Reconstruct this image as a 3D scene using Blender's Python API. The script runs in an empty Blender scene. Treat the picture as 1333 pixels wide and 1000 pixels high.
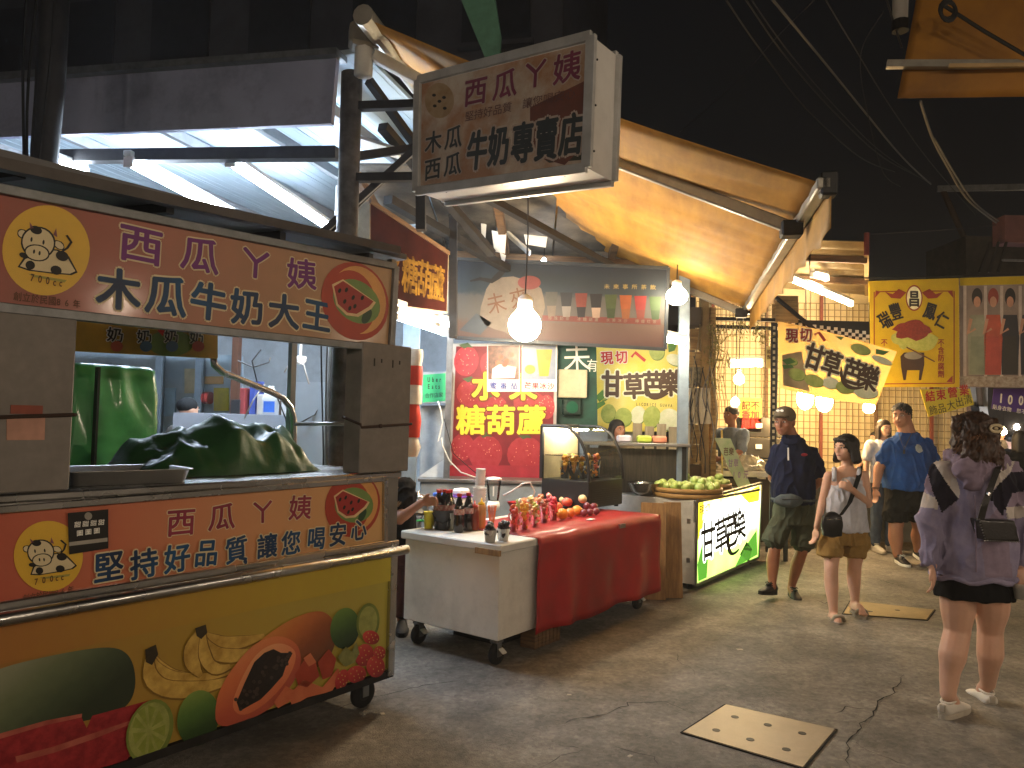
import bpy, bmesh, math, random
from mathutils import Vector, Matrix, Euler, noise
R = math.radians
random.seed(11)
scene = bpy.context.scene
COL = scene.collection

# ---------------------------------------------------------------- camera
CAM_H, HORIZON, FPX, ROLL = 1.52, 545.0, 1000.0, R(1.3)          # photo is 1333 x 1000
PITCH = math.atan((HORIZON - 500.0) / FPX)
cam_d = bpy.data.cameras.new('camera')
cam = bpy.data.objects.new('camera', cam_d)
COL.objects.link(cam)
cam.location = (0, 0, CAM_H)
CAMROT = Matrix.Rotation(R(90) + PITCH, 3, 'X') @ Matrix.Rotation(ROLL, 3, 'Z')
cam.rotation_euler = CAMROT.to_euler()
cam_d.sensor_width = 36.0
cam_d.lens = 36.0 * FPX / 1333.0
cam_d.clip_start = 0.05
cam_d.clip_end = 600
scene.camera = cam

# ---------------------------------------------------------------- night sky
world = bpy.data.worlds.new('World')
scene.world = world
world.use_nodes = True
wn = world.node_tree.nodes
wl = world.node_tree.links
bg = wn['Background']
sky = wn.new('ShaderNodeTexSky')
sky.sky_type = 'NISHITA'
sky.sun_disc = False
sky.sun_elevation = R(-9)
sky.sun_rotation = R(200)
wmix = wn.new('ShaderNodeMixRGB')
wmix.inputs[0].default_value = 0.985
wmix.inputs[2].default_value = (0.0008, 0.0008, 0.0009, 1)
wl.new(sky.outputs[0], wmix.inputs[1])
wl.new(wmix.outputs[0], bg.inputs[0])
bg.inputs[1].default_value = 1.0

vs = scene.view_settings
vs.view_transform = 'Standard'
vs.look = 'None'
vs.gamma = 1.0
vs.exposure = 1.95
vs.use_curve_mapping = False
cy = scene.cycles
cy.use_denoising = True
cy.volume_bounces = 0
cy.max_bounces = 6
cy.diffuse_bounces = 3
cy.glossy_bounces = 3
cy.transmission_bounces = 5
cy.transparent_max_bounces = 8
cy.sample_clamp_indirect = 4.0
cy.caustics_reflective = False
cy.caustics_refractive = False
cy.use_light_tree = True

# ---------------------------------------------------------------- pixel -> place helpers
CAMP = Vector((0, 0, CAM_H))
def ray(px, py):
    return CAMROT @ Vector(((px - 666.5) / FPX, (500.0 - py) / FPX, -1.0))
def atY(px, py, Y):
    d = ray(px, py); return CAMP + d * (Y / d.y)
def atZ(px, py, z):
    d = ray(px, py); return CAMP + d * ((z - CAM_H) / d.z)
class Frame:
    """vertical reference frame: x runs to the right along the thing, y goes into it, z is up"""
    def __init__(s, p, ang=None, d=None):
        s.p = Vector((p[0], p[1], p[2] if len(p) > 2 else 0.0))
        s.a = ang if ang is not None else math.atan2(d[1], d[0])
        s.u = Vector((math.cos(s.a), math.sin(s.a), 0)); s.v = Vector((-s.u.y, s.u.x, 0))
    def px(s, px, py, y=0.0):
        d = ray(px, py); q = s.p + s.v * y - CAMP
        w = CAMP + d * (q.dot(s.v) / d.dot(s.v)) - s.p
        return (w.dot(s.u), w.z)
    def loc(s, w):
        w = Vector(w) - s.p
        return Vector((w.dot(s.u), w.dot(s.v), w.z))
    def wor(s, x, y, z):
        return s.p + s.u * x + s.v * y + Vector((0, 0, z))

# ---------------------------------------------------------------- materials
def lin(h):
    h = h.lstrip('#')
    o = []
    for i in (0, 2, 4):
        c = int(h[i:i + 2], 16) / 255.0
        o.append(c / 12.92 if c <= 0.04045 else ((c + 0.055) / 1.055) ** 2.4)
    return tuple(o)
MATS = {}
def mat(name, col='808080', rough=0.55, metal=0.0, var=0.18, scale=6.0, bump=0.0, bscale=60.0, col2=None,
        detail=4.0, trans=0.0, ior=1.45, coat=0.0, spec=0.5, stretch=None, grime=0.0, emit=None, es=0.0, alpha=1.0, sss=0.0, thr=None):
    if name in MATS: return MATS[name]
    m = bpy.data.materials.new(name); m.use_nodes = True
    N, L = m.node_tree.nodes, m.node_tree.links
    b = N['Principled BSDF']
    c = lin(col) if isinstance(col, str) else col
    b.inputs['Roughness'].default_value = rough
    b.inputs['Metallic'].default_value = metal
    b.inputs['Specular IOR Level'].default_value = spec
    b.inputs['IOR'].default_value = ior
    b.inputs['Transmission Weight'].default_value = trans
    b.inputs['Coat Weight'].default_value = coat
    b.inputs['Coat Roughness'].default_value = 0.12
    b.inputs['Alpha'].default_value = alpha
    if sss: b.inputs['Subsurface Weight'].default_value = sss; b.inputs['Subsurface Scale'].default_value = 0.01; b.inputs['Subsurface Radius'].default_value = (1.0, 0.35, 0.2)
    tc = N.new('ShaderNodeTexCoord'); src = tc.outputs['Object']
    if stretch:
        mp = N.new('ShaderNodeMapping'); mp.inputs['Scale'].default_value = stretch
        L.new(src, mp.inputs[0]); src = mp.outputs[0]
    nz = N.new('ShaderNodeTexNoise'); nz.inputs['Scale'].default_value = scale; nz.inputs['Detail'].default_value = detail
    nz.inputs['Roughness'].default_value = 0.62
    L.new(src, nz.inputs['Vector'])
    cr = N.new('ShaderNodeValToRGB')
    if col2 is not None:
        c2 = lin(col2) if isinstance(col2, str) else col2
        lo, hi = (c2, c)
    else:
        lo = tuple(max(0, x * (1 - var)) for x in c); hi = tuple(min(1, x * (1 + var)) for x in c)
    t0, t1 = thr if thr else (0.33, 0.68)
    cr.color_ramp.elements[0].position = t0; cr.color_ramp.elements[1].position = t1
    cr.color_ramp.elements[0].color = (*lo, 1); cr.color_ramp.elements[1].color = (*hi, 1)
    L.new(nz.outputs['Fac'], cr.inputs[0])
    out = cr.outputs[0]
    if grime > 0:
        n2 = N.new('ShaderNodeTexNoise'); n2.inputs['Scale'].default_value = 2.3; n2.inputs['Detail'].default_value = 9; n2.inputs['Roughness'].default_value = 0.72
        L.new(tc.outputs['Object'], n2.inputs['Vector'])
        r2 = N.new('ShaderNodeValToRGB'); r2.color_ramp.elements[0].position = 0.48; r2.color_ramp.elements[1].position = 0.72
        r2.color_ramp.elements[0].color = (0, 0, 0, 1); r2.color_ramp.elements[1].color = (grime, grime, grime, 1)
        L.new(n2.outputs['Fac'], r2.inputs[0])
        mx = N.new('ShaderNodeMixRGB'); mx.inputs[2].default_value = (0.03, 0.022, 0.015, 1)
        L.new(r2.outputs[0], mx.inputs[0]); L.new(out, mx.inputs[1]); out = mx.outputs[0]
    L.new(out, b.inputs['Base Color'])
    rr = N.new('ShaderNodeMapRange'); rr.inputs[3].default_value = max(0.03, rough - 0.1); rr.inputs[4].default_value = min(1, rough + 0.12)
    L.new(nz.outputs['Fac'], rr.inputs[0]); L.new(rr.outputs[0], b.inputs['Roughness'])
    if bump > 0:
        n3 = N.new('ShaderNodeTexNoise'); n3.inputs['Scale'].default_value = bscale; n3.inputs['Detail'].default_value = 5
        L.new(src, n3.inputs['Vector'])
        bp = N.new('ShaderNodeBump'); bp.inputs['Strength'].default_value = bump; bp.inputs['Distance'].default_value = 0.01
        L.new(n3.outputs['Fac'], bp.inputs['Height']); L.new(bp.outputs[0], b.inputs['Normal'])
    if es > 0:
        b.inputs['Emission Color'].default_value = (*(lin(emit) if isinstance(emit, str) else (emit or c)), 1)
        b.inputs['Emission Strength'].default_value = es
    MATS[name] = m
    return m
def grad(name, stops, a, b, rough=0.45, noise_amt=0.06, nscale=20.0, es=0.0, coat=0.0, mottle=0.0, mscale=5.0, grime=0.0):
    """colour runs along the local line a->b (print)"""
    if name in MATS: return MATS[name]
    m = mat(name, 'ffffff', rough=rough, coat=coat)
    N, L = m.node_tree.nodes, m.node_tree.links
    bs = N['Principled BSDF']
    for l in list(bs.inputs['Base Color'].links): L.remove(l)
    tc = N.new('ShaderNodeTexCoord')
    d = Vector(b) - Vector(a); ln = d.length_squared
    sub = N.new('ShaderNodeVectorMath'); sub.operation = 'SUBTRACT'; sub.inputs[1].default_value = a
    L.new(tc.outputs['Object'], sub.inputs[0])
    dt = N.new('ShaderNodeVectorMath'); dt.operation = 'DOT_PRODUCT'; dt.inputs[1].default_value = d / ln
    L.new(sub.outputs[0], dt.inputs[0])
    nz = N.new('ShaderNodeTexNoise'); nz.inputs['Scale'].default_value = nscale; nz.inputs['Detail'].default_value = 5
    L.new(tc.outputs['Object'], nz.inputs['Vector'])
    ma = N.new('ShaderNodeMath'); ma.operation = 'MULTIPLY_ADD'; ma.inputs[1].default_value = noise_amt * 2; 
    su = N.new('ShaderNodeMath'); su.operation = 'SUBTRACT'; su.inputs[1].default_value = noise_amt
    L.new(nz.outputs['Fac'], ma.inputs[0]); L.new(dt.outputs['Value'], su.inputs[0]); L.new(su.outputs[0], ma.inputs[2])
    cr = N.new('ShaderNodeValToRGB'); el = cr.color_ramp.elements
    while len(el) < len(stops): el.new(0.5)
    for e, (p, c) in zip(el, stops):
        e.position = p; e.color = (*(lin(c) if isinstance(c, str) else c), 1)
    L.new(ma.outputs[0], cr.inputs[0])
    out = cr.outputs[0]
    if grime > 0:
        n2 = N.new('ShaderNodeTexNoise'); n2.inputs['Scale'].default_value = mscale; n2.inputs['Detail'].default_value = 9; n2.inputs['Roughness'].default_value = 0.7
        L.new(tc.outputs['Object'], n2.inputs['Vector'])
        r2 = N.new('ShaderNodeValToRGB'); r2.color_ramp.elements[0].position = 0.42; r2.color_ramp.elements[1].position = 0.7
        r2.color_ramp.elements[0].color = (0, 0, 0, 1); r2.color_ramp.elements[1].color = (grime, grime, grime, 1)
        L.new(n2.outputs['Fac'], r2.inputs[0])
        mx = N.new('ShaderNodeMixRGB'); mx.inputs[2].default_value = (0.16, 0.10, 0.06, 1)
        L.new(r2.outputs[0], mx.inputs[0]); L.new(out, mx.inputs[1]); out = mx.outputs[0]
    L.new(out, bs.inputs['Base Color'])
    if es > 0:
        L.new(out, bs.inputs['Emission Color']); bs.inputs['Emission Strength'].default_value = es
    return m
def cloth_mat(name, col, col2, scale=3.0, trans=0.45, grime=0.2):
    """thin fabric that lets some light through"""
    if name in MATS: return MATS[name]
    m = mat(name, col, rough=.75, col2=col2, scale=scale, grime=grime)
    N, L = m.node_tree.nodes, m.node_tree.links
    b = N['Principled BSDF']; src = b.inputs['Base Color'].links[0].from_socket
    t = N.new('ShaderNodeBsdfTranslucent'); L.new(src, t.inputs[0])
    mx = N.new('ShaderNodeMixShader'); mx.inputs[0].default_value = trans
    L.new(b.outputs[0], mx.inputs[1]); L.new(t.outputs[0], mx.inputs[2]); L.new(mx.outputs[0], N['Material Output'].inputs[0])
    return m
def emis(name, col, strength):
    if name in MATS: return MATS[name]
    m = bpy.data.materials.new(name); m.use_nodes = True
    N, L = m.node_tree.nodes, m.node_tree.links
    N.remove(N['Principled BSDF'])
    e = N.new('ShaderNodeEmission'); e.inputs[0].default_value = (*lin(col), 1); e.inputs[1].default_value = strength
    L.new(e.outputs[0], N['Material Output'].inputs[0])
    MATS[name] = m
    return m

# ---------------------------------------------------------------- mesh helpers
class G:
    def __init__(s): s.bm = bmesh.new()
    def box(s, x0, x1, y0, y1, z0, z1, bev=0.0, M=None, seg=1):
        r = bmesh.ops.create_cube(s.bm, size=1.0)
        vs_ = r['verts']
        bmesh.ops.scale(s.bm, verts=vs_, vec=(abs(x1 - x0), abs(y1 - y0), abs(z1 - z0)))
        bmesh.ops.translate(s.bm, verts=vs_, vec=((x0 + x1) / 2, (y0 + y1) / 2, (z0 + z1) / 2))
        if bev > 0:
            ed = list({e for v in vs_ for e in v.link_edges})
            q = bmesh.ops.bevel(s.bm, geom=ed, offset=bev, segments=seg, affect='EDGES', profile=0.5)
            vs_ = list({v for f in q['faces'] for v in f.verts} | {v for v in vs_ if v.is_valid})
        if M is not None: bmesh.ops.transform(s.bm, matrix=M, verts=vs_)
        return s
    def beam(s, p, q, w, h, bev=0.0, roll=0.0):
        """rectangular bar from p to q, w wide, h high"""
        p, q = Vector(p), Vector(q); d = q - p; L_ = d.length
        m = d.to_track_quat('X', 'Z').to_matrix().to_4x4()
        m = Matrix.Translation((p + q) / 2) @ m @ Matrix.Rotation(roll, 4, 'X')
        return s.box(-L_ / 2, L_ / 2, -w / 2, w / 2, -h / 2, h / 2, bev, m)
    def tube(s, pts, r, n=8, caps=True, closed=False):
        pts = [Vector(p) for p in pts]
        rs = r if isinstance(r, (list, tuple)) else [r] * len(pts)
        rings = []; up = None
        for i, p in enumerate(pts):
            if closed: t = pts[(i + 1) % len(pts)] - pts[i - 1]
            else: t = pts[min(i + 1, len(pts) - 1)] - pts[max(i - 1, 0)]
            if t.length < 1e-9: t = Vector((0, 0, 1))
            t.normalize()
            if up is None: up = Vector((0, 0, 1)) if abs(t.z) < 0.9 else Vector((1, 0, 0))
            a = t.cross(up)
            if a.length < 1e-6: a = t.orthogonal()
            a.normalize(); b = a.cross(t).normalized(); up = b
            rings.append([s.bm.verts.new(p + (a * math.cos(k * 2 * math.pi / n) + b * math.sin(k * 2 * math.pi / n)) * rs[i]) for k in range(n)])
        m = len(rings)
        for i in range(m if closed else m - 1):
            A, B = rings[i], rings[(i + 1) % m]
            for k in range(n):
                s.bm.faces.new((A[k], A[(k + 1) % n], B[(k + 1) % n], B[k]))
        if caps and not closed:
            s.bm.faces.new(rings[0][::-1]); s.bm.faces.new(rings[-1])
        return s
    def lathe(s, prof, n=16, c=(0, 0, 0), M=None, capb=True, capt=True):
        c = Vector(c); rings = []
        for r, z in prof:
            ring = []
            for k in range(n):
                a = k * 2 * math.pi / n
                v = Vector((r * math.cos(a), r * math.sin(a), z))
                if M is not None: v = M @ v
                ring.append(s.bm.verts.new(v + c))
            rings.append(ring)
        for A, B in zip(rings, rings[1:]):
            for k in range(n): s.bm.faces.new((A[k], A[(k + 1) % n], B[(k + 1) % n], B[k]))
        if capb and prof[0][0] > 1e-5: s.bm.faces.new(rings[0][::-1])
        if capt and prof[-1][0] > 1e-5: s.bm.faces.new(rings[-1])
        return s
    def ball(s, c, r, seg=12, rings=8, M=None, jit=0.0, seed=0):
        if not isinstance(r, (tuple, list)): r = (r, r, r)
        q = bmesh.ops.create_uvsphere(s.bm, u_segments=seg, v_segments=rings, radius=1.0)['verts']
        for v in q:
            if jit: v.co *= 1 + jit * noise.noise(v.co * 1.7 + Vector((seed * 3.1, seed, 0)))
            v.co = Vector((v.co.x * r[0], v.co.y * r[1], v.co.z * r[2]))
        if M is not None: bmesh.ops.transform(s.bm, matrix=M, verts=q)
        bmesh.ops.translate(s.bm, verts=q, vec=c)
        return s
    def loft(s, rings, cap=True):
        """rings: lists of points of equal length, closed loops"""
        vr = [[s.bm.verts.new(p) for p in r] for r in rings]
        n = len(vr[0])
        for A, B in zip(vr, vr[1:]):
            for k in range(n): s.bm.faces.new((A[k], A[(k + 1) % n], B[(k + 1) % n], B[k]))
        if cap: s.bm.faces.new(vr[0][::-1]); s.bm.faces.new(vr[-1])
        return s
    def grid(s, pts):
        vr = [[s.bm.verts.new(p) for p in r] for r in pts]
        for A, B in zip(vr, vr[1:]):
            for k in range(len(A) - 1): s.bm.faces.new((A[k], A[k + 1], B[k + 1], B[k]))
        return s
    def flat(s, pts, y):
        """polygon drawn in the local x/z plane, facing -y"""
        vs_ = [s.bm.verts.new((p[0], y, p[1])) for p in pts]
        f = s.bm.faces.new(vs_)
        f.normal_update()
        if f.normal.y > 0: f.normal_flip()
        if len(pts) > 4: bmesh.ops.triangulate(s.bm, faces=[f])
        return s
    def prism(s, pts, y0, y1):
        """x/z outline extruded from y0 to y1"""
        A = [s.bm.verts.new((p[0], y0, p[1])) for p in pts]; B = [s.bm.verts.new((p[0], y1, p[1])) for p in pts]
        n = len(pts)
        for k in range(n): s.bm.faces.new((A[k], A[(k + 1) % n], B[(k + 1) % n], B[k]))
        fs = [s.bm.faces.new(A[::-1]), s.bm.faces.new(B)]
        if n > 4: bmesh.ops.triangulate(s.bm, faces=fs)
        return s
    def wob(s, amp, freq, seed=0, axis=None):
        for v in s.bm.verts:
            d = noise.noise_vector(v.co * freq + Vector((seed * 7.3, seed * 1.9, 0))) * amp
            if axis is not None: d = Vector([d[i] * axis[i] for i in range(3)])
            v.co += d
        return s
    def obj(s, name, m=None, parent=None, smooth=False, label=None, kind=None, fix=True, loc=None, rot=None):
        if fix: bmesh.ops.recalc_face_normals(s.bm, faces=s.bm.faces)
        me = bpy.data.meshes.new(name); s.bm.to_mesh(me); s.bm.free()
        return mobj(name, me, m, parent, smooth, label, kind, loc, rot)
def mobj(name, me, m=None, parent=None, smooth=False, label=None, kind=None, loc=None, rot=None):
    o = bpy.data.objects.new(name, me); COL.objects.link(o)
    if m is not None and not me.materials: me.materials.append(m)
    if smooth: me.polygons.foreach_set('use_smooth', [True] * len(me.polygons))
    if parent is not None: o.parent = parent
    if loc is not None: o.location = loc
    if rot is not None: o.rotation_euler = rot
    if label: o['label'] = label
    if kind: o['kind'] = kind
    return o
def thing(name, label, cat, frame=None, loc=None, rz=None, group=None, rot=None):
    o = bpy.data.objects.new(name, None); COL.objects.link(o); o.empty_display_size = 0.1
    if frame is not None: o.location = frame.p; o.rotation_euler = (0, 0, frame.a)
    if loc is not None: o.location = loc
    if rz is not None: o.rotation_euler = (0, 0, rz)
    if rot is not None: o.rotation_euler = rot
    return tag(o, label, cat, group)
def tag(o, label, cat, group=None):
    o['label'] = label; o['category'] = cat
    if group: o['group'] = group
    return o
def struct(o): o['kind'] = 'structure'; return o
def place(o, frame, z=None):
    o.location = frame.p; o.rotation_euler = (0, 0, frame.a); return o
def dup(root, loc=None, rz=None, label=None, scale=None):
    def cp(o, par):
        c = o.copy(); COL.objects.link(c); c.parent = par
        for ch in o.children: cp(ch, c)
        return c
    r = cp(root, None)
    if loc is not None: r.location = loc
    if rz is not None: r.rotation_euler = (0, 0, rz)
    if label: r['label'] = label
    if scale is not None: r.scale = scale
    return r
def ell(cx, cz, rx, rz, rot=0.0, n=24, a0=0.0, a1=360.0, wob=0.0, seed=0):
    out = []
    full = abs(a1 - a0) >= 359.9
    for k in range(n if full else n + 1):
        a = R(a0 + (a1 - a0) * k / n)
        w = 1 + wob * noise.noise(Vector((math.cos(a) * 2 + seed, math.sin(a) * 2, seed * 1.7)))
        x, z = rx * w * math.cos(a), rz * w * math.sin(a)
        out.append((cx + x * math.cos(rot) - z * math.sin(rot), cz + x * math.sin(rot) + z * math.cos(rot)))
    return out

# ---------------------------------------------------------------- lettering
_fc = bpy.data.curves.new('lettering_curve', 'FONT'); _fc.resolution_u = 3
_fo = bpy.data.objects.new('lettering_source', _fc); COL.objects.link(_fo)
_gl = {}
def glyph(ch, off):
    k = (ch, round(off, 4))
    if k not in _gl:
        _fc.body = ch; _fc.offset = off
        dg = bpy.context.evaluated_depsgraph_get(); dg.update()
        me = bpy.data.meshes.new_from_object(_fo.evaluated_get(dg))
        vs_ = [(v.co.x, v.co.y) for v in me.vertices]; fs = [tuple(p.vertices) for p in me.polygons]
        w = max([v[0] for v in vs_], default=0.5)
        bpy.data.meshes.remove(me)
        _gl[k] = (vs_, fs, w)
    return _gl[k]
def letters(name, text, pts, size, m, parent, y=-0.003, off=0.015, out_m=None, out_off=0.06, wid=1.0, jig=0.0, lat=False, rot=None, seed=1, slant=0.0):
    """pts: ((x0,z0),(x1,z1)) centres of first and last character in the local x/z plane, or a list of centres"""
    rnd = random.Random(seed)
    n = len(text)
    if len(pts) == 2 and n != 2 or (len(pts) == 2 and n == 2):
        (x0, z0), (x1, z1) = pts
        cs = [(x0 + (x1 - x0) * i / max(1, n - 1), z0 + (z1 - z0) * i / max(1, n - 1)) for i in range(n)]
    else: cs = pts
    dx, dz = cs[-1][0] - cs[0][0], cs[-1][1] - cs[0][1]
    base = rot if rot is not None else (math.atan2(dz, dx) if n > 1 else 0.0)
    sizes = size if isinstance(size, (list, tuple)) else [size] * n
    def build(nm, rad, mt, yy, copies):
        """each character is stacked from slightly shifted copies, like a round brush"""
        V, F = [], []
        r2 = random.Random(seed)
        for ch, (cx, cz), sz in zip(text, cs, sizes):
            if ch == ' ': continue
            vs_, fs, w = glyph(ch, 0.0)
            ang = base + r2.uniform(-jig, jig); sc = sz * (1 + r2.uniform(-jig, jig) * 0.5)
            mx = w / 2 if lat else 0.5
            sh = [(0, 0)] if rad <= 0.004 else [(rad * math.cos(k * 2 * math.pi / copies), rad * math.sin(k * 2 * math.pi / copies)) for k in range(copies)] + [(0, 0)]
            for k, (sx, sz_) in enumerate(sh):
                b = len(V)
                for (x, z) in vs_:
                    X, Z = (x - mx + sx / max(.3, wid)) * sc * wid, (z - 0.37 + sz_) * sc
                    X += Z * slant
                    V.append((cx + X * math.cos(ang) - Z * math.sin(ang), yy - 0.00007 * k, cz + X * math.sin(ang) + Z * math.cos(ang)))
                F += [tuple(b + i for i in f) for f in fs]
        me = bpy.data.meshes.new(nm); me.from_pydata(V, [], F); me.update()
        return mobj(nm, me, mt, parent)
    if out_m is not None: build('lettering_outline', out_off * 1.15, out_m, y + 0.0014, 8)
    return build(name, off, m, y, 6)
def shape(name, pts, m, parent, y): return G().flat(pts, y).obj(name, m, parent, fix=False)

def quad(fr, pts, y=0.0): return [fr.px(a, b, y) for a, b in pts]
def tline(fr, parent, text, pts, pxh, pxw, m, y=-0.003, **k):
    """a line of characters by their photo centres, on the local plane y"""
    loc_ = [fr.px(a, b, y) for a, b in pts]
    mid = pts[len(pts) // 2] if len(pts) > 2 else ((pts[0][0] + pts[-1][0]) / 2, (pts[0][1] + pts[-1][1]) / 2)
    h = fr.px(mid[0], mid[1] - pxh / 2, y)[1] - fr.px(mid[0], mid[1] + pxh / 2, y)[1]
    w = fr.px(mid[0] + pxw / 2, mid[1], y)[0] - fr.px(mid[0] - pxw / 2, mid[1], y)[0]
    return letters(k.pop('name', 'lettering'), text, loc_, h / 0.9, m, parent, y=y, wid=(w / 0.92) / (h / 0.9), **k)
def pshape(fr, parent, name, pts, m, y): return shape(name, [fr.px(a, b, y) for a, b in pts], m, parent, y)
def pell(cx, cy, rx, ry, rot=0.0, n=24, **k):
    return ell(cx, cy, rx, ry, R(rot), n, **k)
# ================================================================ shared materials
asphalt = mat('asphalt', '97928a', rough=0.7, col2='77736c', scale=2.2, detail=10, bump=0.9, bscale=130, spec=0.35)
steel = mat('brushed_steel', 'b9b8b5', rough=0.26, metal=1.0, var=0.05, scale=3, grime=0.08)
steel_dull = mat('dull_steel', '8f8d89', rough=0.42, metal=1.0, var=0.12, scale=5, grime=0.15)
galv = mat('galvanised_steel', '7d7f80', rough=0.45, metal=0.8, var=0.2, scale=14, grime=0.3)
dark_iron = mat('dark_iron', '2b2a2a', rough=0.6, metal=0.5, var=0.35, scale=10, grime=0.3)
black_plastic = mat('black_plastic', '141414', rough=0.42, var=0.3)
black_rubber = mat('black_rubber', '101010', rough=0.8, var=0.3)
white_paint = mat('white_paint', 'c9c9c4', rough=0.5, var=0.06, grime=0.25)
white_plastic = mat('white_plastic', 'e4e2dc', rough=0.4, var=0.05)
cable_black = mat('cable_black', '0d0d0d', rough=0.6)
cable_grey = mat('cable_grey', '5c5a58', rough=0.6)
cable_white = mat('cable_white', 'd8d6d0', rough=0.5)
old_wood = mat('old_wood', '7a5c3c', rough=0.75, col2='4a3624', scale=3, stretch=(1.5, 1.5, 18), bump=0.2, bscale=30)
ply_wood = mat('plywood', 'a88558', rough=0.7, col2='7d6040', scale=3, stretch=(10, 10, 1), bump=0.1)
ink_black = mat('ink_black', '17140f', rough=0.5)
ink_white = mat('ink_white', 'eceae0', rough=0.5, var=0.05)
ink_purple = mat('ink_purple', '6f2a72', rough=0.45, var=0.1)
ink_blue = mat('ink_blue', '15507c', rough=0.45, col2='101f3f', scale=3)
ink_red = mat('ink_red', 'c3271f', rough=0.5, var=0.08)
ink_yellow = mat('ink_yellow', 'f0d53a', rough=0.5, var=0.06)
ink_brown = mat('ink_brown', '5c3a22', rough=0.5, var=0.1)
paper = mat('paper', 'e9e6da', rough=0.7, var=0.04)
halo = mat('lettering_halo', 'd6c6a0', rough=0.5, var=0.06)

# ================================================================ ground
gd = G()
gd.grid([[(x, y, 0) for x in range(-60, 61, 10)] for y in range(-40, 81, 10)])
ground = struct(gd.obj('ground', asphalt))
nt = asphalt.node_tree
# fine pale chippings and darker patches
def _asph():
    N, L = nt.nodes, nt.links; b = N['Principled BSDF']
    src = b.inputs['Base Color'].links[0].from_socket
    tc = N.new('ShaderNodeTexCoord')
    vo = N.new('ShaderNodeTexVoronoi'); vo.inputs['Scale'].default_value = 120
    L.new(tc.outputs['Object'], vo.inputs['Vector'])
    n1 = N.new('ShaderNodeTexNoise'); n1.inputs['Scale'].default_value = 55; n1.inputs['Detail'].default_value = 3
    L.new(tc.outputs['Object'], n1.inputs['Vector'])
    cr = N.new('ShaderNodeValToRGB'); cr.color_ramp.elements[0].position = 0.0; cr.color_ramp.elements[1].position = 0.2
    cr.color_ramp.elements[0].color = (1, 1, 1, 1); cr.color_ramp.elements[1].color = (0, 0, 0, 1)
    L.new(vo.outputs['Distance'], cr.inputs[0])
    mr = N.new('ShaderNodeMath'); mr.operation = 'GREATER_THAN'; mr.inputs[1].default_value = 0.6
    L.new(n1.outputs['Fac'], mr.inputs[0])
    mu = N.new('ShaderNodeMath'); mu.operation = 'MULTIPLY'; L.new(cr.outputs[0], mu.inputs[0]); L.new(mr.outputs[0], mu.inputs[1])
    mx = N.new('ShaderNodeMixRGB'); mx.inputs[2].default_value = (0.5, 0.46, 0.4, 1)
    L.new(mu.outputs[0], mx.inputs[0]); L.new(src, mx.inputs[1])
    v2 = N.new('ShaderNodeTexVoronoi'); v2.inputs['Scale'].default_value = 48; L.new(tc.outputs['Object'], v2.inputs['Vector'])
    c4 = N.new('ShaderNodeValToRGB'); c4.color_ramp.elements[0].position = 0.0; c4.color_ramp.elements[1].position = 1.0
    c4.color_ramp.elements[0].color = (.75, .75, .75, 1); c4.color_ramp.elements[1].color = (1.2, 1.19, 1.16, 1)
    L.new(v2.outputs['Color'], c4.inputs[0])
    m4 = N.new('ShaderNodeMixRGB'); m4.blend_type = 'MULTIPLY'; m4.inputs[0].default_value = 1
    L.new(mx.outputs[0], m4.inputs[1]); L.new(c4.outputs[0], m4.inputs[2])
    n5 = N.new('ShaderNodeTexNoise'); n5.inputs['Scale'].default_value = 14; n5.inputs['Detail'].default_value = 8; n5.inputs['Roughness'].default_value = .75
    L.new(tc.outputs['Object'], n5.inputs['Vector'])
    c5 = N.new('ShaderNodeValToRGB'); c5.color_ramp.elements[0].position = 0.32; c5.color_ramp.elements[1].position = .7
    c5.color_ramp.elements[0].color = (.68, .67, .66, 1); c5.color_ramp.elements[1].color = (1.2, 1.19, 1.17, 1)
    L.new(n5.outputs['Fac'], c5.inputs[0])
    mx = N.new('ShaderNodeMixRGB'); mx.blend_type = 'MULTIPLY'; mx.inputs[0].default_value = 1
    L.new(m4.outputs[0], mx.inputs[1]); L.new(c5.outputs[0], mx.inputs[2])
    n2 = N.new('ShaderNodeTexNoise'); n2.inputs['Scale'].default_value = 0.55; n2.inputs['Detail'].default_value = 6; n2.inputs['Roughness'].default_value = 0.65
    L.new(tc.outputs['Object'], n2.inputs['Vector'])
    c2 = N.new('ShaderNodeValToRGB'); c2.color_ramp.elements[0].position = 0.36; c2.color_ramp.elements[1].position = 0.66
    c2.color_ramp.elements[0].color = (0.6, 0.59, 0.58, 1); c2.color_ramp.elements[1].color = (1.15, 1.13, 1.09, 1)
    L.new(n2.outputs['Fac'], c2.inputs[0])
    m2 = N.new('ShaderNodeMixRGB'); m2.blend_type = 'MULTIPLY'; m2.inputs[0].default_value = 1
    L.new(mx.outputs[0], m2.inputs[1]); L.new(c2.outputs[0], m2.inputs[2]); L.new(m2.outputs[0], b.inputs['Base Color'])
_asph()
crack_m = mat('crack_dark', '14120f', rough=0.95)
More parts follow.
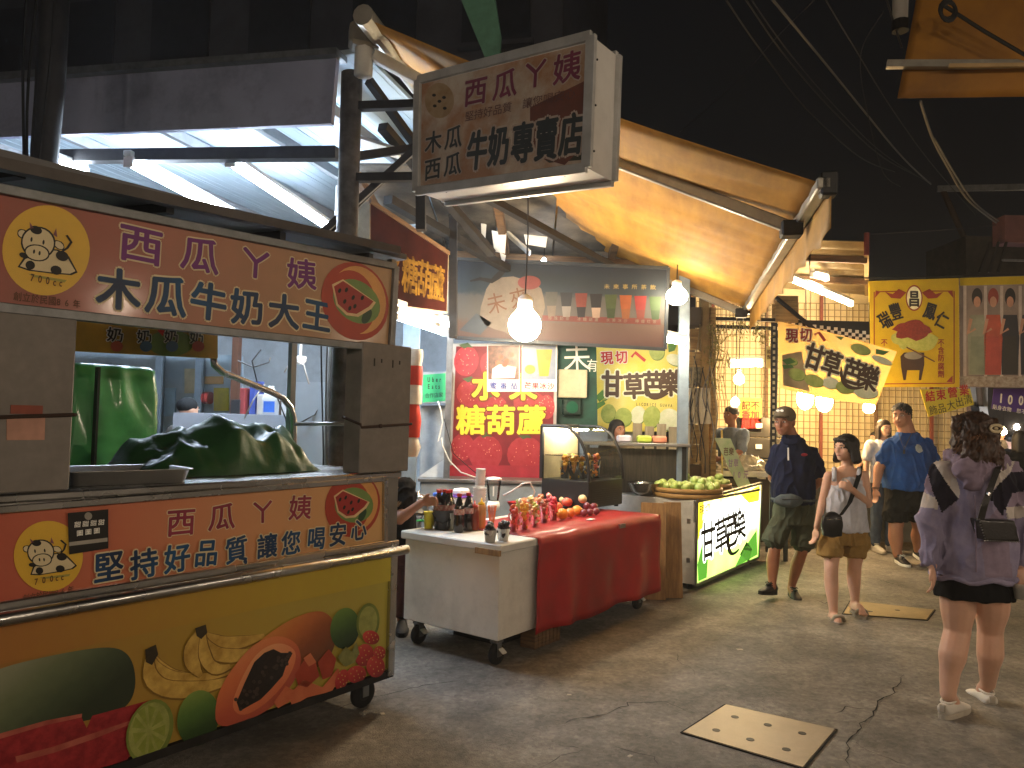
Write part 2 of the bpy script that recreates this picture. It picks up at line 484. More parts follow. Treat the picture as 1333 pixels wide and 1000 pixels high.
def crack(pts, seed, w=0.007):
    rnd = random.Random(seed)
    W = [atZ(a, b, 0) for a, b in pts]
    fine = []
    for p, q in zip(W, W[1:]):
        k = max(3, int((q - p).length / 0.045))
        for i in range(k): fine.append(p.lerp(q, i / k))
    fine.append(W[-1])
    out = []
    for i, p in enumerate(fine):
        j = noise.noise_vector(p * 6 + Vector((seed, 0, 0))) * 0.035 + Vector((rnd.uniform(-.012, .012), rnd.uniform(-.012, .012), 0))
        out.append(Vector((p.x + j.x, p.y + j.y, 0.004)))
    g = G(); L_, R_ = [], []
    for i, p in enumerate(out):
        t = out[min(i + 1, len(out) - 1)] - out[max(i - 1, 0)]; n_ = Vector((-t.y, t.x, 0)).normalized()
        ww = w * .55 * rnd.uniform(0.25, 1.0) * min(1, 0.25 + 4 * min(i, len(out) - 1 - i) / len(out))
        L_.append(p + n_ * ww); R_.append(p - n_ * ww)
    g.grid([L_, R_])
    g.obj('crack', crack_m, ground)
crack([(725, 945), (760, 938), (800, 926), (822, 916), (868, 914), (890, 926)], 1)
crack([(1175, 880), (1168, 894), (1150, 912), (1140, 925), (1122, 945), (1110, 965), (1098, 1000)], 2, 0.009)
crack([(1140, 925), (1105, 922), (1085, 930)], 3)
crack([(1040, 776), (1075, 786), (1110, 782), (1150, 787), (1220, 798)], 4, 0.012)
crack([(700, 1000), (735, 985), (760, 975), (720, 968)], 5, 0.005)
crack([(430, 925), (500, 905), (560, 890), (610, 886)], 6, 0.008)
crack([(905, 880), (900, 868), (885, 862), (880, 850)], 7, 0.004)
crack([(860, 1000), (846, 985), (800, 972)], 8, 0.006)
crack([(1110, 965), (1140, 985), (1180, 995)], 9, 0.005)
crack([(1012, 640 + 95), (1060, 745), (1130, 752), (1200, 770)], 12, 0.01)

def access_plate(corners, label, holes, col):
    W = [atZ(a, b, 0) for a, b in corners]
    c = sum(W, Vector()) / 4
    t = thing('access_plate', label, 'access plate', loc=(c.x, c.y, 0))
    g = G(); A = [g.bm.verts.new((p.x - c.x, p.y - c.y, 0.002)) for p in W]; B = [g.bm.verts.new((p.x - c.x, p.y - c.y, 0.009)) for p in W]
    for k in range(4): g.bm.faces.new((A[k], A[(k + 1) % 4], B[(k + 1) % 4], B[k]))
    g.bm.faces.new(B); g.obj('plate', col, t)
    for (s, u_) in holes:
        p = W[0].lerp(W[1], s).lerp(W[3].lerp(W[2], s), u_) - c
        G().lathe([(0.02, 0), (0.02, 0.0015)], 10, (p.x, p.y, 0.009)).obj('lifting_hole', ink_black, t)
    g = G(); P4 = [Vector((p.x - c.x, p.y - c.y, 0.004)) for p in W]
    for k in range(4): g.beam(P4[k] * 1.03, P4[(k + 1) % 4] * 1.03, 0.005, 0.004)
    g.obj('seam', crack_m, t)
plate_m = mat('plate_steel', '9f9380', rough=0.45, metal=0.5, col2='857a68', scale=2.5, grime=0.25)
access_plate([(889, 955), (945, 919), (1087, 951), (1045, 1001)], 'square brass coloured steel access plate with six holes in the asphalt', [(.25, .2), (.25, .5), (.25, .8), (.7, .2), (.7, .5), (.7, .8)], plate_m)
access_plate([(1098, 800), (1108, 783), (1216, 795), (1206, 808)], 'narrow dusty access plate in the asphalt behind the sandals', [(.3, .3), (.6, .6)], mat('plate_dusty', '8f7f5c', rough=0.6, metal=0.4, grime=0.3))
for i, (a, b, s) in enumerate([(963, 846, .02), (315 + 0, 700, 0), (498, 930, .015), (741, 905, .012), (820, 985, .012)]):
    if s:
        w = atZ(a, b, 0)
        tag(G().box(-s, s, -s * .7, s * .7, 0.001, 0.004).obj('paper_scrap', mat('scrap_dull', 'a89e8c', rough=.8), None, loc=w, rot=(0, 0, i)), 'tiny pale scrap of litter lying on the asphalt', 'litter', 'litter scraps on the asphalt')

# ================================================================ dark apartment block, upper left
wallm = mat('night_concrete', '4a4c54', rough=0.8, var=0.2, scale=1.5, grime=0.3)
fb = Frame((-16, 15, 0), d=(0.98, -0.2))
ab = thing('apartment_building', 'dark concrete apartment block rising behind the shed roof', 'building', fb)
G().box(0, 17, 0, 8, 0, 14).obj('wall', wallm, ab)
win_dim = emis('window_warm_dim', 'c9a350', 0.05)
win_blue = emis('window_cold_dim', '6f8fa0', 0.06)
win_dark = mat('window_dark', '2a2c32', rough=0.4)
for i in range(9):
    for j in range(4):
        x, z = 0.6 + i * 1.85, 5.0 + j * 2.4
        w = G().box(x, x + 1.1, -0.06, -0.01, z, z + 1.3).obj('window', win_dim if (i + j * 3) % 11 == 3 else win_blue if (i * 5 + j) % 13 == 4 else win_dark, ab)
        G().box(x - 0.06, x + 1.16, -0.14, -0.01, z - 0.1, z - 0.02).obj('sill', wallm, w)
for j in range(4):
    G().box(0, 17, -0.5, -0.0, 4.5 + j * 2.4, 4.62 + j * 2.4).obj('balcony_slab', wallm, ab)

# ================================================================ shed with strip-lit ceiling, left
fs_ = Frame((-0.99, 4.62, 0), d=(0.96, -0.28))       # x to the right, y back under the roof
shed = thing('steel_shed', 'open steel shed with grey fascia and white panel ceiling behind the fruit cart', 'shed', fs_)
fascia_m = mat('fascia_grey', '8b91ac', rough=0.55, metal=0.1, var=0.15, scale=1.5, grime=0.5)
q = quad(fs_, [(-60, 184), (435, 164), (442, 78), (-60, 116)], 0.1)
G().prism(q, 0.06, 0.1).obj('fascia', fascia_m, shed)
q2 = quad(fs_, [(-60, 117), (448, 79), (448, 71), (-60, 107)], 0.1)
G().prism(q2, 0.0, 0.14).obj('fascia_capping', galv, shed)
zc = 3.8
ceil_m = mat('ceiling_panel_white', 'a8b8c2', rough=0.85, var=0.04, scale=3, spec=.1)
for k in range(8):
    x0 = -4.5 + k * 0.56
    g = G().box(x0, x0 + 0.55, 0.11, 5.0, zc, zc + 0.03)
    for r_ in range(5): g.box(x0 + 0.05 + r_ * 0.11, x0 + 0.075 + r_ * 0.11, 0.11, 5.0, zc - 0.003, zc - 0.0005)
    g.obj('ceiling_panel', ceil_m, shed)
bq = quad(fs_, [(60, 212), (440, 208), (440, 192), (60, 197)], 0.3)
G().prism(bq, 0.26, 0.34).obj('cross_beam', dark_iron, shed)
for k, (a, b) in enumerate([(-3.75, 0), (-2.9, 0), (-2.02, 0), (-1.25, 0), (-0.55, 0)]):
    G().beam((a, 0.1, 3.7), (a, 5.0, 3.7), 0.05, 0.08).obj('purlin', mat('purlin_grey', '77797c', rough=0.5, metal=0.4), shed)
p1 = fs_.loc(atY(57, 200, 4.35)); p2 = fs_.loc(atY(455, 200, 4.6))
G().tube([(p1.x, p1.y, 0), (p1.x, p1.y, 2.5), (p1.x + .02, p1.y, 3.4), (p1.x + 0.02, p1.y, 6)], [0.06, 0.06, 0.075, 0.085], 10).wob(0.02, 6).obj('post', dark_iron, shed, True)
G().tube([(p2.x, p2.y, 0), (p2.x, p2.y, 3.6)], 0.065, 14).obj('post', mat('post_stained', '6e6c6a', rough=0.6, col2='35322f', scale=8, grime=0.5), shed, True)
for k in range(4):
    sx = p1.x - 0.08 + 0.05 * k
    G().tube([(sx + 0.03 * math.sin(z * 3 + k), p1.y - 0.07, z) for z in [2.2 + 0.2 * i for i in range(19)]], 0.008, 5).obj('cable', cable_black, shed)
# truss bars round the second post
for (a, b, c, d, Ya, Yb, w) in [(395, 325, 545, 190, 4.6, 4.75, .05), (430, 300, 560, 175, 4.7, 4.9, .05), (455, 205, 560, 190, 4.6, 5.0, .06), (480, 105, 560, 215, 4.6, 5.1, .05),
                                (498, 165, 640, 330, 5.0, 6.6, .07), (505, 260, 660, 350, 5.6, 7.2, .08), (620, 250, 820, 360, 6.0, 7.6, .07), (548, 180, 548, 300, 5.2, 5.2, .08), (590, 280, 590, 440, 6.3, 6.3, .08)]:
    G().beam(fs_.loc(atY(a, b, Ya)), fs_.loc(atY(c, d, Yb)), w, w * .8).obj('brace', dark_iron, shed)
for (a, b, c, d, Y) in [(470, 185, 520, 200, 5.2), (600, 250, 690, 330, 7.5)]:
    G().beam(fs_.loc(atY(a, b, Y)), fs_.loc(atY(c, d, Y)), 0.2, 0.02).obj('tin_sheet', white_paint, shed)
# back walls of the shed
bw = struct(place(G().box(-6.2, 1.2, 4.4, 4.5, 0, 3.3).obj('back_wall', mat('wall_pale_blue', 'b9c4cc', rough=0.6, var=0.08, grime=0.3)), fs_)); bw.name = 'wall_back'
lw = struct(place(G().box(-6.3, -6.2, -1.0, 4.4, 0, 3.3).obj('wall_left', mat('wall_pale_blue'),), fs_))

# wooden and tin lean-to roof band between the shed and the awning (dark, dusty)
fr_ = Frame(atY(585, 330, 7.6), d=(1, 0.05)); fr_.p.z = 0
lean = thing('lean_to_roof', 'dusty lean-to roof of tin sheets and timber over the candied fruit stall', 'roof', fr_)
for k in range(2, 8):
    x = -1.6 + k * 0.56
    G().beam((x, -1.6, 3.5), (x + 0.25, 1.6, 3.15), 0.54, 0.02).obj('tin_sheet', mat('tin_dusty', '6d665c', rough=0.7, metal=0.2, col2='3f3a33', scale=4), lean)
for k in range(1, 5):
    G().beam((-1.8 + k * 1.1, -1.5, 3.42), (-1.5 + k * 1.1, 1.5, 3.08), 0.07, 0.09).obj('rafter', old_wood, lean)
G().beam((-0.8, 0.2, 3.18), (3.0, 0.2, 3.12), 0.08, 0.1).obj('tie_beam', old_wood, lean)
# pale rags and torn film hung under the rafters
for i, (a, b, c, d) in enumerate([(625, 290, 633, 325), (640, 300, 660, 330), (650, 330, 658, 345), (682, 305, 712, 322)]):
    f_ = Frame(atY(a, b, 7.2), d=(1, 0))
    q = quad(f_, [(a, b), (c, b + 3), (c - 2, d), (a + 3, d - 3)])
    tag(place(G().prism(q, 0, 0.01).wob(0.02, 9, i).obj('torn_film', paper), f_), 'torn pale plastic film hanging below the lean-to rafters', 'plastic film', 'torn films under the rafters')

# ================================================================ green steel strut high above the sign
fg = Frame(atY(618, 30, 5.6), d=(1, -0.2))
q = quad(fg, [(588, -30), (640, -30), (651, 45), (650, 72), (634, 82)])
tag(place(G().prism(q, 0, 0.05).obj('steel_strut', mat('green_paint', '5d8f78', rough=0.5, var=0.2, grime=0.3)), fg), 'green painted steel strut leaning above the hanging sign', 'strut')

# ================================================================ big retractable awning
an, af = atY(1073, 240, 3.75), None
af = atZ(972, 402, an.z)
dirf = (af - an); dirf.z = 0; dirf.normalize()
outw = Vector((dirf.y, -dirf.x, 0))                         # towards the street
fa = Frame((an.x, an.y, an.z), d=(dirf.x, dirf.y))          # x along front bar (away), y back to the building
aw = thing('awning', 'large faded yellow retractable awning sloping over the stalls', 'awning', loc=an, rz=fa.a)
Lx = (af - an).length
drop = 0.43
back = 2.45
aw_m = mat('awning_yellow', 'c4923c', rough=0.75, col2='a8762c', scale=1.6, stretch=(1, 5, 1), grime=0.3)
bs = aw_m.node_tree.nodes['Principled BSDF']
bs.inputs['Transmission Weight'].default_value = 0.0
rows = []
for i in range(25):
    s = i / 24; row = []
    for j in range(41):
        x = Lx * j / 40
        sag = -0.05 * math.sin(math.pi * s) * (1 + 0.4 * math.sin(j * 0.5)) + 0.008 * math.sin(j * 2.1 + 3 * s)
        row.append((x, back * s, drop * back * s + sag))
    rows.append(row)
g = G().grid(rows)
ob = g.obj('fabric', aw_m, aw, True)
md = ob.modifiers.new('thick', 'SOLIDIFY'); md.thickness = 0.004; md.offset = 0
val = []
for i in range(6):
    row = []
    for j in range(61):
        x = Lx * j / 60
        zz = -0.02 - 0.20 * i / 5 - (0.03 * abs(math.sin(j * 0.45)) if i == 5 else 0)
        row.append((x, -0.03 + 0.015 * math.sin(j * 0.9) * i / 5, zz))
    val.append(row)
ob = G().grid(val).obj('valance', mat('valance_ochre', 'b98a3c', rough=0.65, col2='8d6527', scale=3, grime=0.25), aw, True)
md = ob.modifiers.new('thick', 'SOLIDIFY'); md.thickness = 0.003
alu = mat('awning_aluminium', 'a8a498', rough=0.4, metal=0.6, var=0.15, grime=0.4)
G().box(-0.03, Lx + 0.03, -0.03, 0.04, -0.03, 0.03, 0.008).obj('front_bar', alu, aw)
for x in (Lx * 0.16, Lx * 0.985):
    G().beam((x, 0.05, -0.05), (x * 0.9 + 0.1, back * 0.98, drop * back - 0.08), 0.05, 0.07, 0.008).obj('folding_arm', alu, aw)
    G().box(x - 0.06, x + 0.06, 0.0, 0.12, -0.1, -0.01, 0.01).obj('arm_joint', dark_iron, aw)
G().tube([(-0.05, back, drop * back), (Lx + 0.05, back, drop * back)], 0.06, 12).obj('roller', alu, aw)
G().box(-0.03, 0.06, -0.06, 0.02, -0.06, 0.06, 0.01).obj('end_cap', black_plastic, aw)
G().box(Lx - 0.06, Lx + 0.03, -0.06, 0.02, -0.06, 0.06, 0.01).obj('end_cap', black_plastic, aw)
g = G()
for k in range(3):
    g.grid([[(Lx * .16 + 0.02 * k - 0.03 + 0.01 * math.sin(i + k), -0.04 - 0.004 * k, 0.04 - 0.075 * i) for i in range(7 - k)], [(Lx * .16 + 0.02 * k + 0.03 + 0.01 * math.sin(i * 2 + k), -0.05, 0.04 - 0.075 * i) for i in range(7 - k)]])
g.obj('tied_rag', mat('rag_black', '1b1a1a', rough=0.9), aw)
# bracket head by the post
wb = atY(474, 60, 4.5)
br = thing('awning_bracket', 'white painted awning bracket on top of the stained post', 'bracket', loc=(wb.x, wb.y, 0), rz=0.3)
G().tube([(0, 0, wb.z - 0.18), (0, 0, wb.z + 0.1)], 0.055, 14).obj('sleeve', white_paint, br, True)
G().box(-0.09, 0.1, -0.07, 0.07, wb.z - 0.02, wb.z + 0.12, 0.02).obj('head', mat('bracket_rusty', '8d8677', rough=0.6, grime=0.6), br)
G().beam((0.05, -0.03, wb.z - 0.06), fa.wor(0.1, back * 0.55, drop * back * 0.55 - 0.1) - Vector((wb.x, wb.y, 0)) if False else (0.42, 0.0, wb.z - 0.19), 0.05, 0.07, 0.006).obj('arm', white_paint, br)
# ================================================================ cart A: the papaya milk cart
U = (0.6, 0.8)
pa = atZ(512, 873, 0.18)
fA = Frame((pa.x, pa.y, 0), d=U)
cA = thing('juice_cart', 'orange and yellow juice cart covered in fruit prints with a roofed sign', 'cart', fA)
def stroke(pts, ws):
    """tapered brush stroke outline in photo pixels"""
    L_, R_ = [], []
    for i, p in enumerate(pts):
        a, b = pts[max(0, i - 1)], pts[min(len(pts) - 1, i + 1)]
        dx, dy = b[0] - a[0], b[1] - a[1]; l = math.hypot(dx, dy) or 1
        w = ws[i] if isinstance(ws, (list, tuple)) else ws
        L_.append((p[0] - dy / l * w, p[1] + dx / l * w)); R_.append((p[0] + dy / l * w, p[1] - dx / l * w))
    return L_ + R_[::-1]
def bez(p0, p1, p2, n=10):
    return [((1 - t) ** 2 * p0[0] + 2 * t * (1 - t) * p1[0] + t * t * p2[0], (1 - t) ** 2 * p0[1] + 2 * t * (1 - t) * p1[1] + t * t * p2[1]) for t in [i / n for i in range(n + 1)]]
def caster(parent, x, y, r=0.06, brake=True, yaw=0.3):
    c = G().tube([(x, y, r * 2 + 0.06), (x, y, r * 2 + 0.01)], 0.018, 8)
    c.box(x - 0.035, x + 0.035, y - 0.03, y + 0.03, r * 2 + 0.005, r * 2 + 0.02, 0.004)
    for s in (-1, 1): c.box(x - 0.02, x + 0.02, y + s * 0.024 - 0.003, y + s * 0.024 + 0.003, r * 0.8, r * 2 + 0.01)
    c = c.obj('caster', galv, parent)
    M_ = Matrix.Rotation(R(90), 4, 'X')
    G().lathe([(r * 0.5, -0.018), (r * 0.92, -0.018), (r, -0.011), (r, 0.011), (r * 0.92, 0.018), (r * 0.5, 0.018)], 20, (x, y, r), M_).obj('tyre', black_rubber, c, True)
    G().lathe([(0.004, -0.02), (r * 0.5, -0.019), (r * 0.5, 0.019), (0.004, 0.02)], 14, (x, y, r), M_).obj('hub', dark_iron, c)
    if brake:
        g = G().box(-0.02, 0.02, -0.045, 0.0, -0.006, 0.006, 0.004, Matrix.Translation((x, y - 0.03, r * 1.6)) @ Matrix.Rotation(R(35), 4, 'X'))
        g.obj('brake_pedal', white_paint, c)
XL = -2.75
body_y = mat('cart_body_paint', 'b98a3a', rough=0.5, grime=0.3)
G().box(XL, -0.012, 0.03, 0.9, 0.18, 1.19).obj('body', body_y, cA)
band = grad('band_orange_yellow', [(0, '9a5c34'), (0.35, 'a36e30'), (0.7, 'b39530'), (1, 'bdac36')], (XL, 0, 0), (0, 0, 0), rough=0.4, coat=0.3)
zr = 0.815
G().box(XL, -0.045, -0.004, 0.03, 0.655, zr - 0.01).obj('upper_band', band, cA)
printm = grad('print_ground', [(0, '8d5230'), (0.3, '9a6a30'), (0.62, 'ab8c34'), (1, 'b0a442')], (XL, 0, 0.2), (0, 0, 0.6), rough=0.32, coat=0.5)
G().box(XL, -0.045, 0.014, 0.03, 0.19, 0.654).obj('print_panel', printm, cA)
G().box(-0.045, 0.0, -0.012, 0.05, 0.16, zr, 0.004).obj('corner_post', steel, cA)
G().box(XL, -0.0, -0.002, 0.05, 0.15, 0.185).obj('bottom_rail', dark_iron, cA)
G().tube([(XL, -0.045, zr), (-1.0, -0.045, zr), (-0.96, -0.046, zr), (0.03, -0.045, zr)], [0.024, 0.024, 0.026, 0.024], 14).obj('bumper_rail', steel, cA, True)
G().box(XL, 0.0, -0.02, 0.03, zr + 0.02, zr + 0.05, 0.004).obj('ledge', steel, cA)
# printed fruit -------------------------------------------------
yp = 0.0125
def fruit(nm, pts, m, k): pshape(fA, cA, nm, pts, m, yp - 0.0008 * k)
def chaikin(p, n=2):
    for _ in range(n):
        o = []
        for i in range(len(p)):
            a, b = p[i], p[(i + 1) % len(p)]
            o += [(a[0] * .75 + b[0] * .25, a[1] * .75 + b[1] * .25), (a[0] * .25 + b[0] * .75, a[1] * .25 + b[1] * .75)]
        p = o
    return p
def fg(nm, cols, pts, k):
    if len(pts) < 20: pts = chaikin(pts)
    xs = [fA.px(a, b, yp) for a, b in pts]; x0 = min(p[0] for p in xs); x1 = max(p[0] for p in xs); z0 = min(p[1] for p in xs); z1 = max(p[1] for p in xs)
    m = grad('%s_%d' % (nm, int(pts[0][0])), [(i / (len(cols) - 1), c) for i, c in enumerate(cols)], (x0 + .25 * (x1 - x0), 0, z1), (x0 + .55 * (x1 - x0), 0, z0), rough=.35, coat=.4, noise_amt=.07, nscale=30)
    fruit(nm, pts, m, k)
def mm(n, a='808080', b=None, s=8, **k): return mat(n, a, col2=b, scale=s, rough=0.35, coat=0.4, **k)
gm = grad('melon_skin', [(0, '1d2a1c'), (0.55, '33402c'), (0.8, '77795a'), (1, '8f8c70')], (-2.2, 0, 0.5), (-1.28, 0, 0.55), rough=0.35, noise_amt=0.12, nscale=25, coat=0.4)
fg('printed_watermelon', ['8a8d72', '666f50', '46523a', '2c3626'], [(-60, 895), (0, 870), (45, 858), (110, 845), (148, 842), (166, 850), (175, 868), (177, 893), (170, 915), (150, 930), (80, 945), (0, 975), (-60, 990)], 1)
mflesh = mm('melon_flesh', 'a52f33', '7d1d24', 30)
fruit('printed_melon_slice', [(-60, 985), (0, 962), (60, 944), (106, 934), (113, 948), (120, 932), (160, 921), (197, 911), (190, 950), (165, 990), (120, 1003), (60, 1015), (-60, 1050)], mflesh, 3)
fruit('printed_melon_rind', [(-60, 975), (0, 955), (60, 938), (107, 929), (106, 936), (60, 946), (0, 964), (-60, 988)], mm('melon_rind', 'c06a58', '93443a'), 2)
fruit('printed_melon_rind', [(20, 985), (70, 972), (120, 955), (170, 938), (172, 942), (122, 962), (70, 980), (22, 993)], mm('melon_rind', ''), 4)
ban = mm('banana_skin', 'd8b45a', 'a98335', 14); band_d = mm('banana_shade', '8d6a26', '6d5020', 14); stem_m = mm('banana_stem', '3d3320', '241d12', 14)
def banana(p0, p1, p2, w, k):
    c = bez(p0, p1, p2, 12); n = len(c)
    ws = [w * min(1, 0.35 + 2.4 * min(i, n - 1 - i) / n) for i in range(n)]
    fruit('printed_banana', stroke(c, [x * 1.12 + .6 for x in ws]), band_d, k); fruit('printed_banana', stroke([(a - .5, b - .8) for a, b in c], ws), ban, k + 1)
banana((262, 822), (285, 850), (345, 828), 8, 4)
banana((262, 822), (268, 872), (345, 845), 9, 6)
banana((262, 822), (238, 858), (262, 880), 10, 8)
banana((265, 822), (262, 885), (300, 868), 8, 10)
banana((198, 850), (215, 895), (275, 880), 8, 5)
banana((197, 850), (205, 900), (300, 876), 7, 7)
banana((197, 850), (178, 925), (305, 885), 11, 9)
fruit('printed_stem', [(254, 818), (268, 813), (270, 824), (262, 832), (256, 828)], stem_m, 12)
fruit('printed_stem', [(189, 846), (203, 839), (206, 852), (198, 866), (190, 862)], stem_m, 12)
fg('printed_lime', ['7a9444', '4f7032', '2f4a22', '182a14'], pell(258, 935, 27, 37, 12), 11)
fg('printed_mango', ['d08a44', 'bd6a34', '8a4a28', '6d4024'], [(322, 850), (345, 828), (380, 805), (412, 794), (430, 800), (438, 820), (436, 842), (425, 862), (400, 876), (360, 890), (330, 880)], 8)
fg('printed_lime', ['6f9040', '4a6a30', '2c4820', '1a2c16'], pell(449, 818, 19, 27, 8), 9)
fruit('printed_lime_slice', pell(479, 810, 15, 25, 6), mm('lime_rind', '7d8a3c', '5f6f2c', 9), 10)
fruit('printed_lime_slice', pell(479, 810, 12, 21, 6), mm('lime_flesh', 'a5a85c', '868d45', 20), 11)
fg('printed_papaya', ['d98a58', 'cf6f42', 'b5523a', 'a04a38'], [(281, 950), (280, 914), (292, 885), (312, 858), (330, 839), (352, 829), (366, 828), (382, 834), (391, 846), (392, 868), (380, 893), (356, 920), (325, 938)], 13)
fg('printed_papaya_hollow', ['e0a070', 'd98054', 'c0603e'], [(300, 920), (312, 888), (328, 858), (345, 842), (366, 836), (386, 846), (384, 866), (370, 892), (342, 920), (314, 934)], 14)
rs = random.Random(5)
fruit('printed_papaya_seeds', [(308, 914), (318, 890), (331, 862), (344, 850), (356, 845), (366, 850), (381, 850), (372, 868), (368, 880), (352, 898), (339, 911), (326, 918), (312, 926)], mm('papaya_seed', '241a16', '0f0b0a', 60), 15)
for i in range(34):
    t = rs.random(); a = 312 + 62 * t + rs.uniform(-6, 6); b = 917 - 64 * t + rs.uniform(-9, 9)
    fruit('printed_seed', pell(a, b, 2.6, 2.6, n=8), mm('papaya_seed_light', '4a3a33', '2b211d', 60), 16)
fruit('printed_lime_slice', pell(195, 952, 29, 43, 20), mm('lime_rind', ''), 13)
fruit('printed_lime_slice', pell(194, 951, 25, 38, 20), mm('lime_flesh', ''), 14)
for k in range(9):
    a = R(k * 40); ca, sa = math.cos(a), math.sin(a)
    fruit('printed_lime_segment', [(194 + 4 * ca, 951 + 6 * sa), (194 + 21 * math.cos(a + .24), 951 + 32 * math.sin(a + .24)), (194 + 22 * math.cos(a - .24), 951 + 33 * math.sin(a - .24))], mm('lime_segment', '8f9a3f', '7a8535', 30), 15)
cube_m = mm('papaya_cube', 'b5482c', '93331f', 6); cube_l = mm('papaya_cube_light', 'd27a52', 'bb5b3a', 6)
for i, (pts, m_) in enumerate([([(384, 878), (400, 853), (410, 860), (416, 880), (400, 895), (388, 892)], cube_m), ([(395, 857), (404, 850), (412, 862), (402, 868)], cube_l), ([(414, 862), (428, 845), (438, 858), (432, 880), (420, 885)], cube_m),
                               ([(356, 915), (372, 893), (384, 900), (376, 914), (362, 922)], cube_l), ([(376, 905), (395, 885), (420, 895), (440, 870), (445, 880), (432, 900), (400, 908), (380, 920)], cube_l)]):
    fruit('printed_papaya_cube', pts, m_, 16 + (i % 2))
sb = mm('strawberry_print', 'a3262a', '74151c', 40)
for i, (a, b, rx, ry, ro) in enumerate([(483, 830, 11, 9, 20), (474, 853, 12, 15, 20), (489, 868, 12, 14, 0), (464, 878, 13, 11, -20), (445, 885, 8, 14, 20), (494, 850, 8, 9, 0)]):
    fg('printed_strawberry', ['c04038', 'a8282a', '7a161c'], pell(a, b, rx, ry, ro), 17 + i % 3)
    for j in range(9):
        t_ = j * 2.4; r_ = .8 * math.sqrt((j + .5) / 9); fruit('printed_seed', pell(a + rx * r_ * math.cos(t_), b + ry * r_ * math.sin(t_), .8, 1.1, n=6), mm('strawberry_seed', 'c9a05a'), 20)
fruit('printed_leaves', [(440, 855), (450, 842), (458, 848), (464, 836), (468, 850), (462, 862), (450, 868), (443, 862)], mm('leaf_print', '8a8a4c', '6d6f38', 30), 20)

# middle sign panel ---------------------------------------------
G().box(XL, 0.0, 0.005, 0.03, zr + 0.05, 1.215).obj('panel_back', steel_dull, cA)
signgrad = grad('sign_orange', [(0, 'b04e3e'), (0.28, 'c26e50'), (0.6, 'cd9466'), (1, 'd6aa6e')], (-2.1, 0, 0), (0, 0, 0), rough=0.35, coat=0.35, noise_amt=0.03)
q = quad(fA, [(-60, 803), (500, 706), (500, 623), (-60, 668)])
shape('sign_panel', q, signgrad, cA, 0.001)
for a, b in ((q[0], q[1]), (q[3], q[2]), (q[1], q[2])):
    G().beam((a[0], -0.004, a[1]), (b[0], -0.004, b[1]), 0.03, 0.026, 0.003).obj('sign_frame', steel, cA)
yS = -0.002
def cow(fr, par, cx, cy, s, y, k=1.0, tilt=0.0):
    """yellow roundel with a line-drawn cow"""
    def T(pts): return [(cx + s * (x * math.cos(tilt) - z * math.sin(tilt)), cy + s * k * (x * math.sin(tilt) + z * math.cos(tilt))) for x, z in pts]
    def add(nm, pts, m, kk): pshape(fr, par, nm, T(pts), m, y - 0.0006 * kk)
    add('emblem_roundel', ell(0, 0, 1, 1, 0, 40), mat('emblem_yellow', 'dcb13a', rough=0.4, var=0.06), 1)
    cream = mat('emblem_cream', 'd9c9a0', rough=0.5, var=0.05)
    def both(nm, pts, kk):
        c0 = (sum(p[0] for p in pts) / len(pts), sum(p[1] for p in pts) / len(pts))
        add('emblem_outline', [(c0[0] + (p[0] - c0[0]) * 1.06 + (0.015 if p[0] > c0[0] else -0.015), c0[1] + (p[1] - c0[1]) * 1.06 + (0.015 if p[1] > c0[1] else -0.015)) for p in pts], ink_black, kk)
        add(nm, pts, cream, kk + 1)
    both('emblem_body', [(-.1, .0), (.25, -.02), (.5, .1), (.72, .38), (.6, .45), (.2, .47), (-.3, .47), (-.55, .42), (-.45, .25), (-.25, .15)], 2)
    both('emblem_ear', ell(-.58, -.3, .1, .08, .3, 12), 2); both('emblem_ear', ell(.28, -.15, .12, .07, .5, 12), 2)
    both('emblem_head', ell(-.2, -.15, .36, .32, 0.1, 24), 4)
    both('emblem_muzzle', ell(-.2, .08, .26, .16, 0.05, 20), 6)
    for a, b, rx, rz in ((-.28, -.42, .14, .09), (.38, .08, .15, .11), (-.32, .37, .11, .1), (.28, .41, .13, .1), (-.5, .17, .1, .06)):
        add('emblem_spot', ell(a, b, rx, rz, .2, 16), ink_black, 8)
    for a, b in ((-.36, -.2), (-.08, -.17)): add('emblem_eye', ell(a, b, .025, .055, 0, 10), ink_black, 8)
    for a, b in ((-.27, .06), (-.14, .08)): add('emblem_nostril', ell(a, b, .025, .05, 0, 10), ink_black, 8)
    for p in ([(-.42, -.42), (-.45, -.58), (-.34, -.46)], [(.12, -.36), (.17, -.52), (.22, -.32)]): add('emblem_horn', p, mat('emblem_pink', '8d5a5a'), 8)
    add('emblem_tail', [(.38, 0), (.5, -.1), (.58, -.25), (.45, -.4), (.4, -.38), (.52, -.25), (.45, -.12), (.35, -.03)], ink_black, 7)
    add('emblem_ground', [(-.35, .56), (.55, .6), (.5, .66), (-.2, .62)], mat('emblem_green', 'a39a4a'), 2)
cow(fA, cA, 63, 724, 45, yS, 1.02, -0.16)
tline(fA, cA, '700cc', [(47, 757), (57, 755), (67, 753), (74, 752), (81, 751)], 10, 8, ink_brown, yS - .006, lat=True)
tline(fA, cA, '創立於民國86年', [(34, 779), (92, 768)], 10, 8, ink_brown, yS, off=0.01)
tline(fA, cA, '西瓜ㄚ姨', [(236, 680), (289, 673), (342, 667), (391, 661)], 31, 30, mat('ink_plum', '8a2b40', rough=0.45), yS, off=0.022, out_m=mat('lettering_halo'), out_off=0.045, jig=0.06, seed=3)
tline(fA, cA, '堅持好品質,讓您喝安心', [(142, 738), (188, 734), (231, 727), (269, 720), (308, 716), (330, 718), (348, 711), (379, 707), (412, 701), (440, 696), (467, 690)], 31, 26, ink_blue, yS - .009, off=0.026, out_m=mat('lettering_halo'), out_off=0.06, jig=0.07, seed=5)
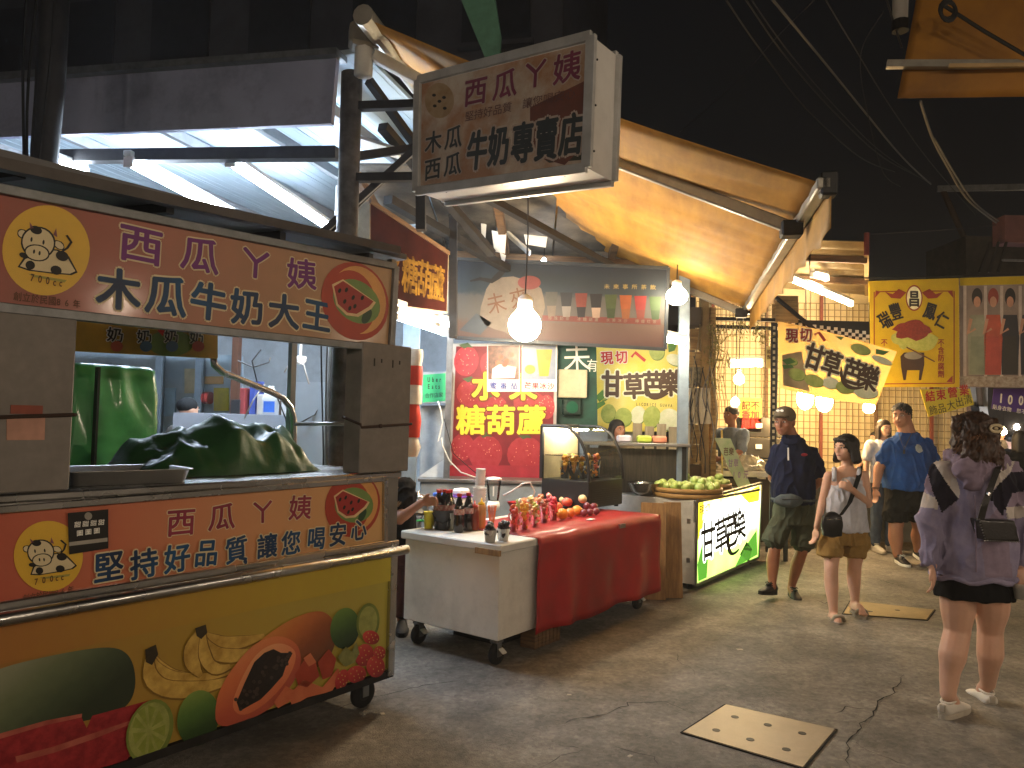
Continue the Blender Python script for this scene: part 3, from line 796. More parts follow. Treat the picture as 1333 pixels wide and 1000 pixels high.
# right-hand watermelon motif (used on both signs)
def melon(fr, par, cx, cy, s, y, sk=0.0):
    def T(pts): return [(cx + s * x, cy + s * (z + sk * x)) for x, z in pts]
    def add(nm, pts, m, k): pshape(fr, par, nm, T(pts), m, y - 0.0006 * k)
    add('motif_swirl', ell(0, .05, 1.0, 1.15, 0, 30), mat('motif_red', 'a8402c', rough=0.4, var=0.1), 1)
    add('motif_swirl', ell(.1, .0, .82, 1.0, 0, 30), mat('motif_peach', 'd49a58', rough=0.4, var=0.1), 2)
    add('motif_swirl', ell(-.1, .1, .72, .95, 0, 30), mat('motif_red', ''), 3)
    add('motif_rind', ell(.05, .05, .72, .62, .5, 24), mat('motif_green', '6f8a4a', rough=0.4, var=0.15), 4)
    add('motif_leaf', ell(.35, .45, .25, .12, -1.1, 16), mat('motif_dark_green', '27452c', rough=0.4), 5)
    add('motif_white', [(-.68, -.35), (-.35, -.55), (.62, .0), (.5, .2), (.1, .5), (-.25, .5), (-.55, .25)], mat('motif_cream', 'd9b98a', rough=0.4), 6)
    add('motif_flesh', [(-.62, -.3), (-.35, -.5), (.55, -.02), (.42, .15), (.05, .42), (-.22, .42), (-.5, .2)], mat('motif_flesh_red', '9c2f2a', rough=0.4, var=0.12), 7)
    for a, b in ((-.45, -.2), (-.25, -.25), (-.3, .1), (-.05, -.05), (.0, .2), (.22, -.08), (-.15, .28)):
        add('motif_seed', ell(a, b, .045, .08, .4, 8), ink_black, 8)
melon(fA, cA, 459, 656, 36, yS, -.1)
# black sticker on the panel
g = pshape(fA, cA, 'sticker', [(88, 668), (141, 663), (141, 714), (90, 722)], ink_black, yS - .008)
tline(fA, cA, '甜甜甜甜', [(101, 683), (132, 680)], 7, 8, ink_white, yS - .0095, off=.02)
tline(fA, cA, '圖圖圖', [(104, 694), (126, 691)], 7, 8, ink_white, yS - .0095, off=.02)
pshape(fA, cA, 'sticker_band', [(90, 706), (140, 700), (140, 705), (90, 711)], mat('sticker_grey', '9a968c'), yS - .0095)
pshape(fA, cA, 'sticker_dot', pell(115, 672, 5, 5), mat('sticker_grey', ''), yS - .0095)

# counter, posts, upper sign, roof --------------------------------
G().box(XL, 0.01, -0.015, 0.93, 1.195, 1.225, 0.006).obj('counter_top', steel, cA)
zs0, zs1 = 1.87, 2.32
for x, y in ((-0.05, 0.05), (-0.06, 0.86), (-2.6, 0.05), (-2.6, 0.86)):
    G().box(x - 0.018, x + 0.018, y - 0.018, y + 0.018, 1.225, 2.36).obj('upright', steel_dull, cA)
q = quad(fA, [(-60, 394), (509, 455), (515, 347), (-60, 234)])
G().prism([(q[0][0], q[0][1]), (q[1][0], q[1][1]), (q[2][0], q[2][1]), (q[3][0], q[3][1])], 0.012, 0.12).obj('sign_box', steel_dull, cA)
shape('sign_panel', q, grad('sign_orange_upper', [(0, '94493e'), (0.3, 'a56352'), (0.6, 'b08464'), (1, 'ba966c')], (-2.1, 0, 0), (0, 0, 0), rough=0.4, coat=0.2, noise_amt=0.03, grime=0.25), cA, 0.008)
for a, b in ((q[0], q[1]), (q[3], q[2]), (q[1], q[2])):
    G().beam((a[0], 0.004, a[1]), (b[0], 0.004, b[1]), 0.035, 0.035, 0.003).obj('sign_frame', galv, cA)
cow(fA, cA, 60, 326, 57, 0.006, 1.03, 0.12)
tline(fA, cA, '700cc', [(42, 361), (52, 363), (62, 365), (71, 367), (79, 368)], 12, 9, ink_brown, 0.000, lat=True)
tline(fA, cA, '創立於民國86年', [(23, 386), (100, 396)], 11, 10, ink_brown, 0.005, off=0.01)
tline(fA, cA, '西瓜ㄚ姨', [(184, 319), (261, 332), (333, 344), (393, 357)], 40, 42, ink_purple, 0.005, off=0.025, out_m=mat('lettering_halo'), out_off=0.055, jig=0.06, seed=8)
tline(fA, cA, '木瓜牛奶大王', [(155, 377), (217, 385), (272, 393), (322, 400), (370, 406), (413, 411)], 44, 42, ink_blue, 0.005, off=0.032, out_m=mat('lettering_halo'), out_off=0.065, jig=0.06, seed=9)
melon(fA, cA, 462, 390, 44, 0.006, .14)
rq = quad(fA, [(-60, 207), (520, 331), (520, 321), (-60, 191)], -0.02)
G().prism(rq, -0.03, 0.02).obj('roof_edge', mat('roof_edge_dark', '55504c', rough=.5, metal=.5, grime=.4), cA)
G().box(XL, 0.03, 0.021, 0.98, 2.37, 2.40).obj('roof', mat('roof_tin', '6b6a6a', rough=0.5, metal=0.5, grime=0.4), cA)
for k in range(5):
    G().beam((-0.2 - k * 0.55, 0.05, 2.345), (-0.45 - k * 0.55, 0.9, 2.345), 0.04, 0.04).obj('roof_rib', dark_iron, cA)
# inner menu strip
fM = Frame(fA.wor(0, 0.8, 0), fA.a)
ms = thing('menu_strip', 'yellow printed menu strip hanging inside the juice cart roof', 'menu', fM)
q = quad(fM, [(60, 395), (284, 405), (284, 467), (60, 455)])
G().prism(q, 0.004, 0.03).obj('board', mat('menu_yellow', 'c89a2a', rough=0.5, col2='8f7a2a', scale=3), ms)
pshape(fM, ms, 'print_patch', pell(222, 447, 30, 17), mat('menu_green', '66813a', rough=0.5), 0.0025)
pshape(fM, ms, 'print_patch', [(205, 430), (215, 428), (212, 438)], ink_red, 0.0015)
tline(fM, ms, '奶奶奶奶', [(150, 436), (188, 438), (223, 438), (256, 439)], 16, 18, ink_black, 0.001, off=0.02, out_m=ink_white, out_off=0.07, jig=.1)
for a, m_ in ((152, 'c05a3a'), (190, '3a5f7a'), (224, '4a6a8a'), (258, '9a4030')):
    pshape(fM, ms, 'printed_fruit', pell(a, 451, 8, 7), mat('menu_' + m_, m_, rough=0.5), 0.0005)
G().beam((q[0][0], 0.02, q[0][1] - 0.012), (q[1][0], 0.02, q[1][1] - 0.012), 0.03, 0.03).obj('bottom_bar', dark_iron, ms)
a_ = fA.loc(fM.wor(q[1][0], 0.0, q[1][1])); b_ = fA.px(455, 452, 0.14)
G().beam((a_.x, a_.y, a_.z + 0.04), (b_[0], 0.14, b_[1] + 0.04), 0.02, 0.09, 0.003).obj('side_valance', mat('valance_metal_yellow', '9a7c3c', rough=0.35, metal=0.5), cA)
# bent steel pipe
pts = [(277, 462), (279, 475), (290, 485), (320, 497), (352, 510), (368, 518), (378, 530), (382, 545), (382, 580), (380, 632)]
P_ = [fA.px(a, b, 0.83) for a, b in pts]
G().tube([(x, 0.83, z) for x, z in P_], 0.019, 12).obj('bent_pipe', steel, cA, True)
pa_, pb_ = fA.px(384, 552, 0.83), fA.px(452, 552, 0.3)
G().tube([(pa_[0], 0.83, pa_[1]), (pb_[0], 0.3, pb_[1])], 0.012, 10).obj('cross_pipe', steel_dull, cA, True)
# folded grey flaps tied with rope
flap_m = mat('flap_grey', '86807a', rough=0.6, col2='6d6862', scale=5, grime=0.35)
def flap(pxs, y0, y1, label, rope_py, stick=None):
    x0 = fA.px(pxs[0], 540, y0)[0]; x1 = fA.px(pxs[1], 540, y0)[0]
    t = thing('folding_flap', label, 'flap', loc=fA.wor((x0 + x1) / 2, y0, 1.227), rz=fA.a)
    w = (x1 - x0) / 2
    zt = fA.px(pxs[1], pxs[2], y0)[1] - 1.227; zb = fA.px(pxs[1], pxs[3], y0)[1] - 1.227
    G().box(-w, w, 0, y1 - y0, max(0.0, zb), zt, 0.006).obj('board', flap_m, t)
    z0 = fA.px(pxs[1], rope_py, y0)[1] - 1.227
    pts_ = [(-w - .006, y1 - y0, z0 + .03), (-w - .006, -.006, z0 - 0.005)] + [(-w + 2 * w * i / 6, -0.007, z0 - 0.02 + 0.02 * i / 6) for i in range(7)] + [(w + .006, -.006, z0), (w + .006, y1 - y0, z0)]
    G().tube(pts_, 0.007, 6).obj('rope', mat('rope_brown', '3a2a22', rough=0.9), t)
    if stick == 'knot': G().ball((-0.05, -0.012, z0 - 0.012), (0.016, 0.01, 0.011), 8, 6).obj('knot', mat('rope_brown', ''), t); 
    if stick == 'paper':
        G().box(-.02, .1, -0.004, -0.001, z0 - 0.09, z0 - .01).wob(.004, 20).obj('sticker', mat('sticker_pink', 'b58a78', rough=0.7, grime=.3), t)
        G().box(-.01, .09, -0.004, -0.001, z0 + 0.0, z0 + .03).obj('sticker', mat('sticker_rust', '8a4a3a', rough=0.7, grime=.3), t)
    for k in range(4):
        if stick == 'knot': G().box(-0.1 + k * .05 + (0.03 if k > 1 else 0), -0.092 + k * .05 + (0.03 if k > 1 else 0), -0.002, 0.004, zt - 0.12 + .02 * (k % 2), zt - 0.08).obj('slot', ink_black, t)
flap((470, 534, 452, 616), -0.02, 0.11, 'grey folded flap tied with brown rope beside the cart end', 552, 'knot')
flap((-70, 95, 408, 648), -0.01, 0.05, 'large grey folded flap with torn stickers at the cart front', 540, 'paper')
# casters
for x, y in ((-0.12, 0.1), (-0.12, 0.8), (-2.5, 0.1), (-2.5, 0.8)): caster(cA, x, y, 0.075, False)

# things on and behind cart A --------------------------------------
# steel tray
fT = Frame(fA.wor(-1.0, 0.0, 1.2265), fA.a + R(-14))
tx0 = fA.px(88, 630, 0.06)[0]; tx1 = fA.px(246, 630, 0.2)[0]
tr = thing('steel_tray', 'shallow stainless steel tray on the juice cart counter', 'tray', loc=fA.wor((tx0 + tx1) / 2, 0.24, 1.2265), rz=fA.a + R(-10))
hw = (tx1 - tx0) / 2 * 0.8; hd = 0.17
def rect(w, d, z, r=0.03):
    o = []
    for cx, cy, a0 in ((w - r, d - r, 0), (-w + r, d - r, 90), (-w + r, -d + r, 180), (w - r, -d + r, 270)):
        for k in range(4): o.append((cx + r * math.cos(R(a0 + 30 * k)), cy + r * math.sin(R(a0 + 30 * k)), z))
    return o
G().loft([rect(hw * .94, hd * .92, 0), rect(hw, hd, 0.052), rect(hw + .012, hd + .012, 0.054), rect(hw + .012, hd + .012, 0.057), rect(hw - .004, hd - .004, 0.055), rect(hw * .93, hd * .91, 0.006)], True).obj('pan', mat('tray_steel', 'c5c5c2', rough=.38, metal=.75, var=.05), tr, True)
# green tarpaulin heap
tarp = mat('tarpaulin_green', '2a5a30', rough=0.42, col2='1b4020', scale=3, bump=0.7, bscale=11, coat=0.1)
lx0, lx1 = fA.px(172, 600, .42)[0], fA.px(392, 600, .42)[0]
hl = (lx1 - lx0) / 2
t = thing('covered_goods', 'crumpled dark green tarpaulin heap covering goods on the cart counter', 'tarpaulin', loc=fA.wor((lx0 + lx1) / 2, 0.5, 1.2265), rz=fA.a)
rows = []
PK = [(-.75, .0, .16), (-.42, .1, .21), (-.05, -.1, .25), (.22, .15, .24), (.5, -.05, .215), (.8, .0, .2)]   # goods poking up under the cover
for i in range(46):
    row = []
    for j in range(80):
        u_, v_ = i / 45 * 2 - 1, j / 79 * 2 - 1
        h = 0.0
        for a_, b_, hh in PK:      # cover sags in straight planes between the peaks
            h = max(h, hh - .17 * abs(v_ - a_) - .13 * abs(u_ - b_) ** 1.3)
        edge = min(1.0, (1 - abs(u_)) * 3.2) * min(1.0, (1 - abs(v_)) * 7)
        p3 = Vector((v_ * 2.0, u_ * 1.0, 0.4)); w_ = noise.noise_vector(p3 * 1.5)
        q3 = p3 + w_ * .25; cre = .11 * noise.voronoi(q3 * 1.15)[0][0] + .035 * noise.voronoi(q3 * 3.1)[0][0] - .06
        h = max(0.0, (h + cre) * edge ** .6)
        row.append((v_ * hl * (1 + .02 * noise.noise(p3 * 3)), u_ * 0.26 * (1 + .06 * noise.noise(p3 * 2)), h + 0.002))
    rows.append(row)
for _ in range(1):
    nw = [[list(p) for p in r] for r in rows]
    for i in range(1, 45):
        for j in range(1, 79): nw[i][j][2] = (rows[i][j][2] * 2 + rows[i - 1][j][2] + rows[i + 1][j][2] + rows[i][j - 1][2] + rows[i][j + 1][2]) / 6
    rows = [[tuple(p) for p in r] for r in nw]
G().grid(rows).obj('tarpaulin', tarp, t, True)
# tarp-covered rack behind
fK = Frame(fA.wor(0, 1.12, 0), fA.a)
k0, k1 = fK.px(92, 550)[0], fK.px(208, 550)[0]
ztop = fK.px(150, 480)[1]
rk = thing('covered_rack', 'tall rack draped with a bright green tarpaulin behind the cart', 'rack', loc=fK.wor((k0 + k1) / 2, 0, 0), rz=fA.a)
w = (k1 - k0) / 2
rings = []
for i in range(40):
    s = i / 39; z = 0.15 + (ztop - 0.15) * s
    ring = []
    base = [(-w, 0), (w, 0), (w, 0.45), (-w, 0.45)]
    per = []
    for a in range(4):
        p, q_ = Vector(base[a]), Vector(base[(a + 1) % 4])
        for k in range(20):
            v = p.lerp(q_, k / 20); per.append(v)
    for k, v in enumerate(per):
        n_ = Vector((v.x, v.y - 0.22)); n_.normalize()
        fold = 0.03 * noise.noise(Vector((v.x * 4, v.y * 4, z * 2.2))) + .075 * noise.voronoi(Vector((v.x * 5 + z * 1.5, v.y * 5, z * 2.2)))[0][0] - .03
        dg_ = 0.0
        taper = 1.0 - 0.05 * s
        ring.append(((v.x + n_.x * (fold + dg_)) * taper, (v.y + n_.y * (fold + dg_) - .22) * taper + .22, z + (0.02 * math.sin(k * .6) if i == 0 else 0)))
    rings.append(ring)
rings.append([(x * .9, (y - .22) * .9 + .22, z + 0.02) for x, y, z in rings[-1]])
G().loft(rings).obj('tarpaulin', mat('tarpaulin_bright', '3f9a55', rough=0.4, col2='2c7a40', scale=3, bump=0.12, bscale=14, coat=0.25), rk, True)
G().beam((-w * .55, -0.035, 0.2), (-w * .55, -0.035, ztop), 0.035, 0.012).obj('edge_binding', mat('binding_dark', '101c14', rough=0.6), rk)
# ================================================================ cart B: white cart with red cloth
pb = atZ(648, 833, 0.18)
fB = Frame((pb.x, pb.y, 0), d=U)
cB = thing('dessert_cart', 'white counter cart on casters with a red cloth over the front', 'cart', fB)
whitem = mat('cart_white', 'd6d3cb', rough=0.33, metal=0.15, var=0.05, scale=2, grime=0.3, coat=0.2)
LB, DB, ZT = 2.06, 0.80, 0.755
G().box(0.0, LB, 0.0, DB, 0.17, 0.70, 0.004).obj('body', whitem, cB)
G().box(-0.03, LB + 0.01, -0.03, DB + 0.02, 0.703, ZT, 0.008).obj('counter_slab', white_paint, cB)
cloth = mat('cloth_red', 'a3181b', rough=0.5, col2='8a1216', scale=5, bump=0.06, bscale=8, coat=0.25)
xc = fB.px(694, 702)[0] + 0.0
rows = []
for s in range(0, 5): rows.append([(xc + (LB - xc + .03) * j / 50, DB * 0.9 * (1 - s / 4) - 0.036 * s / 4, ZT + 0.004 + 0.002 * math.sin(j * .7 + s)) for j in range(51)])
for i in range(1, 14):
    z = ZT - (ZT - 0.145) * i / 13
    rows.append([(xc - 0.01 * i / 13 + (LB - xc + .04) * j / 50, -0.042 - 0.004 * math.sin(j * .8) * (i / 13) - 0.035 * (i / 13) * max(0, math.sin((j - 30) * .23)) ** 3 + .03 * (i / 13) * noise.noise(Vector((j * .16, i * .12, 3))) - .012 * noise.voronoi(Vector((j * .13 + i * .05, i * .22, 1)))[0][0], z + 0.012 * math.sin(j * .25) * (i / 13)) for j in range(51)])
ob = G().grid(rows).obj('tablecloth', cloth, cB, True)
ob.modifiers.new('t', 'SOLIDIFY').thickness = 0.004
rows = [[(LB + 0.03 + 0.008 * math.sin(j + i), -0.05 + (DB + .02) * j / 14, ZT - 0.59 * i / 8) for j in range(15)] for i in range(9)]
G().grid(rows).obj('cloth_end', cloth, cB, True)
q = [fB.px(627, 711, -0.035), fB.px(662, 719, -0.035)]
G().beam((-0.036, 0.16, 0.705), (-0.036, -0.03, 0.705), 0.02, 0.035).obj('edge_strip', ply_wood, cB)
G().box(xc + 1.05, xc + 1.13, -0.06, -0.04, ZT - 0.04, ZT - 0.01).obj('clip', steel, cB)
for x, y in ((0.08, 0.07), (0.08, DB - 0.07), (LB - 0.12, 0.07), (LB - 0.12, DB - 0.07)): caster(cB, x, y, 0.065, True)
# crate and timber under the cart
wc = thing('timber_block', 'short stack of timber battens under the red cloth', 'timber', loc=fB.wor(0.62, 0.06, 0), rz=fB.a)
for k in range(7): G().box(-0.14 + k * 0.045, -0.102 + k * 0.045, 0, 0.12, 0, 0.15, 0.003).obj('batten', old_wood, wc)
ck = thing('plastic_crate', 'dark plastic crate pushed under the white cart', 'crate', loc=fB.wor(0.75, 0.5, 0), rz=fB.a)
G().box(-0.35, 0.35, -0.2, 0.2, 0.0, 0.03).obj('base', black_plastic, ck)
for s in (-1, 1):
    for k in range(9): G().box(-0.35 + k * 0.0855, -0.33 + k * 0.0855, s * 0.2 - 0.01, s * 0.2 + 0.01, 0.03, 0.14).obj('slat', black_plastic, ck)
    G().box(-0.35, 0.35, s * 0.2 - 0.012, s * 0.2 + 0.012, 0.14, 0.16).obj('rim', black_plastic, ck)
    G().box(s * 0.35 - 0.01, s * 0.35 + 0.01, -0.19, 0.19, 0.03, 0.16).obj('side', black_plastic, ck)

ZB = ZT + 0.001; ZC = ZT + 0.009
def onB(px, py, z=None): return atZ(px, py, ZB if z is None else z)
glass = mat('clear_plastic', 'ffffff', rough=0.05, trans=1.0, ior=1.3, var=0.0)
thinglass = bpy.data.materials.new('thin_glass'); thinglass.use_nodes = True
def _tg():
    N, L = thinglass.node_tree.nodes, thinglass.node_tree.links
    N.remove(N['Principled BSDF'])
    t = N.new('ShaderNodeBsdfTransparent'); t.inputs[0].default_value = (0.95, 0.96, 0.94, 1)
    g = N.new('ShaderNodeBsdfGlossy'); g.inputs['Roughness'].default_value = 0.04
    f = N.new('ShaderNodeFresnel'); f.inputs[0].default_value = 1.5
    m = N.new('ShaderNodeMixShader'); L.new(f.outputs[0], m.inputs[0]); L.new(t.outputs[0], m.inputs[1]); L.new(g.outputs[0], m.inputs[2])
    L.new(m.outputs[0], N['Material Output'].inputs[0])
_tg(); MATS['thin_glass'] = thinglass
cola = mat('cola', '150a08', rough=0.12, var=0.2, coat=0.6)
red_cap = mat('cap_red', 'b3201c', rough=0.35)
def bottle(loc, h, label):
    t = thing('soda_bottle', label, 'bottle', loc=loc, group='dark soda bottles on the white cart')
    r = h * 0.135
    G().lathe([(r * .8, 0), (r, 0.012), (r, h * .28), (r * .9, h * .36), (r, h * .44), (r, h * .62), (r * .72, h * .76), (r * .42, h * .88), (r * .4, h * .94)], 14).obj('body', cola, t, True)
    G().lathe([(r * 1.02, h * .46), (r * 1.02, h * .61)], 14, capb=False, capt=False).obj('paper_label', mat('label_grey', 'b9a9a0', rough=0.5, col2='8f2a2a', scale=40), t, True)
    G().lathe([(r * .5, h * .93), (r * .5, h), (r * .46, h)], 12).obj('cap', red_cap, t)
    return t
b0 = bottle(onB(597, 693), 0.255, 'upright dark soda bottle with red cap in front of the bucket')
dup(b0, onB(609, 691), 1.0, 'upright dark soda bottle with red cap beside the sauce bottles')
bk = onB(577, 689)
t = thing('bottle_bucket', 'dark bucket holding soda bottles at the cart corner', 'bucket', loc=bk)
G().lathe([(0.062, 0), (0.075, 0.13), (0.079, 0.135), (0.07, 0.13), (0.058, 0.006)], 20).obj('bucket', mat('bucket_grey', '3b3b3d', rough=0.4, var=.2), t, True)
G().tube([(-0.078, 0, 0.11), (-0.05, -0.06, 0.07), (0, -0.082, 0.05), (0.05, -0.06, 0.07), (0.078, 0, 0.11)], 0.003, 6).obj('handle', cable_black, t)
for i, (dx, dy) in enumerate([(-0.032, -0.02), (0.03, -0.025), (0.0, 0.035), (-0.04, 0.035), (.04, .03)]):
    dup(b0, bk + Vector((dx, dy, 0.012)), i, 'dark soda bottle with red cap standing in the bucket')
bx = thing('clear_box', 'clear ribbed plastic tub beside the bottle bucket', 'tub', loc=onB(590, 690) + Vector((-.01, 0.0, 0)))
G().lathe([(0.028, 0), (0.034, 0.11), (0.036, 0.115)], 10).obj('tub', mat('frosted', 'cfcfc8', rough=0.3, trans=0.6), bx, True)
t = thing('drink_cup', 'small bright yellow tub at the end of the white cart', 'tub', loc=onB(558, 688))
G().lathe([(0.03, 0), (0.036, 0.11), (0.039, 0.115), (0.033, 0.11), (0.028, .005)], 16).obj('tub', mat('tub_yellow', 'd8c92f', rough=0.4), t, True)
G().tube([(-0.034, -.015, 0.05), (-.05, -.03, 0.07), (-0.034, -.015, 0.1)], 0.003, 5).obj('handle', cable_black, t)
# sauce bottles
def squeeze(px, py, col, nm, h, tipc):
    t = thing('sauce_bottle', nm, 'sauce bottle', loc=onB(px, py), group='squeeze bottles on the white cart')
    r = 0.033
    G().lathe([(r * .9, 0), (r, 0.01), (r, h * .72), (r * .85, h * .8), (r * .6, h * .84)], 14).obj('body', mat('sauce_' + col, col, rough=0.3, coat=.3), t, True)
    G().lathe([(r * .75, h * .82), (r * .7, h * .88), (r * .25, h * .92), (r * .12, h * 1.05)], 12).obj('nozzle', mat('noz_' + tipc, tipc, rough=0.35), t, True)
squeeze(617, 690, '7a2f1a', 'brown sauce squeeze bottle with red nozzle on the white cart', 0.19, 'b53020')
squeeze(626, 688, 'd39a5a', 'pale orange squeeze bottle with yellow nozzle on the white cart', 0.2, 'e3b81f')
# cup stack and blender
t = thing('cup_stack', 'tall leaning stack of white plastic cups', 'cup stack', loc=onB(622, 672), rot=(0, R(2.5), 0))
for k in range(16):
    z = 0.02 + k * 0.021
    G().lathe([(0.042, z - .0), (0.052, z + 0.03), (0.0545, z + 0.033)] if k < 9 else [(0.033, z), (0.038, z + 0.03), (0.04, z + 0.033)], 18, capt=False).obj('cup', white_plastic, t, True)
G().lathe([(0.038, 0.0), (0.042, 0.05)], 18).obj('cup', white_plastic, t, True)
t = thing('blender_jar', 'glass blender jar with white lid and base', 'blender', loc=onB(642, 664))
G().lathe([(0.055, 0), (0.055, 0.04), (0.045, 0.075)], 18).obj('base', white_plastic, t, True)
G().lathe([(0.042, 0.075), (0.05, 0.12), (0.062, 0.25)], 18, capb=False, capt=False).obj('jar', thinglass, t, True)
G().lathe([(0.064, 0.25), (0.066, 0.262), (0.05, 0.27), (0.02, 0.275)], 18).obj('lid', white_plastic, t, True)
G().box(-.006, .006, -0.06, -0.055, 0.12, 0.2).obj('scale_mark', white_plastic, t)
# fruit cups in a row
def fruit_cup(px, py, cols, label, h=0.115, r=0.037, dark=False, n=34, mound=0.05, z=None, loc=None, grp='cups of cut fruit on the red cloth'):
    t = thing('fruit_cup', label, 'fruit cup', loc=loc if loc is not None else onB(px, py, z or ZC), group=grp)
    G().lathe([(r * .72, 0), (r, h), (r * 1.06, h + .003)], 16, capt=False).obj('cup', thinglass if not dark else mat('cup_milky', 'c5c5c0', rough=.3, trans=.4), t, True)
    rnd = random.Random(px)
    ms_ = [mat('fr_' + c, c, rough=0.3, coat=0.4, var=.2, scale=30) for c in cols]
    for k in range(n):
        a = rnd.uniform(0, 6.28); zz = rnd.uniform(0.015, h + mound); rr = (r * .72 + (r * .28) * min(1, zz / h)) * .66 * (1 if zz < h else 0.75) * math.sqrt(rnd.uniform(.25, 1))
        M_ = Euler((rnd.uniform(0, 3), rnd.uniform(0, 3), 0)).to_matrix().to_4x4(); M_.translation = (rr * math.cos(a), rr * math.sin(a), zz)
        s = r * rnd.uniform(.36, .52)
        G().ball((0, 0, 0), (s * 1.15, s * .9, s * .75), 9, 7, M=M_, jit=.25, seed=k).obj('fruit_piece', ms_[k % len(ms_)], t, True)
    return t
fruit_cup(668, 692, ['c8402a', 'd8603a', 'b02a20'], 'cup of red melon pieces nearest the white counter edge')
fruit_cup(682, 689, ['e8a02a', 'f0b83c', 'd98a20'], 'cup of orange mango pieces next to the red melon cup')
fruit_cup(696, 685, ['d8c070', 'c8a050', 'e5dfc0', 'a8a840'], 'cup of mixed pale fruit beside the mango cup')
fruit_cup(708, 680, ['8a5a3a', 'c8a070', 'b0452a'], 'cup of brown and pink fruit in the middle of the row')
fruit_cup(720, 677, ['d83040', 'e85060'], 'cup of pink watermelon pieces next to the whole fruit', mound=.06)
for px, py, cc, lb in ((676, 681, ['d0c8a0', 'a8b860', 'd8d0b8'], 'cup of pale green fruit behind the mango cup'), (690, 677, ['c9b060', 'e0d8b0'], 'cup of pale pear pieces behind the mixed cup'), (703, 672, ['b05a3a', 'd8a070'], 'cup of peach pieces behind the brown fruit cup'), (715, 669, ['c84050', 'd89080'], 'cup of rosy fruit behind the watermelon cup')):
    fruit_cup(px, py, cc, lb)
for px, py, lb in ((638, 706, 'small tub of dark berries at the slab corner'), (655, 704, 'small tub of dark berries beside the melon cup')):
    fruit_cup(px, py, ['1d1418', '2c1c22'], lb, h=0.075, r=0.042, dark=True, mound=.035, z=ZB, grp='tubs of dark berries')
# straws and sundries behind
t = thing('straw_holder', 'bundle of orange drinking straws behind the berry tubs', 'straws', loc=onB(640, 684))
for k in range(14):
    a = k * .45
    G().tube([(0.012 * math.cos(a), 0.012 * math.sin(a), 0), (0.03 * math.cos(a), 0.03 * math.sin(a), 0.14)], 0.0035, 6).obj('straw', mat('straw_orange', 'd8803a', rough=.4), t)
# whole fruit
def whole(px, py, r, col, nm, sq=1.0, z=None, col2=None, lift=0.0):
    w = onB(px, py, ZC) + Vector((0, 0, r * sq * .96 + lift))
    o = G().ball((0, 0, 0), (r, r, r * sq), 14, 10, jit=.08, seed=px).obj('fruit', mat('whole_' + col, col, rough=0.35, col2=col2, scale=18, coat=.3), None, True, loc=w)
    o.name = nm[0]; tag(o, nm[1], nm[0].replace('_', ' '), 'whole fruit heaped on the red cloth')
OR = ('orange', 'whole orange in the fruit heap on the red cloth'); MG = ('mango', 'reddish mango lying in the fruit heap'); PR = ('pear', 'pale wax apple in the fruit heap by the display case'); LY = ('passion_fruit', 'dark red passion fruit at the end of the heap')
whole(732, 676, .045, 'd98a2a', OR, .95); whole(742, 674, .04, 'd9742a', OR, .95); whole(751, 671, .042, 'e0963a', OR, .95)
whole(738, 664, .047, 'c0563a', MG, .8, lift=.03); whole(726, 668, .04, 'd06a4a', MG, .85, lift=.02)
for i, (a, b, l) in enumerate([(744, 662, .03), (754, 660, .045), (765, 664, .05), (770, 660, .02), (733, 662, .04), (722, 660, .02), (758, 666, .07)]): whole(a, b, .037, 'e0cfa0', PR, .95, col2='c9a86a', lift=l)
for a, b, l in ((760, 672, 0), (768, 671, 0), (776, 670, 0), (764, 668, .03), (773, 667, .02)): whole(a, b, .03, '6d1f2a', LY, .95, lift=l)
tag(G().box(-.035, .035, -.02, .02, 0, .008, .002).obj('price_card', white_plastic, None, loc=onB(769, 677, ZC), rot=(0, 0, fB.a)), 'small white card lying on the red cloth by the fruit', 'card')
t = thing('fruit_basket', 'red plastic basket of fruit behind the fruit cups', 'basket', loc=onB(690, 664, ZC) + Vector((0.02, 0.1, 0)), rz=fB.a)
G().loft([rect(.17, .11, 0), rect(.2, .13, .06), rect(.205, .135, .062), rect(.19, .125, .058), rect(.16, .1, .006)], True).obj('basket', mat('basket_red', 'b5202a', rough=.4), t, True)
for k in range(10):
    a = k * 2.4; G().ball((0.1 * math.cos(a) * (k / 10 + .3), 0.07 * math.sin(a), .055), .035, 10, 7).obj('fruit', mat('basket_fruit', '8a2a2a' , rough=.35, col2='c07a4a', scale=4), t, True)
t = thing('storage_jar', 'white jar with a blue screw lid on the cart end', 'jar', loc=onB(570, 672) + Vector((0, .1, 0)), )
G().lathe([(0.05, 0), (0.055, 0.01), (0.055, 0.13), (0.045, 0.14)], 16).obj('jar', white_plastic, t, True)
G().lathe([(0.052, 0.14), (0.054, 0.165), (0.05, 0.168)], 16).obj('lid', mat('lid_blue', '2a5fc0', rough=.4), t, True)
t = thing('plastic_tub', 'stack of white tubs with a purple lid behind the soda bottles', 'tub', loc=onB(600, 668) + Vector((0, .08, 0)), rz=fB.a)
G().box(-.09, .09, -.07, .07, 0, .12, .01).obj('tub', white_plastic, t); G().box(-.095, .095, -.075, .075, .12, .135, .005).obj('lid', mat('lid_purple', '7a3fb0', rough=.4), t)
G().box(-.07, .05, -.05, .05, .136, .19, .015).obj('bag', white_plastic, t)
t = thing('steel_pot', 'steel pot with black knob lid behind the white cart', 'pot', loc=atZ(543, 668, .76))
G().lathe([(.07, 0), (.09, .02), (.09, .12), (.093, .122)], 18).obj('pot', steel, t, True); G().lathe([(.092, .123), (.06, .145), (.015, .15), (.018, .17), (.012, .175)], 18).obj('lid', steel, t, True)
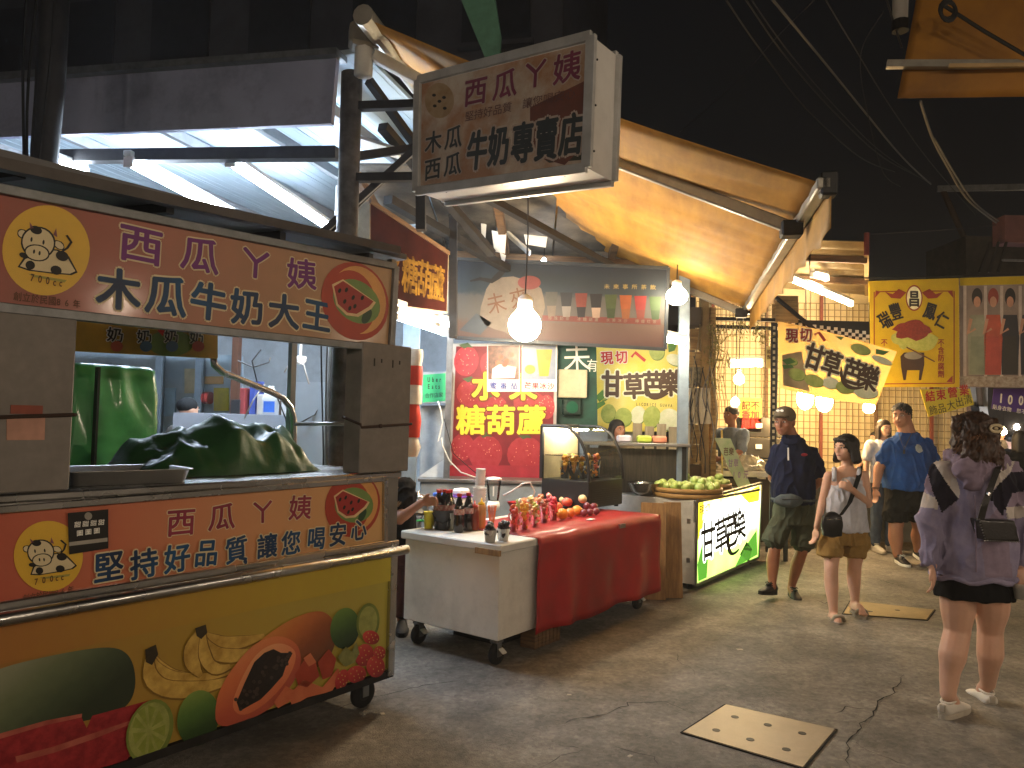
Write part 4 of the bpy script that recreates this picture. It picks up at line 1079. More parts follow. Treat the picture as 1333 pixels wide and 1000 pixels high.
tag(G().box(-.03, .03, -.02, .02, 0, .012, .003).obj('sponge', mat('sponge_green', '2a9a4a', rough=.8), None, loc=onB(547, 679), rot=(0, 0, .4)), 'green scouring pad on the cart counter', 'sponge')
t = thing('side_table', 'low steel side table beyond the white cart end', 'table', loc=atZ(543, 668, .76) + Vector((-.02, .1, -.76)), rz=fB.a)
G().box(-.2, .25, -.2, .2, .73, .755, .004).obj('top', steel, t)
for x in (-.18, .23):
    for y in (-.18, .18): G().box(x - .012, x + .012, y - .012, y + .012, 0, .73).obj('leg', steel_dull, t)

# ---------------------------------------------------------------- curved glass display case
pd = onB(766, 666, ZC)
fD = Frame((pd.x, pd.y, ZC), fB.a)
dc = thing('display_case', 'black countertop display case with curved glass on the red cloth', 'display case', fD)
DX, DY, DH = 0.58, 0.48, 0.70
hb = 0.245
for x in (.04, DX - .04):
    for y in (.04, DY - .04): G().lathe([(.02, 0), (.018, .022)], 10, (x, y, 0)).obj('foot', black_rubber, dc)
G().box(0, DX, 0, DY, .02, hb, .006).obj('base', mat('case_black', '151515', rough=.35, var=.3, coat=.2), dc)
for k in range(7): G().box(.05, DX - .05, -.003, .001, .06 + k * .018, .066 + k * .018).obj('vent_slat', black_plastic, dc)
prof = [(0.0, hb)]
for k in range(11):
    a = R(90 * k / 10); prof.append((0.29 * (1 - math.sin(a) * 1.0) if False else 0.28 - 0.28 * math.cos(a), hb + 0.02 + (DH - hb - .02) * math.sin(a)))
prof = [(y, z) for y, z in prof]
prof.append((DY, DH))
for xx in (0.0, DX):
    G().tube([(xx, y, z) for y, z in prof], .014, 8).obj('arch_frame', black_plastic, dc)
    G().beam((xx, DY, hb), (xx, DY, DH), .028, .028).obj('rear_post', black_plastic, dc)
    g = G(); vs_ = [g.bm.verts.new((xx, y, z)) for y, z in prof + [(DY, hb)]]
    f_ = g.bm.faces.new(vs_); bmesh.ops.triangulate(g.bm, faces=[f_]); g.obj('end_glass', thinglass, dc)
G().grid([[(0.0, y, z) for y, z in prof], [(DX, y, z) for y, z in prof]]).obj('curved_glass', thinglass, dc, True)
G().beam((0, DY, DH), (DX, DY, DH), .03, .03).obj('top_rail', black_plastic, dc)
G().beam((0, .3, DH - .01), (DX, .3, DH - .01), .015, .015).obj('lamp_rail', black_plastic, dc)
G().box(.02, DX - .02, .1, DY - .02, hb + .2, hb + .206).obj('shelf', thinglass, dc)
G().tube([(.05, .34, DH - .03), (DX - .05, .34, DH - .03)], .008, 8).obj('case_lamp', emis('case_lamp', 'fff0d0', 55.0), dc)
G().box(.01, DX - .01, DY - .012, DY - .002, hb, DH).obj('bounce_panel', mat('case_back', 'b8a984', rough=.35), dc)  # opaque cream back added to bounce the case lamp and warm the interior
for k, (x, y, z) in enumerate([(.08, .2, hb + .002), (.2, .2, hb + .002), (.32, .2, hb + .002), (.44, .2, hb + .002), (.14, .33, hb + .002), (.3, .33, hb + .002), (.46, .33, hb + .002)]):
    w_ = fD.wor(x, y, z)
    fruit_cup(9000 + k, 0, [['e8a02a', 'f0b83c'], ['d8b43a', 'a8782a'], ['8a6a30', 'c9a040'], ['d8603a', 'e0903a']][k % 4], 'fruit cup inside the curved glass display case', n=22, h=.15, r=.048, loc=w_, grp='fruit cups in the display case')
# ================================================================ hanging lightbox sign
sR = atY(770, 47, 3.69)
fH = Frame((sR.x, sR.y, 0), d=(0.8, -0.6))
hs = thing('hanging_sign', 'weathered double-sided box sign with purple and black lettering on the post', 'sign', fH)
q = quad(fH, [(543, 250), (765, 219), (771, 47), (545, 105)])
TH = 0.25
def inset(q, d):
    c = (sum(p[0] for p in q) / 4, sum(p[1] for p in q) / 4)
    return [(p[0] - math.copysign(d, p[0] - c[0]), p[1] - math.copysign(d, p[1] - c[1])) for p in q]
boxm = mat('sign_box_white', 'd5d3ce', rough=0.45, metal=0.0, var=0.05, grime=0.15)
G().prism(q, 0.0, TH).obj('box', boxm, hs)
qi = inset(q, 0.03)
shape('printed_face', qi, mat('weathered_print', '9f7656', rough=0.6, col2='bdb2a2', scale=3.4, detail=12, thr=(0.38, 0.6), grime=0.3), hs, -0.004)
for k in range(4):
    a, b = q[k], q[(k + 1) % 4]
    G().beam((a[0], -0.008, a[1]), (b[0], -0.008, b[1]), 0.024, 0.05 if k != 1 else 0.055, 0.003).obj('face_frame', mat('frame_pale', 'b9bab8', rough=0.4, metal=0.3, grime=.1), hs)
    G().beam((a[0], TH, a[1]), (b[0], TH, b[1]), 0.03, 0.05, 0.003).obj('back_frame', mat('frame_pale', ''), hs)
for s in (.15, .5, .85):
    a, b = q[0], q[1]
    G().ball((a[0] + (b[0] - a[0]) * s, 0.06, a[1] + (b[1] - a[1]) * s - 0.026 if False else a[1] + (b[1] - a[1]) * s - 0.002), .006, 6, 4).obj('rivet', dark_iron, hs)
    a, b = q[1], q[2]
    G().ball((a[0] + 0.002 + (b[0] - a[0]) * s, 0.05, a[1] + (b[1] - a[1]) * s), .006, 6, 4).obj('rivet', dark_iron, hs)
yh = -0.006
pshape(fH, hs, 'faded_print', [(690, 140), (762, 105), (760, 190), (735, 215), (700, 205), (690, 170)], mat('faded_melon', '6d3a2a', rough=.6, col2='53301f', scale=5), yh)
pshape(fH, hs, 'faded_print', [(705, 205), (760, 178), (760, 208), (715, 212)], mat('faded_green', '3a3a26', rough=.6, col2='26281c', scale=6), yh + .0005)
cowr = mat('faded_cream', 'a89272', rough=.6, col2='8d7048', scale=9)
pshape(fH, hs, 'emblem_roundel', pell(572, 131, 19, 23), cowr, yh)
for a, b in ((565, 124), (578, 127), (566, 138), (579, 141), (572, 132)): pshape(fH, hs, 'emblem_spot', pell(a, b, 2.5, 2), ink_black, yh - .001)
fh = mat('faded_halo', 'a8988a', rough=.6, var=.2, scale=12)
fpur = mat('faded_purple', '6d2a44', rough=.6, var=.2, scale=14); fbl = mat('faded_ink', '262c2c', rough=.6, var=.3, scale=14)
tline(fH, hs, '西瓜ㄚ姨', [(619, 119), (657, 110), (697, 97), (738, 88)], 36, 32, fpur, yh - .002, off=.02, out_m=fh, out_off=.055, jig=.03)
tline(fH, hs, '堅持好品質 讓您喝安心', [(611, 151), (742, 122)], 13, 12, mat('faded_brown', '5a3a34', rough=.6), yh - .002, off=.0)
tline(fH, hs, '木瓜', [(564, 185), (590, 179)], 27, 21, fbl, yh - .002, off=.02, out_m=fh, out_off=.06)
tline(fH, hs, '西瓜', [(563, 220), (589, 214)], 27, 21, fbl, yh - .002, off=.02, out_m=fh, out_off=.06)
tline(fH, hs, '牛奶專賣店', [(621, 196), (649, 190), (680, 186), (711, 181), (744, 175)], 50, 27, fbl, yh - .002, off=.03, out_m=fh, out_off=.07, jig=.03)
# bracket to the post
a = fH.loc((atY(456, 150, 4.6).x, 4.6, 0))
for z in (q[3][1] - .1, q[0][1] + .12): G().beam((q[3][0] + .02, TH / 2, z), (a.x, a.y, z + .02), .05, .05).obj('bracket', dark_iron, hs)

# ================================================================ brown faded box sign beside the post
s0 = atY(481, 330, 5.15)
fS = Frame((s0.x, s0.y, 0), d=(0.42, 0.907))
bs_ = thing('box_sign', 'brown peeling box sign with yellow lettering beside the post', 'sign', fS)
q = quad(fS, [(481, 394), (582, 408), (584, 330), (481, 262)])
G().prism(q, 0.0, 0.1).obj('box', mat('sign_cream_side', 'a89a80', rough=.6, grime=.4), bs_)
shape('printed_face', inset(q, .012), mat('peeling_brown', '3a1a16', rough=.95, col2='220f0d', scale=3, spec=.03), bs_, -.003)
G().beam((q[3][0], -.004, q[3][1]), (q[2][0], -.004, q[2][1]), .02, .03).obj('top_frame', old_wood, bs_)
py_ = mat('peeling_yellow', '8a6a2a', rough=.95, spec=.03, col2='3f2a14', scale=9)
tline(fS, bs_, '冰糖葫蘆', [(509, 350), (534, 358), (553, 364), (570, 369)], 46, 19, py_, -.005, off=.022)
q5 = quad(fS, [(481, 394), (482, 265), (462, 262), (462, 390)])

# ================================================================ drinks banner board
fW = Frame((atY(588, 400, 7.25).x, 7.25, 0), d=(1, 0.0))
db = thing('banner_board', 'faded drinks banner board with a row of printed cups above the stall', 'banner', fW)
q = quad(fW, [(592, 440), (866, 455), (870, 349), (590, 337)])
G().prism(q, 0.0, 0.06).obj('board', mat('banner_back', '3c4248', rough=.5), db)
shape('printed_face', inset(q, .02), grad('banner_print', [(0, '503a36'), (0.24, '55443c'), (0.30, '504e4a'), (0.58, '484745'), (0.64, '26323a'), (1, '1a222b')], (0, 0, fW.px(730, 447)[1]), (0, 0, fW.px(730, 345)[1]), rough=.5, noise_amt=.05), db, -.003)
for k in range(4):
    a, b = q[k], q[(k + 1) % 4]
    G().beam((a[0], -.004, a[1]), (b[0], -.004, b[1]), .02, .03, .002).obj('frame', mat('banner_frame', '3d4348', rough=.45, metal=.4), db)
yb = -.005
pshape(fW, db, 'printed_cloud', pell(668, 400, 42, 38, n=20, wob=.3, seed=2), mat('banner_cream', '6b6053', rough=.5), yb)
pshape(fW, db, 'printed_sun', pell(689, 368, 15, 9), mat('banner_red', '6d3632', rough=.5), yb - .001)
pshape(fW, db, 'printed_roof', stroke([(612, 366), (625, 363), (640, 366), (648, 360), (655, 352), (651, 348)], [1, 2, 3, 4, 4, 2]), ink_black, yb - .001)
pshape(fW, db, 'printed_river', [(598, 430), (620, 408), (640, 420), (625, 436)], mat('banner_slate', '3f464c', rough=.5), yb)
tline(fW, db, '未來', [(646, 395), (676, 388)], 26, 24, ink_brown, yb - .002, off=.0)
for i, (c, c2) in enumerate([('44443f', '5f544a'), ('22252a', '76706a'), ('66302a', '1c1e23'), ('17191e', '8a7666'), ('364226', '28341f'), ('7a4022', '6d4226'), ('762626', '64302a'), ('364e2b', '2b4226')]):
    a = 718 + i * 19.3; top = 380 + i * .9
    lo = 412 + i * .6
    pshape(fW, db, 'printed_cup', [(a - 8, top), (a + 8, top), (a + 4.5, lo), (a - 4.5, lo)], mat('cup_lo_' + c2, c2, rough=.5), yb - .001)
    pshape(fW, db, 'printed_drink', [(a - 8, top), (a + 8, top), (a + 6, top + 18), (a - 6, top + 18)], mat('cup_hi_' + c, c, rough=.5), yb - .002)
pshape(fW, db, 'printed_band', [(706, 410.5), (860, 415), (860, 423), (706, 417.5)], mat('banner_band', '5f302c', rough=.5), yb - .0005)
tline(fW, db, '珍珠奶茶 冰糖葫蘆 水果冰沙 檸檬紅茶', [(716, 414), (852, 419)], 4.5, 4.5, mat('banner_cream', ''), yb - .003)
tline(fW, db, '未來事所茶飲', [(790, 373), (850, 374)], 6, 7, mat('banner_gold', '8a7a4a'), yb - .002)

# ================================================================ red candied-fruit poster board
fP = Frame((atY(590, 500, 7.5).x, 7.5, 0), d=(1, 0.0))
rp = thing('poster_board', 'red strawberry poster board with yellow lettering behind the cart', 'poster', fP)
q = quad(fP, [(581, 690), (722, 690), (726, 447), (590, 447)])
G().prism(q, 0.0, 0.03).obj('board', mat('poster_frame', 'a9a8a6', rough=.4, metal=.3), rp)
redm = mat('poster_red', '8a202c', rough=.45, col2='661822', scale=3)
shape('printed_face', inset(q, .03), redm, rp, -.003)
seedm = mat('straw_seed', 'd88a70', rough=.5)
straw = mat('poster_strawberry', '9a2630', rough=.4, col2='a83a40', scale=16)
rnd = random.Random(4)
for i, (a, b, rx, ry, ro) in enumerate([(607, 470, 16, 20, 10), (640, 478, 14, 20, -20), (612, 512, 18, 18, 0), (690, 525, 22, 16, 10), (640, 528, 20, 14, 0), (632, 590, 22, 24, 0), (684, 592, 24, 24, 0), (602, 582, 15, 18, 10), (713, 590, 12, 20, 0), (712, 530, 10, 16, 0), (655, 498, 14, 10, 0)]):
    pshape(fP, rp, 'printed_strawberry', pell(a, b, rx, ry, ro, 18), straw, -.0045 - .0002 * i)
    g = G()
    for k in range(16):
        aa, rr = rnd.uniform(0, 6.28), math.sqrt(rnd.random()) * .85
        g.flat([fP.px(x, z, -.0075) for x, z in pell(a + rx * rr * math.cos(aa), b + ry * rr * math.sin(aa), .7, .9, n=5)], -.0075)
    g.obj('printed_seeds', seedm, rp, fix=False)
    if i in (0, 2, 4, 5, 6): pshape(fP, rp, 'printed_leaf', [(a - 10, b - ry - 1), (a - 3, b - ry + 4), (a + 2, b - ry + 2), (a + 9, b - ry + 3), (a + 2, b - ry - 4)], mat('poster_leaf', '4a5a34', rough=.5), -.008)
pshape(fP, rp, 'printed_band', [(585, 606), (722, 606), (720, 688), (582, 688)], mat('poster_band', 'a02c38', rough=.45), -.009)
tline(fP, rp, '水果', [(632, 503), (681, 503)], 34, 34, ink_yellow, -.011, off=.035, out_m=mat('poster_shadow', '7a3a1a'), out_off=.085)
tline(fP, rp, '糖葫蘆', [(613, 547), (652, 547), (692, 547)], 36, 36, ink_yellow, -.011, off=.03, out_m=mat('poster_shadow', ''), out_off=.06)
for k, (x0, x1, nm, cap_, cm) in enumerate([(634, 677, 'menu photo of iced dessert pinned on the red poster', '蜜番茄', '3a4a9a'), (679, 725, 'menu photo of a yellow smoothie pinned on the red poster', '芒果冰沙', 'a83040')]):
    f2 = Frame(fP.wor(0, -.016, 0), fP.a)
    t = thing('menu_photo', nm, 'menu photo', f2)
    q = quad(f2, [(x0, 510), (x1, 510), (x1, 449), (x0, 449)])
    G().prism(q, 0.0, .004).obj('sheet', paper, t)
    qq = quad(f2, [(x0 + 1.5, 494), (x1 - 1.5, 494), (x1 - 1.5, 450), (x0 + 1.5, 450)])
    shape('picture', qq, mat('pic_%d' % k, '4a3430' if k == 0 else '8f97a8', rough=.35, col2='8a5a48' if k == 0 else '7d88a0', scale=22), t, -.0015)
    if k == 0:
        pshape(f2, t, 'printed_bowl', [(641, 480), (650, 474), (672, 478), (670, 492), (640, 493)], paper, -.003)
        for a, b in ((652, 465), (660, 470), (666, 462), (648, 472), (657, 475)): pshape(f2, t, 'printed_berry', pell(a, b, 3.5, 3), mat('berry_print', '9a3028', col2='c0704a', rough=.4), -.004)
    else:
        pshape(f2, t, 'printed_smoothie', [(698, 455), (719, 455), (714, 490), (702, 490)], mat('smoothie', 'c9a030', rough=.4), -.003)
        pshape(f2, t, 'printed_mango', pell(690, 481, 7, 6), mat('smoothie_d', 'b8922a', rough=.4), -.0035)
    tline(f2, t, cap_, [(x0 + 8, 502), (x1 - 8, 503)], 8, 8.5, mat('cap_' + cm, cm), -.003, off=.02, jig=.1)

# ================================================================ green poster, fuse box
fQ = Frame((atY(725, 500, 7.7).x, 7.7, 0), d=(1, 0.05))
gp = thing('poster_board', 'dark green poster with white brush lettering between the red and yellow posters', 'poster', fQ)
q = quad(fQ, [(716, 560), (778, 560), (776, 436), (726, 436)])
G().prism(q, 0, .02).obj('board', mat('poster_green', '23574a', rough=.5, col2='163a34', scale=5), gp)
tline(fQ, gp, '未', [(751, 466)], 36, 34, ink_white, -.003, off=-.005, rot=0.06)
tline(fQ, gp, '有', [(771, 476)], 16, 14, ink_white, -.003, off=-.005)
pe = fQ.wor(*[fQ.px(744, 500)[0], -.06, fQ.px(744, 500)[1]])
fx = thing('fuse_box', 'pale metal fuse box mounted over the green poster', 'fuse box', loc=pe)
G().box(-.145, .145, -.03, .06, -.14, .14, .008).obj('box', mat('fuse_cream', 'c9c0a0', rough=.5, grime=.25), fx)
G().box(-.1, .1, -.02, .05, -.32, -.145, .02).obj('meter', mat('meter_dark', '20332c', rough=.25), fx)
G().lathe([(.06, 0), (.06, .02)], 16, (0, -.03, -.235), Matrix.Rotation(R(90), 4, 'X')).obj('meter_glass', mat('meter_green', '1f5a44', rough=.1), fx)

# ================================================================ yellow licorice guava poster
def guava_print(fr, par, P, y, lit=False):
    """P maps unit print coordinates (0..1, 0..1 down) to photo pixels"""
    def add(nm, pts, m, k): pshape(fr, par, nm, [P(a, b) for a, b in pts], m, y - .0006 * k)
    gl = mat('guava_light', 'b9c46a', rough=.45, col2='8fa24a', scale=9); gw = mat('guava_white', 'e9ead0', rough=.45, col2='cdd4a8', scale=9); lf = mat('guava_leaf', '4f7f35', rough=.45)
    gs = mat('guava_shade', '6f8a3a', rough=.45)
    for i, (a, b, rx, ry, m) in enumerate([(.15, .8, .085, .1, gl), (.33, .84, .1, .1, gl), (.5, .82, .085, .1, gw), (.66, .84, .1, .12, gl), (.87, .87, .13, .12, gw), (.72, .13, .09, .09, gl), (.93, .22, .1, .06, gw), (.1, .6, .05, .06, gl)]):
        add('printed_guava', ell(a + .008, b + .012, rx, ry, .3, 20), gs, 1)
        add('printed_guava', ell(a, b, rx, ry, .3, 20), m, 2 + i % 2)
    for p in ([(0, .62), (.08, .55), (.14, .6), (.05, .68)], [(.85, .05), (.97, .02), (.93, .12), (.86, .14)], [(0, .7), (.1, .66), (.12, .7), (.02, .76)], [(.48, .03), (.56, .0), (.54, .07)]): add('printed_leaf', p, lf, 5)
    return add
fY = Frame((atY(775, 500, 8.45).x, 8.45, 0), d=(1, 0.0))
yp_ = thing('poster_board', 'bright yellow guava poster with brown brush lettering', 'poster', fY)
q = quad(fY, [(773, 562), (886, 562), (888, 440), (776, 440)])
G().prism(q, 0, .02).obj('board', mat('poster_yellow', 'e3cf3c', rough=.45, col2='e8dc82', scale=2.6), yp_)
P = lambda a, b: (775 + 111 * a, 442 + 120 * b)
guava_print(fY, yp_, P, -.003)
tline(fY, yp_, '現切', [(790, 466), (809, 465)], 16, 15, ink_red, -.009, off=.03, out_m=ink_white, out_off=.07)
pshape(fY, yp_, 'printed_stroke', stroke([(822, 465), (827, 459), (840, 470)], [1.5, 2, 2]), ink_red, -.009)
brn = mat('ink_umber', '4a3320', rough=.5)
tline(fY, yp_, '甘草芭樂', [(797, 500), (825, 503), (850, 500), (873, 499)], 32, 26, brn, -.009, off=.035, out_m=mat('print_cream', 'f0ecc8'), out_off=.08, jig=.05)
pshape(fY, yp_, 'printed_stroke', stroke(bez((842, 500), (842, 528), (870, 512)), [1.5, 2, 2.5, 2.8, 2.8, 2.8, 2.8, 2.5, 2, 1.5, 1]), brn, -.0095)
tline(fY, yp_, 'LICORICE GUAVA', [(829, 526), (874, 528)], 5, 3, brn, -.009, lat=True, off=.01)

# ================================================================ stall back wall pieces, left of the red poster
fG = Frame((atY(545, 500, 7.3).x, 7.3, 0), d=(1, -0.05))
mb = thing('meter_box', 'grey wall cabinet with a green delivery sticker', 'cabinet', fG)
q = quad(fG, [(541, 525), (585, 525), (587, 484), (541, 484)])
G().prism(q, 0, .2).obj('box', mat('cabinet_grey', '9aa0a4', rough=.5, metal=.2, grime=.2), mb)
pshape(fG, mb, 'sticker', [(551, 488), (580, 486), (580, 522), (550, 524)], mat('sticker_green', '35a86a', rough=.5, var=.06), -.003)
tline(fG, mb, 'Uber', [(558, 494), (563.5, 494), (568.5, 494), (573, 494)], 8, 4.5, ink_black, -.005, lat=True)
tline(fG, mb, 'Eats', [(558, 503), (563, 503), (567.5, 503), (571.5, 503)], 8, 4.5, ink_black, -.005, lat=True)
tline(fG, mb, '合作店家', [(556, 515), (574, 514)], 6, 5.5, mat('ink_teal', '1d5a44'), -.005)
pl = thing('wall_panel', 'leaning white sheet panel below the grey cabinet', 'panel', fG)
q = quad(fG, [(542, 660), (578, 660), (578, 598), (543, 622)], -.1)
G().prism(q, -.1, -.08).obj('sheet', white_paint, pl)
q = quad(fG, [(546, 640), (578, 640), (580, 528), (548, 528)], .1)
G().prism(q, .1, .12).obj('sheet', mat('sheet_grey', '8d9498', rough=.5, grime=.3), pl)
for (a, b, w, m_, Y, lab, nm) in [(586, 440, .028, galv, 7.1, 'grey steel upright left of the red poster', 'steel_post'), (536, 440, .07, mat('post_blue_grey', '7f8f9c', rough=.5, grime=.3), 6.7, 'blue grey steel upright behind the folded flap', 'steel_post'), (890, 440, .05, mat('post_blue_grey', ''), 7.6, 'blue grey steel upright right of the yellow poster', 'steel_post')]:
    w_ = atY(a, b, Y)
    tag(G().box(-w, w, -w * .6, w * .6, 0, 3.2).obj(nm, m_, None, loc=(w_.x, Y, 0)), lab, 'post')
# red and white lantern edge
w_ = atY(538, 530, 5.6)
ln = thing('paper_lantern', 'red and white cloth streamer hanging behind the folded flap', 'streamer', loc=(w_.x, w_.y, w_.z))
rl = mat('lantern_red', 'c5341f', rough=.6); wl_ = mat('lantern_white', 'd8d0c0', rough=.6)
for k, (z0, z1, m_) in enumerate([(.3, .42, wl_), (.16, .3, rl), (.02, .16, wl_), (-.22, .02, rl), (-.36, -.22, wl_)]):
    G().lathe([(.05 + .01 * math.sin(k), z0), (.062, (z0 + z1) / 2), (.05 + .01 * math.sin(k + 1), z1)], 12, capb=False, capt=False).obj('band', m_, ln, True)
# white cable loops on the wall
for i, pts in enumerate([[(570, 522), (574, 535), (576, 550), (572, 568), (570, 575), (575, 570), (576, 580), (585, 600), (600, 615), (620, 622)], [(578, 545), (590, 590), (610, 608), (622, 618)], [(655, 645), (665, 640), (680, 630), (690, 628), (696, 640), (692, 652)]]):
    Y = 6.9 if i < 2 else 5.9
    W = [atY(a, b, Y) for a, b in pts]
    tag(G().tube(W, .007 if i != 1 else .004, 6).obj('power_cable', cable_white if i != 1 else cable_black, None, True), ['white power cable looping down from the grey cabinet', 'thin black cable beside the white looping cable', 'white cord running from the blender across the counter'][i], 'cable')
bxc = thing('back_counter', 'low grey counter along the foot of the red poster', 'counter', loc=(atY(640, 640, 7.1).x - .1, 7.1, 0))
G().box(-.55, .75, -.1, .25, 0, .93, .01).obj('cabinet', mat('sheet_grey', ''), bxc); G().box(-.57, .77, -.12, .27, .93, .96, .004).obj('top', steel_dull, bxc)

# ================================================================ interior clutter seen through the juice cart
fI = Frame((atY(300, 540, 6.3).x, 6.3, 0), d=(0.96, -0.28))
pt = thing('partition_counter', 'white partition counter inside the lit shed', 'counter', fI)
q = quad(fI, [(215, 700), (375, 700), (375, 541), (226, 537)])
G().prism(q, 0, .3).obj('panel', mat('partition_white', 'c5cad6', rough=.4, var=.05), pt)
fr2 = Frame((atY(410, 560, 6.0).x, 6.0, 0), d=(0.96, -0.28))
fz = thing('white_fridge', 'white fridge cabinet behind the bent pipe', 'fridge', fr2)
q = quad(fr2, [(373, 760), (452, 760), (452, 498), (373, 497)])
G().prism(q, 0, .5).obj('cabinet', mat('fridge_white', 'c3cbd3', rough=.35, var=.05), fz)
G().beam((q[0][0] + .02, -.01, q[3][1] - .4), (q[0][0] + .02, -.01, q[3][1] - .75), .02, .02).obj('handle', steel_dull, fz)
pc = thing('concrete_pole', 'grimy pipe column with cables in front of the white fridge', 'pole', loc=(atY(433, 560, 5.6).x, 5.6, 0))
G().tube([(-.04, 0, 0), (0.0, 0, 1.2), (.03, 0, 2.6), (.03, 0, 3.2)], .065, 14).obj('column', mat('pole_concrete', '8d8a84', rough=.7, col2='5f5c57', scale=6, grime=.4), pc, True)
G().tube([(.08, -.04, 0), (.1, -.04, 1.5), (.13, -.04, 2.6)], .035, 10).obj('drain_pipe', mat('pipe_cream', 'a89c88', rough=.6, grime=.4), pc, True)
for k in range(5): G().tube([(-.06 + .05 * k + .03 * math.sin(z * 2 + k), -.085, z) for z in [.8 + .15 * i for i in range(13)]], .006, 5).obj('cable', [cable_black, cable_grey, cable_white][k % 3], pc, True)
for k in range(3): G().lathe([(.042, 0), (.042, .03)], 12, (.09, -.04, 1.5 + .12 * k)).obj('pipe_clip', dark_iron, pc)
tag(G().box(-.025, .025, -.01, .01, -.22, .16, .01).obj('warning_strip', mat('strip_yellow', 'd8a81f', rough=.5, col2='d0481f', scale=5, thr=(.45, .5)), None, loc=atY(443, 590, 5.4)), 'yellow and orange plastic strip hanging beside the pipe column', 'plastic strip')
# glass wall with frame and reflections further back
fV = Frame((atY(250, 500, 8.6).x, 8.6, 0), d=(0.96, -0.28))
gw_ = thing('shop_window', 'lit glass shop front with brown frame at the back of the shed', 'shop front', fV)
q = quad(fV, [(60, 700), (308, 700), (308, 462), (60, 455)])
G().prism(q, .1, .12).obj('back_panel', mat('shop_blue', '8fa6b8', rough=.3, col2='b5c5d0', scale=2.5), gw_)
shape('glass', q, thinglass, gw_, 0.0)
for a in (206, 258, 305): 
    x = fV.px(a, 540)[0]; G().box(x - .04, x + .04, -.03, .03, 0, 2.6).obj('mullion', mat('frame_brown', '6d4a38', rough=.5) if a == 305 else mat('frame_alu', '7d8a94', rough=.4, metal=.5), gw_)
for (a, b, c, d, col) in [(240, 480, 262, 512, 'd8c9a0'), (266, 490, 290, 500, 'd8a868'), (278, 505, 297, 535, 'cfc03a'), (258, 512, 275, 518, 'c9d3d8'), (210, 505, 228, 542, '9ac0d8')]:
    qq = quad(fV, [(a, d), (c, d), (c, b), (a, b)], .08); G().prism(qq, .08, .095).obj('notice', mat('notice_' + col, col, rough=.5), gw_)
for a in (266, 272):
    x, z = fV.px(a, 518, .05); G().lathe([(.07, -.02), (.07, .02)], 14, (x, .05, z), Matrix.Rotation(R(90), 4, 'Y')).obj('red_disc', mat('disc_red', 'a8403a', rough=.4), gw_)
# shelf with bottles, cables
sh = thing('wall_shelf', 'wall shelf crowded with cables and boxes above the partition', 'shelf', loc=(atY(345, 500, 6.9).x, 6.9, 0), rz=-.28)
zs = atY(345, 540, 6.9).z
G().box(-.35, .45, -.1, .2, zs - .03, zs, .003).obj('board', white_paint, sh)
rnd = random.Random(8)
for k in range(9):
    x = -.3 + k * .085; h = rnd.uniform(.08, .3); c = ['2b2b2d', '8d3a3a', '3a4a8d', 'b5b0a8', '4a4a4a', '6d5a4a', 'c5c5c5', '30353a', '9a9a8a'][k]
    G().box(x, x + rnd.uniform(.05, .1), -.05 + rnd.uniform(-.03, .03), .1, zs, zs + h, .005).obj('box', mat('clut_' + c, c, rough=.5), sh)
w_ = atY(350, 530, 6.6)
t = thing('detergent_bottle', 'white jug with blue label on the partition', 'jug', loc=atY(352, 543, 6.42))
G().loft([rect(.06, .04, 0, .02), rect(.065, .045, .15, .02), rect(.05, .04, .2, .02), rect(.02, .02, .24, .01), rect(.02, .02, .26, .01)]).obj('jug', white_plastic, t, True)
G().box(-.045, .045, -.05, -.044, .04, .13).obj('paper_label', mat('label_blue', '3a6ac0'), t)
for i, pts in enumerate([[(310, 470), (330, 478), (350, 472), (352, 465)], [(345, 500), (330, 520), (318, 545)], [(360, 515), (372, 545), (374, 560)], [(425, 480), (428, 510), (410, 540), (388, 552)], [(402, 500), (395, 475), (380, 468), (370, 485)], [(335, 500), (328, 470), (340, 455)]]):
    tag(G().tube([atY(a, b, 6.0) for a, b in pts], .006, 5).obj('power_cable', [cable_grey, cable_white, cable_black][i % 3], None, True), 'loose cable dangling inside the lit shed', 'cable', 'cables dangling in the shed')
w_ = atY(391, 470, 6.6)
t = thing('small_camera', 'small white dome camera under the shed ceiling', 'camera', loc=w_)
G().lathe([(.03, -.03), (.05, 0), (.05, .04)], 14).obj('dome', white_plastic, t, True); G().tube([(0, 0, .04), (0, 0, .75)], .012, 8).obj('stem', white_plastic, t)
# ================================================================ guava stall C
pc_ = atZ(905, 762, 0.05)
fC = Frame((pc_.x, pc_.y, 0), d=(0.585, 0.811))
cC = thing('guava_stall', 'guava stall counter with glowing printed front panel', 'stall', fC)
q = quad(fC, [(905, 762), (987, 726), (991, 629), (907, 651)])
LC = q[1][0]; ZC3 = q[3][1]
sidem = mat('stall_side_white', 'b9b8b2', rough=.45, metal=.1, grime=.2)
G().box(0.0, LC, 0.02, 0.75, 0.06, ZC3 - .03).obj('body', sidem, cC)
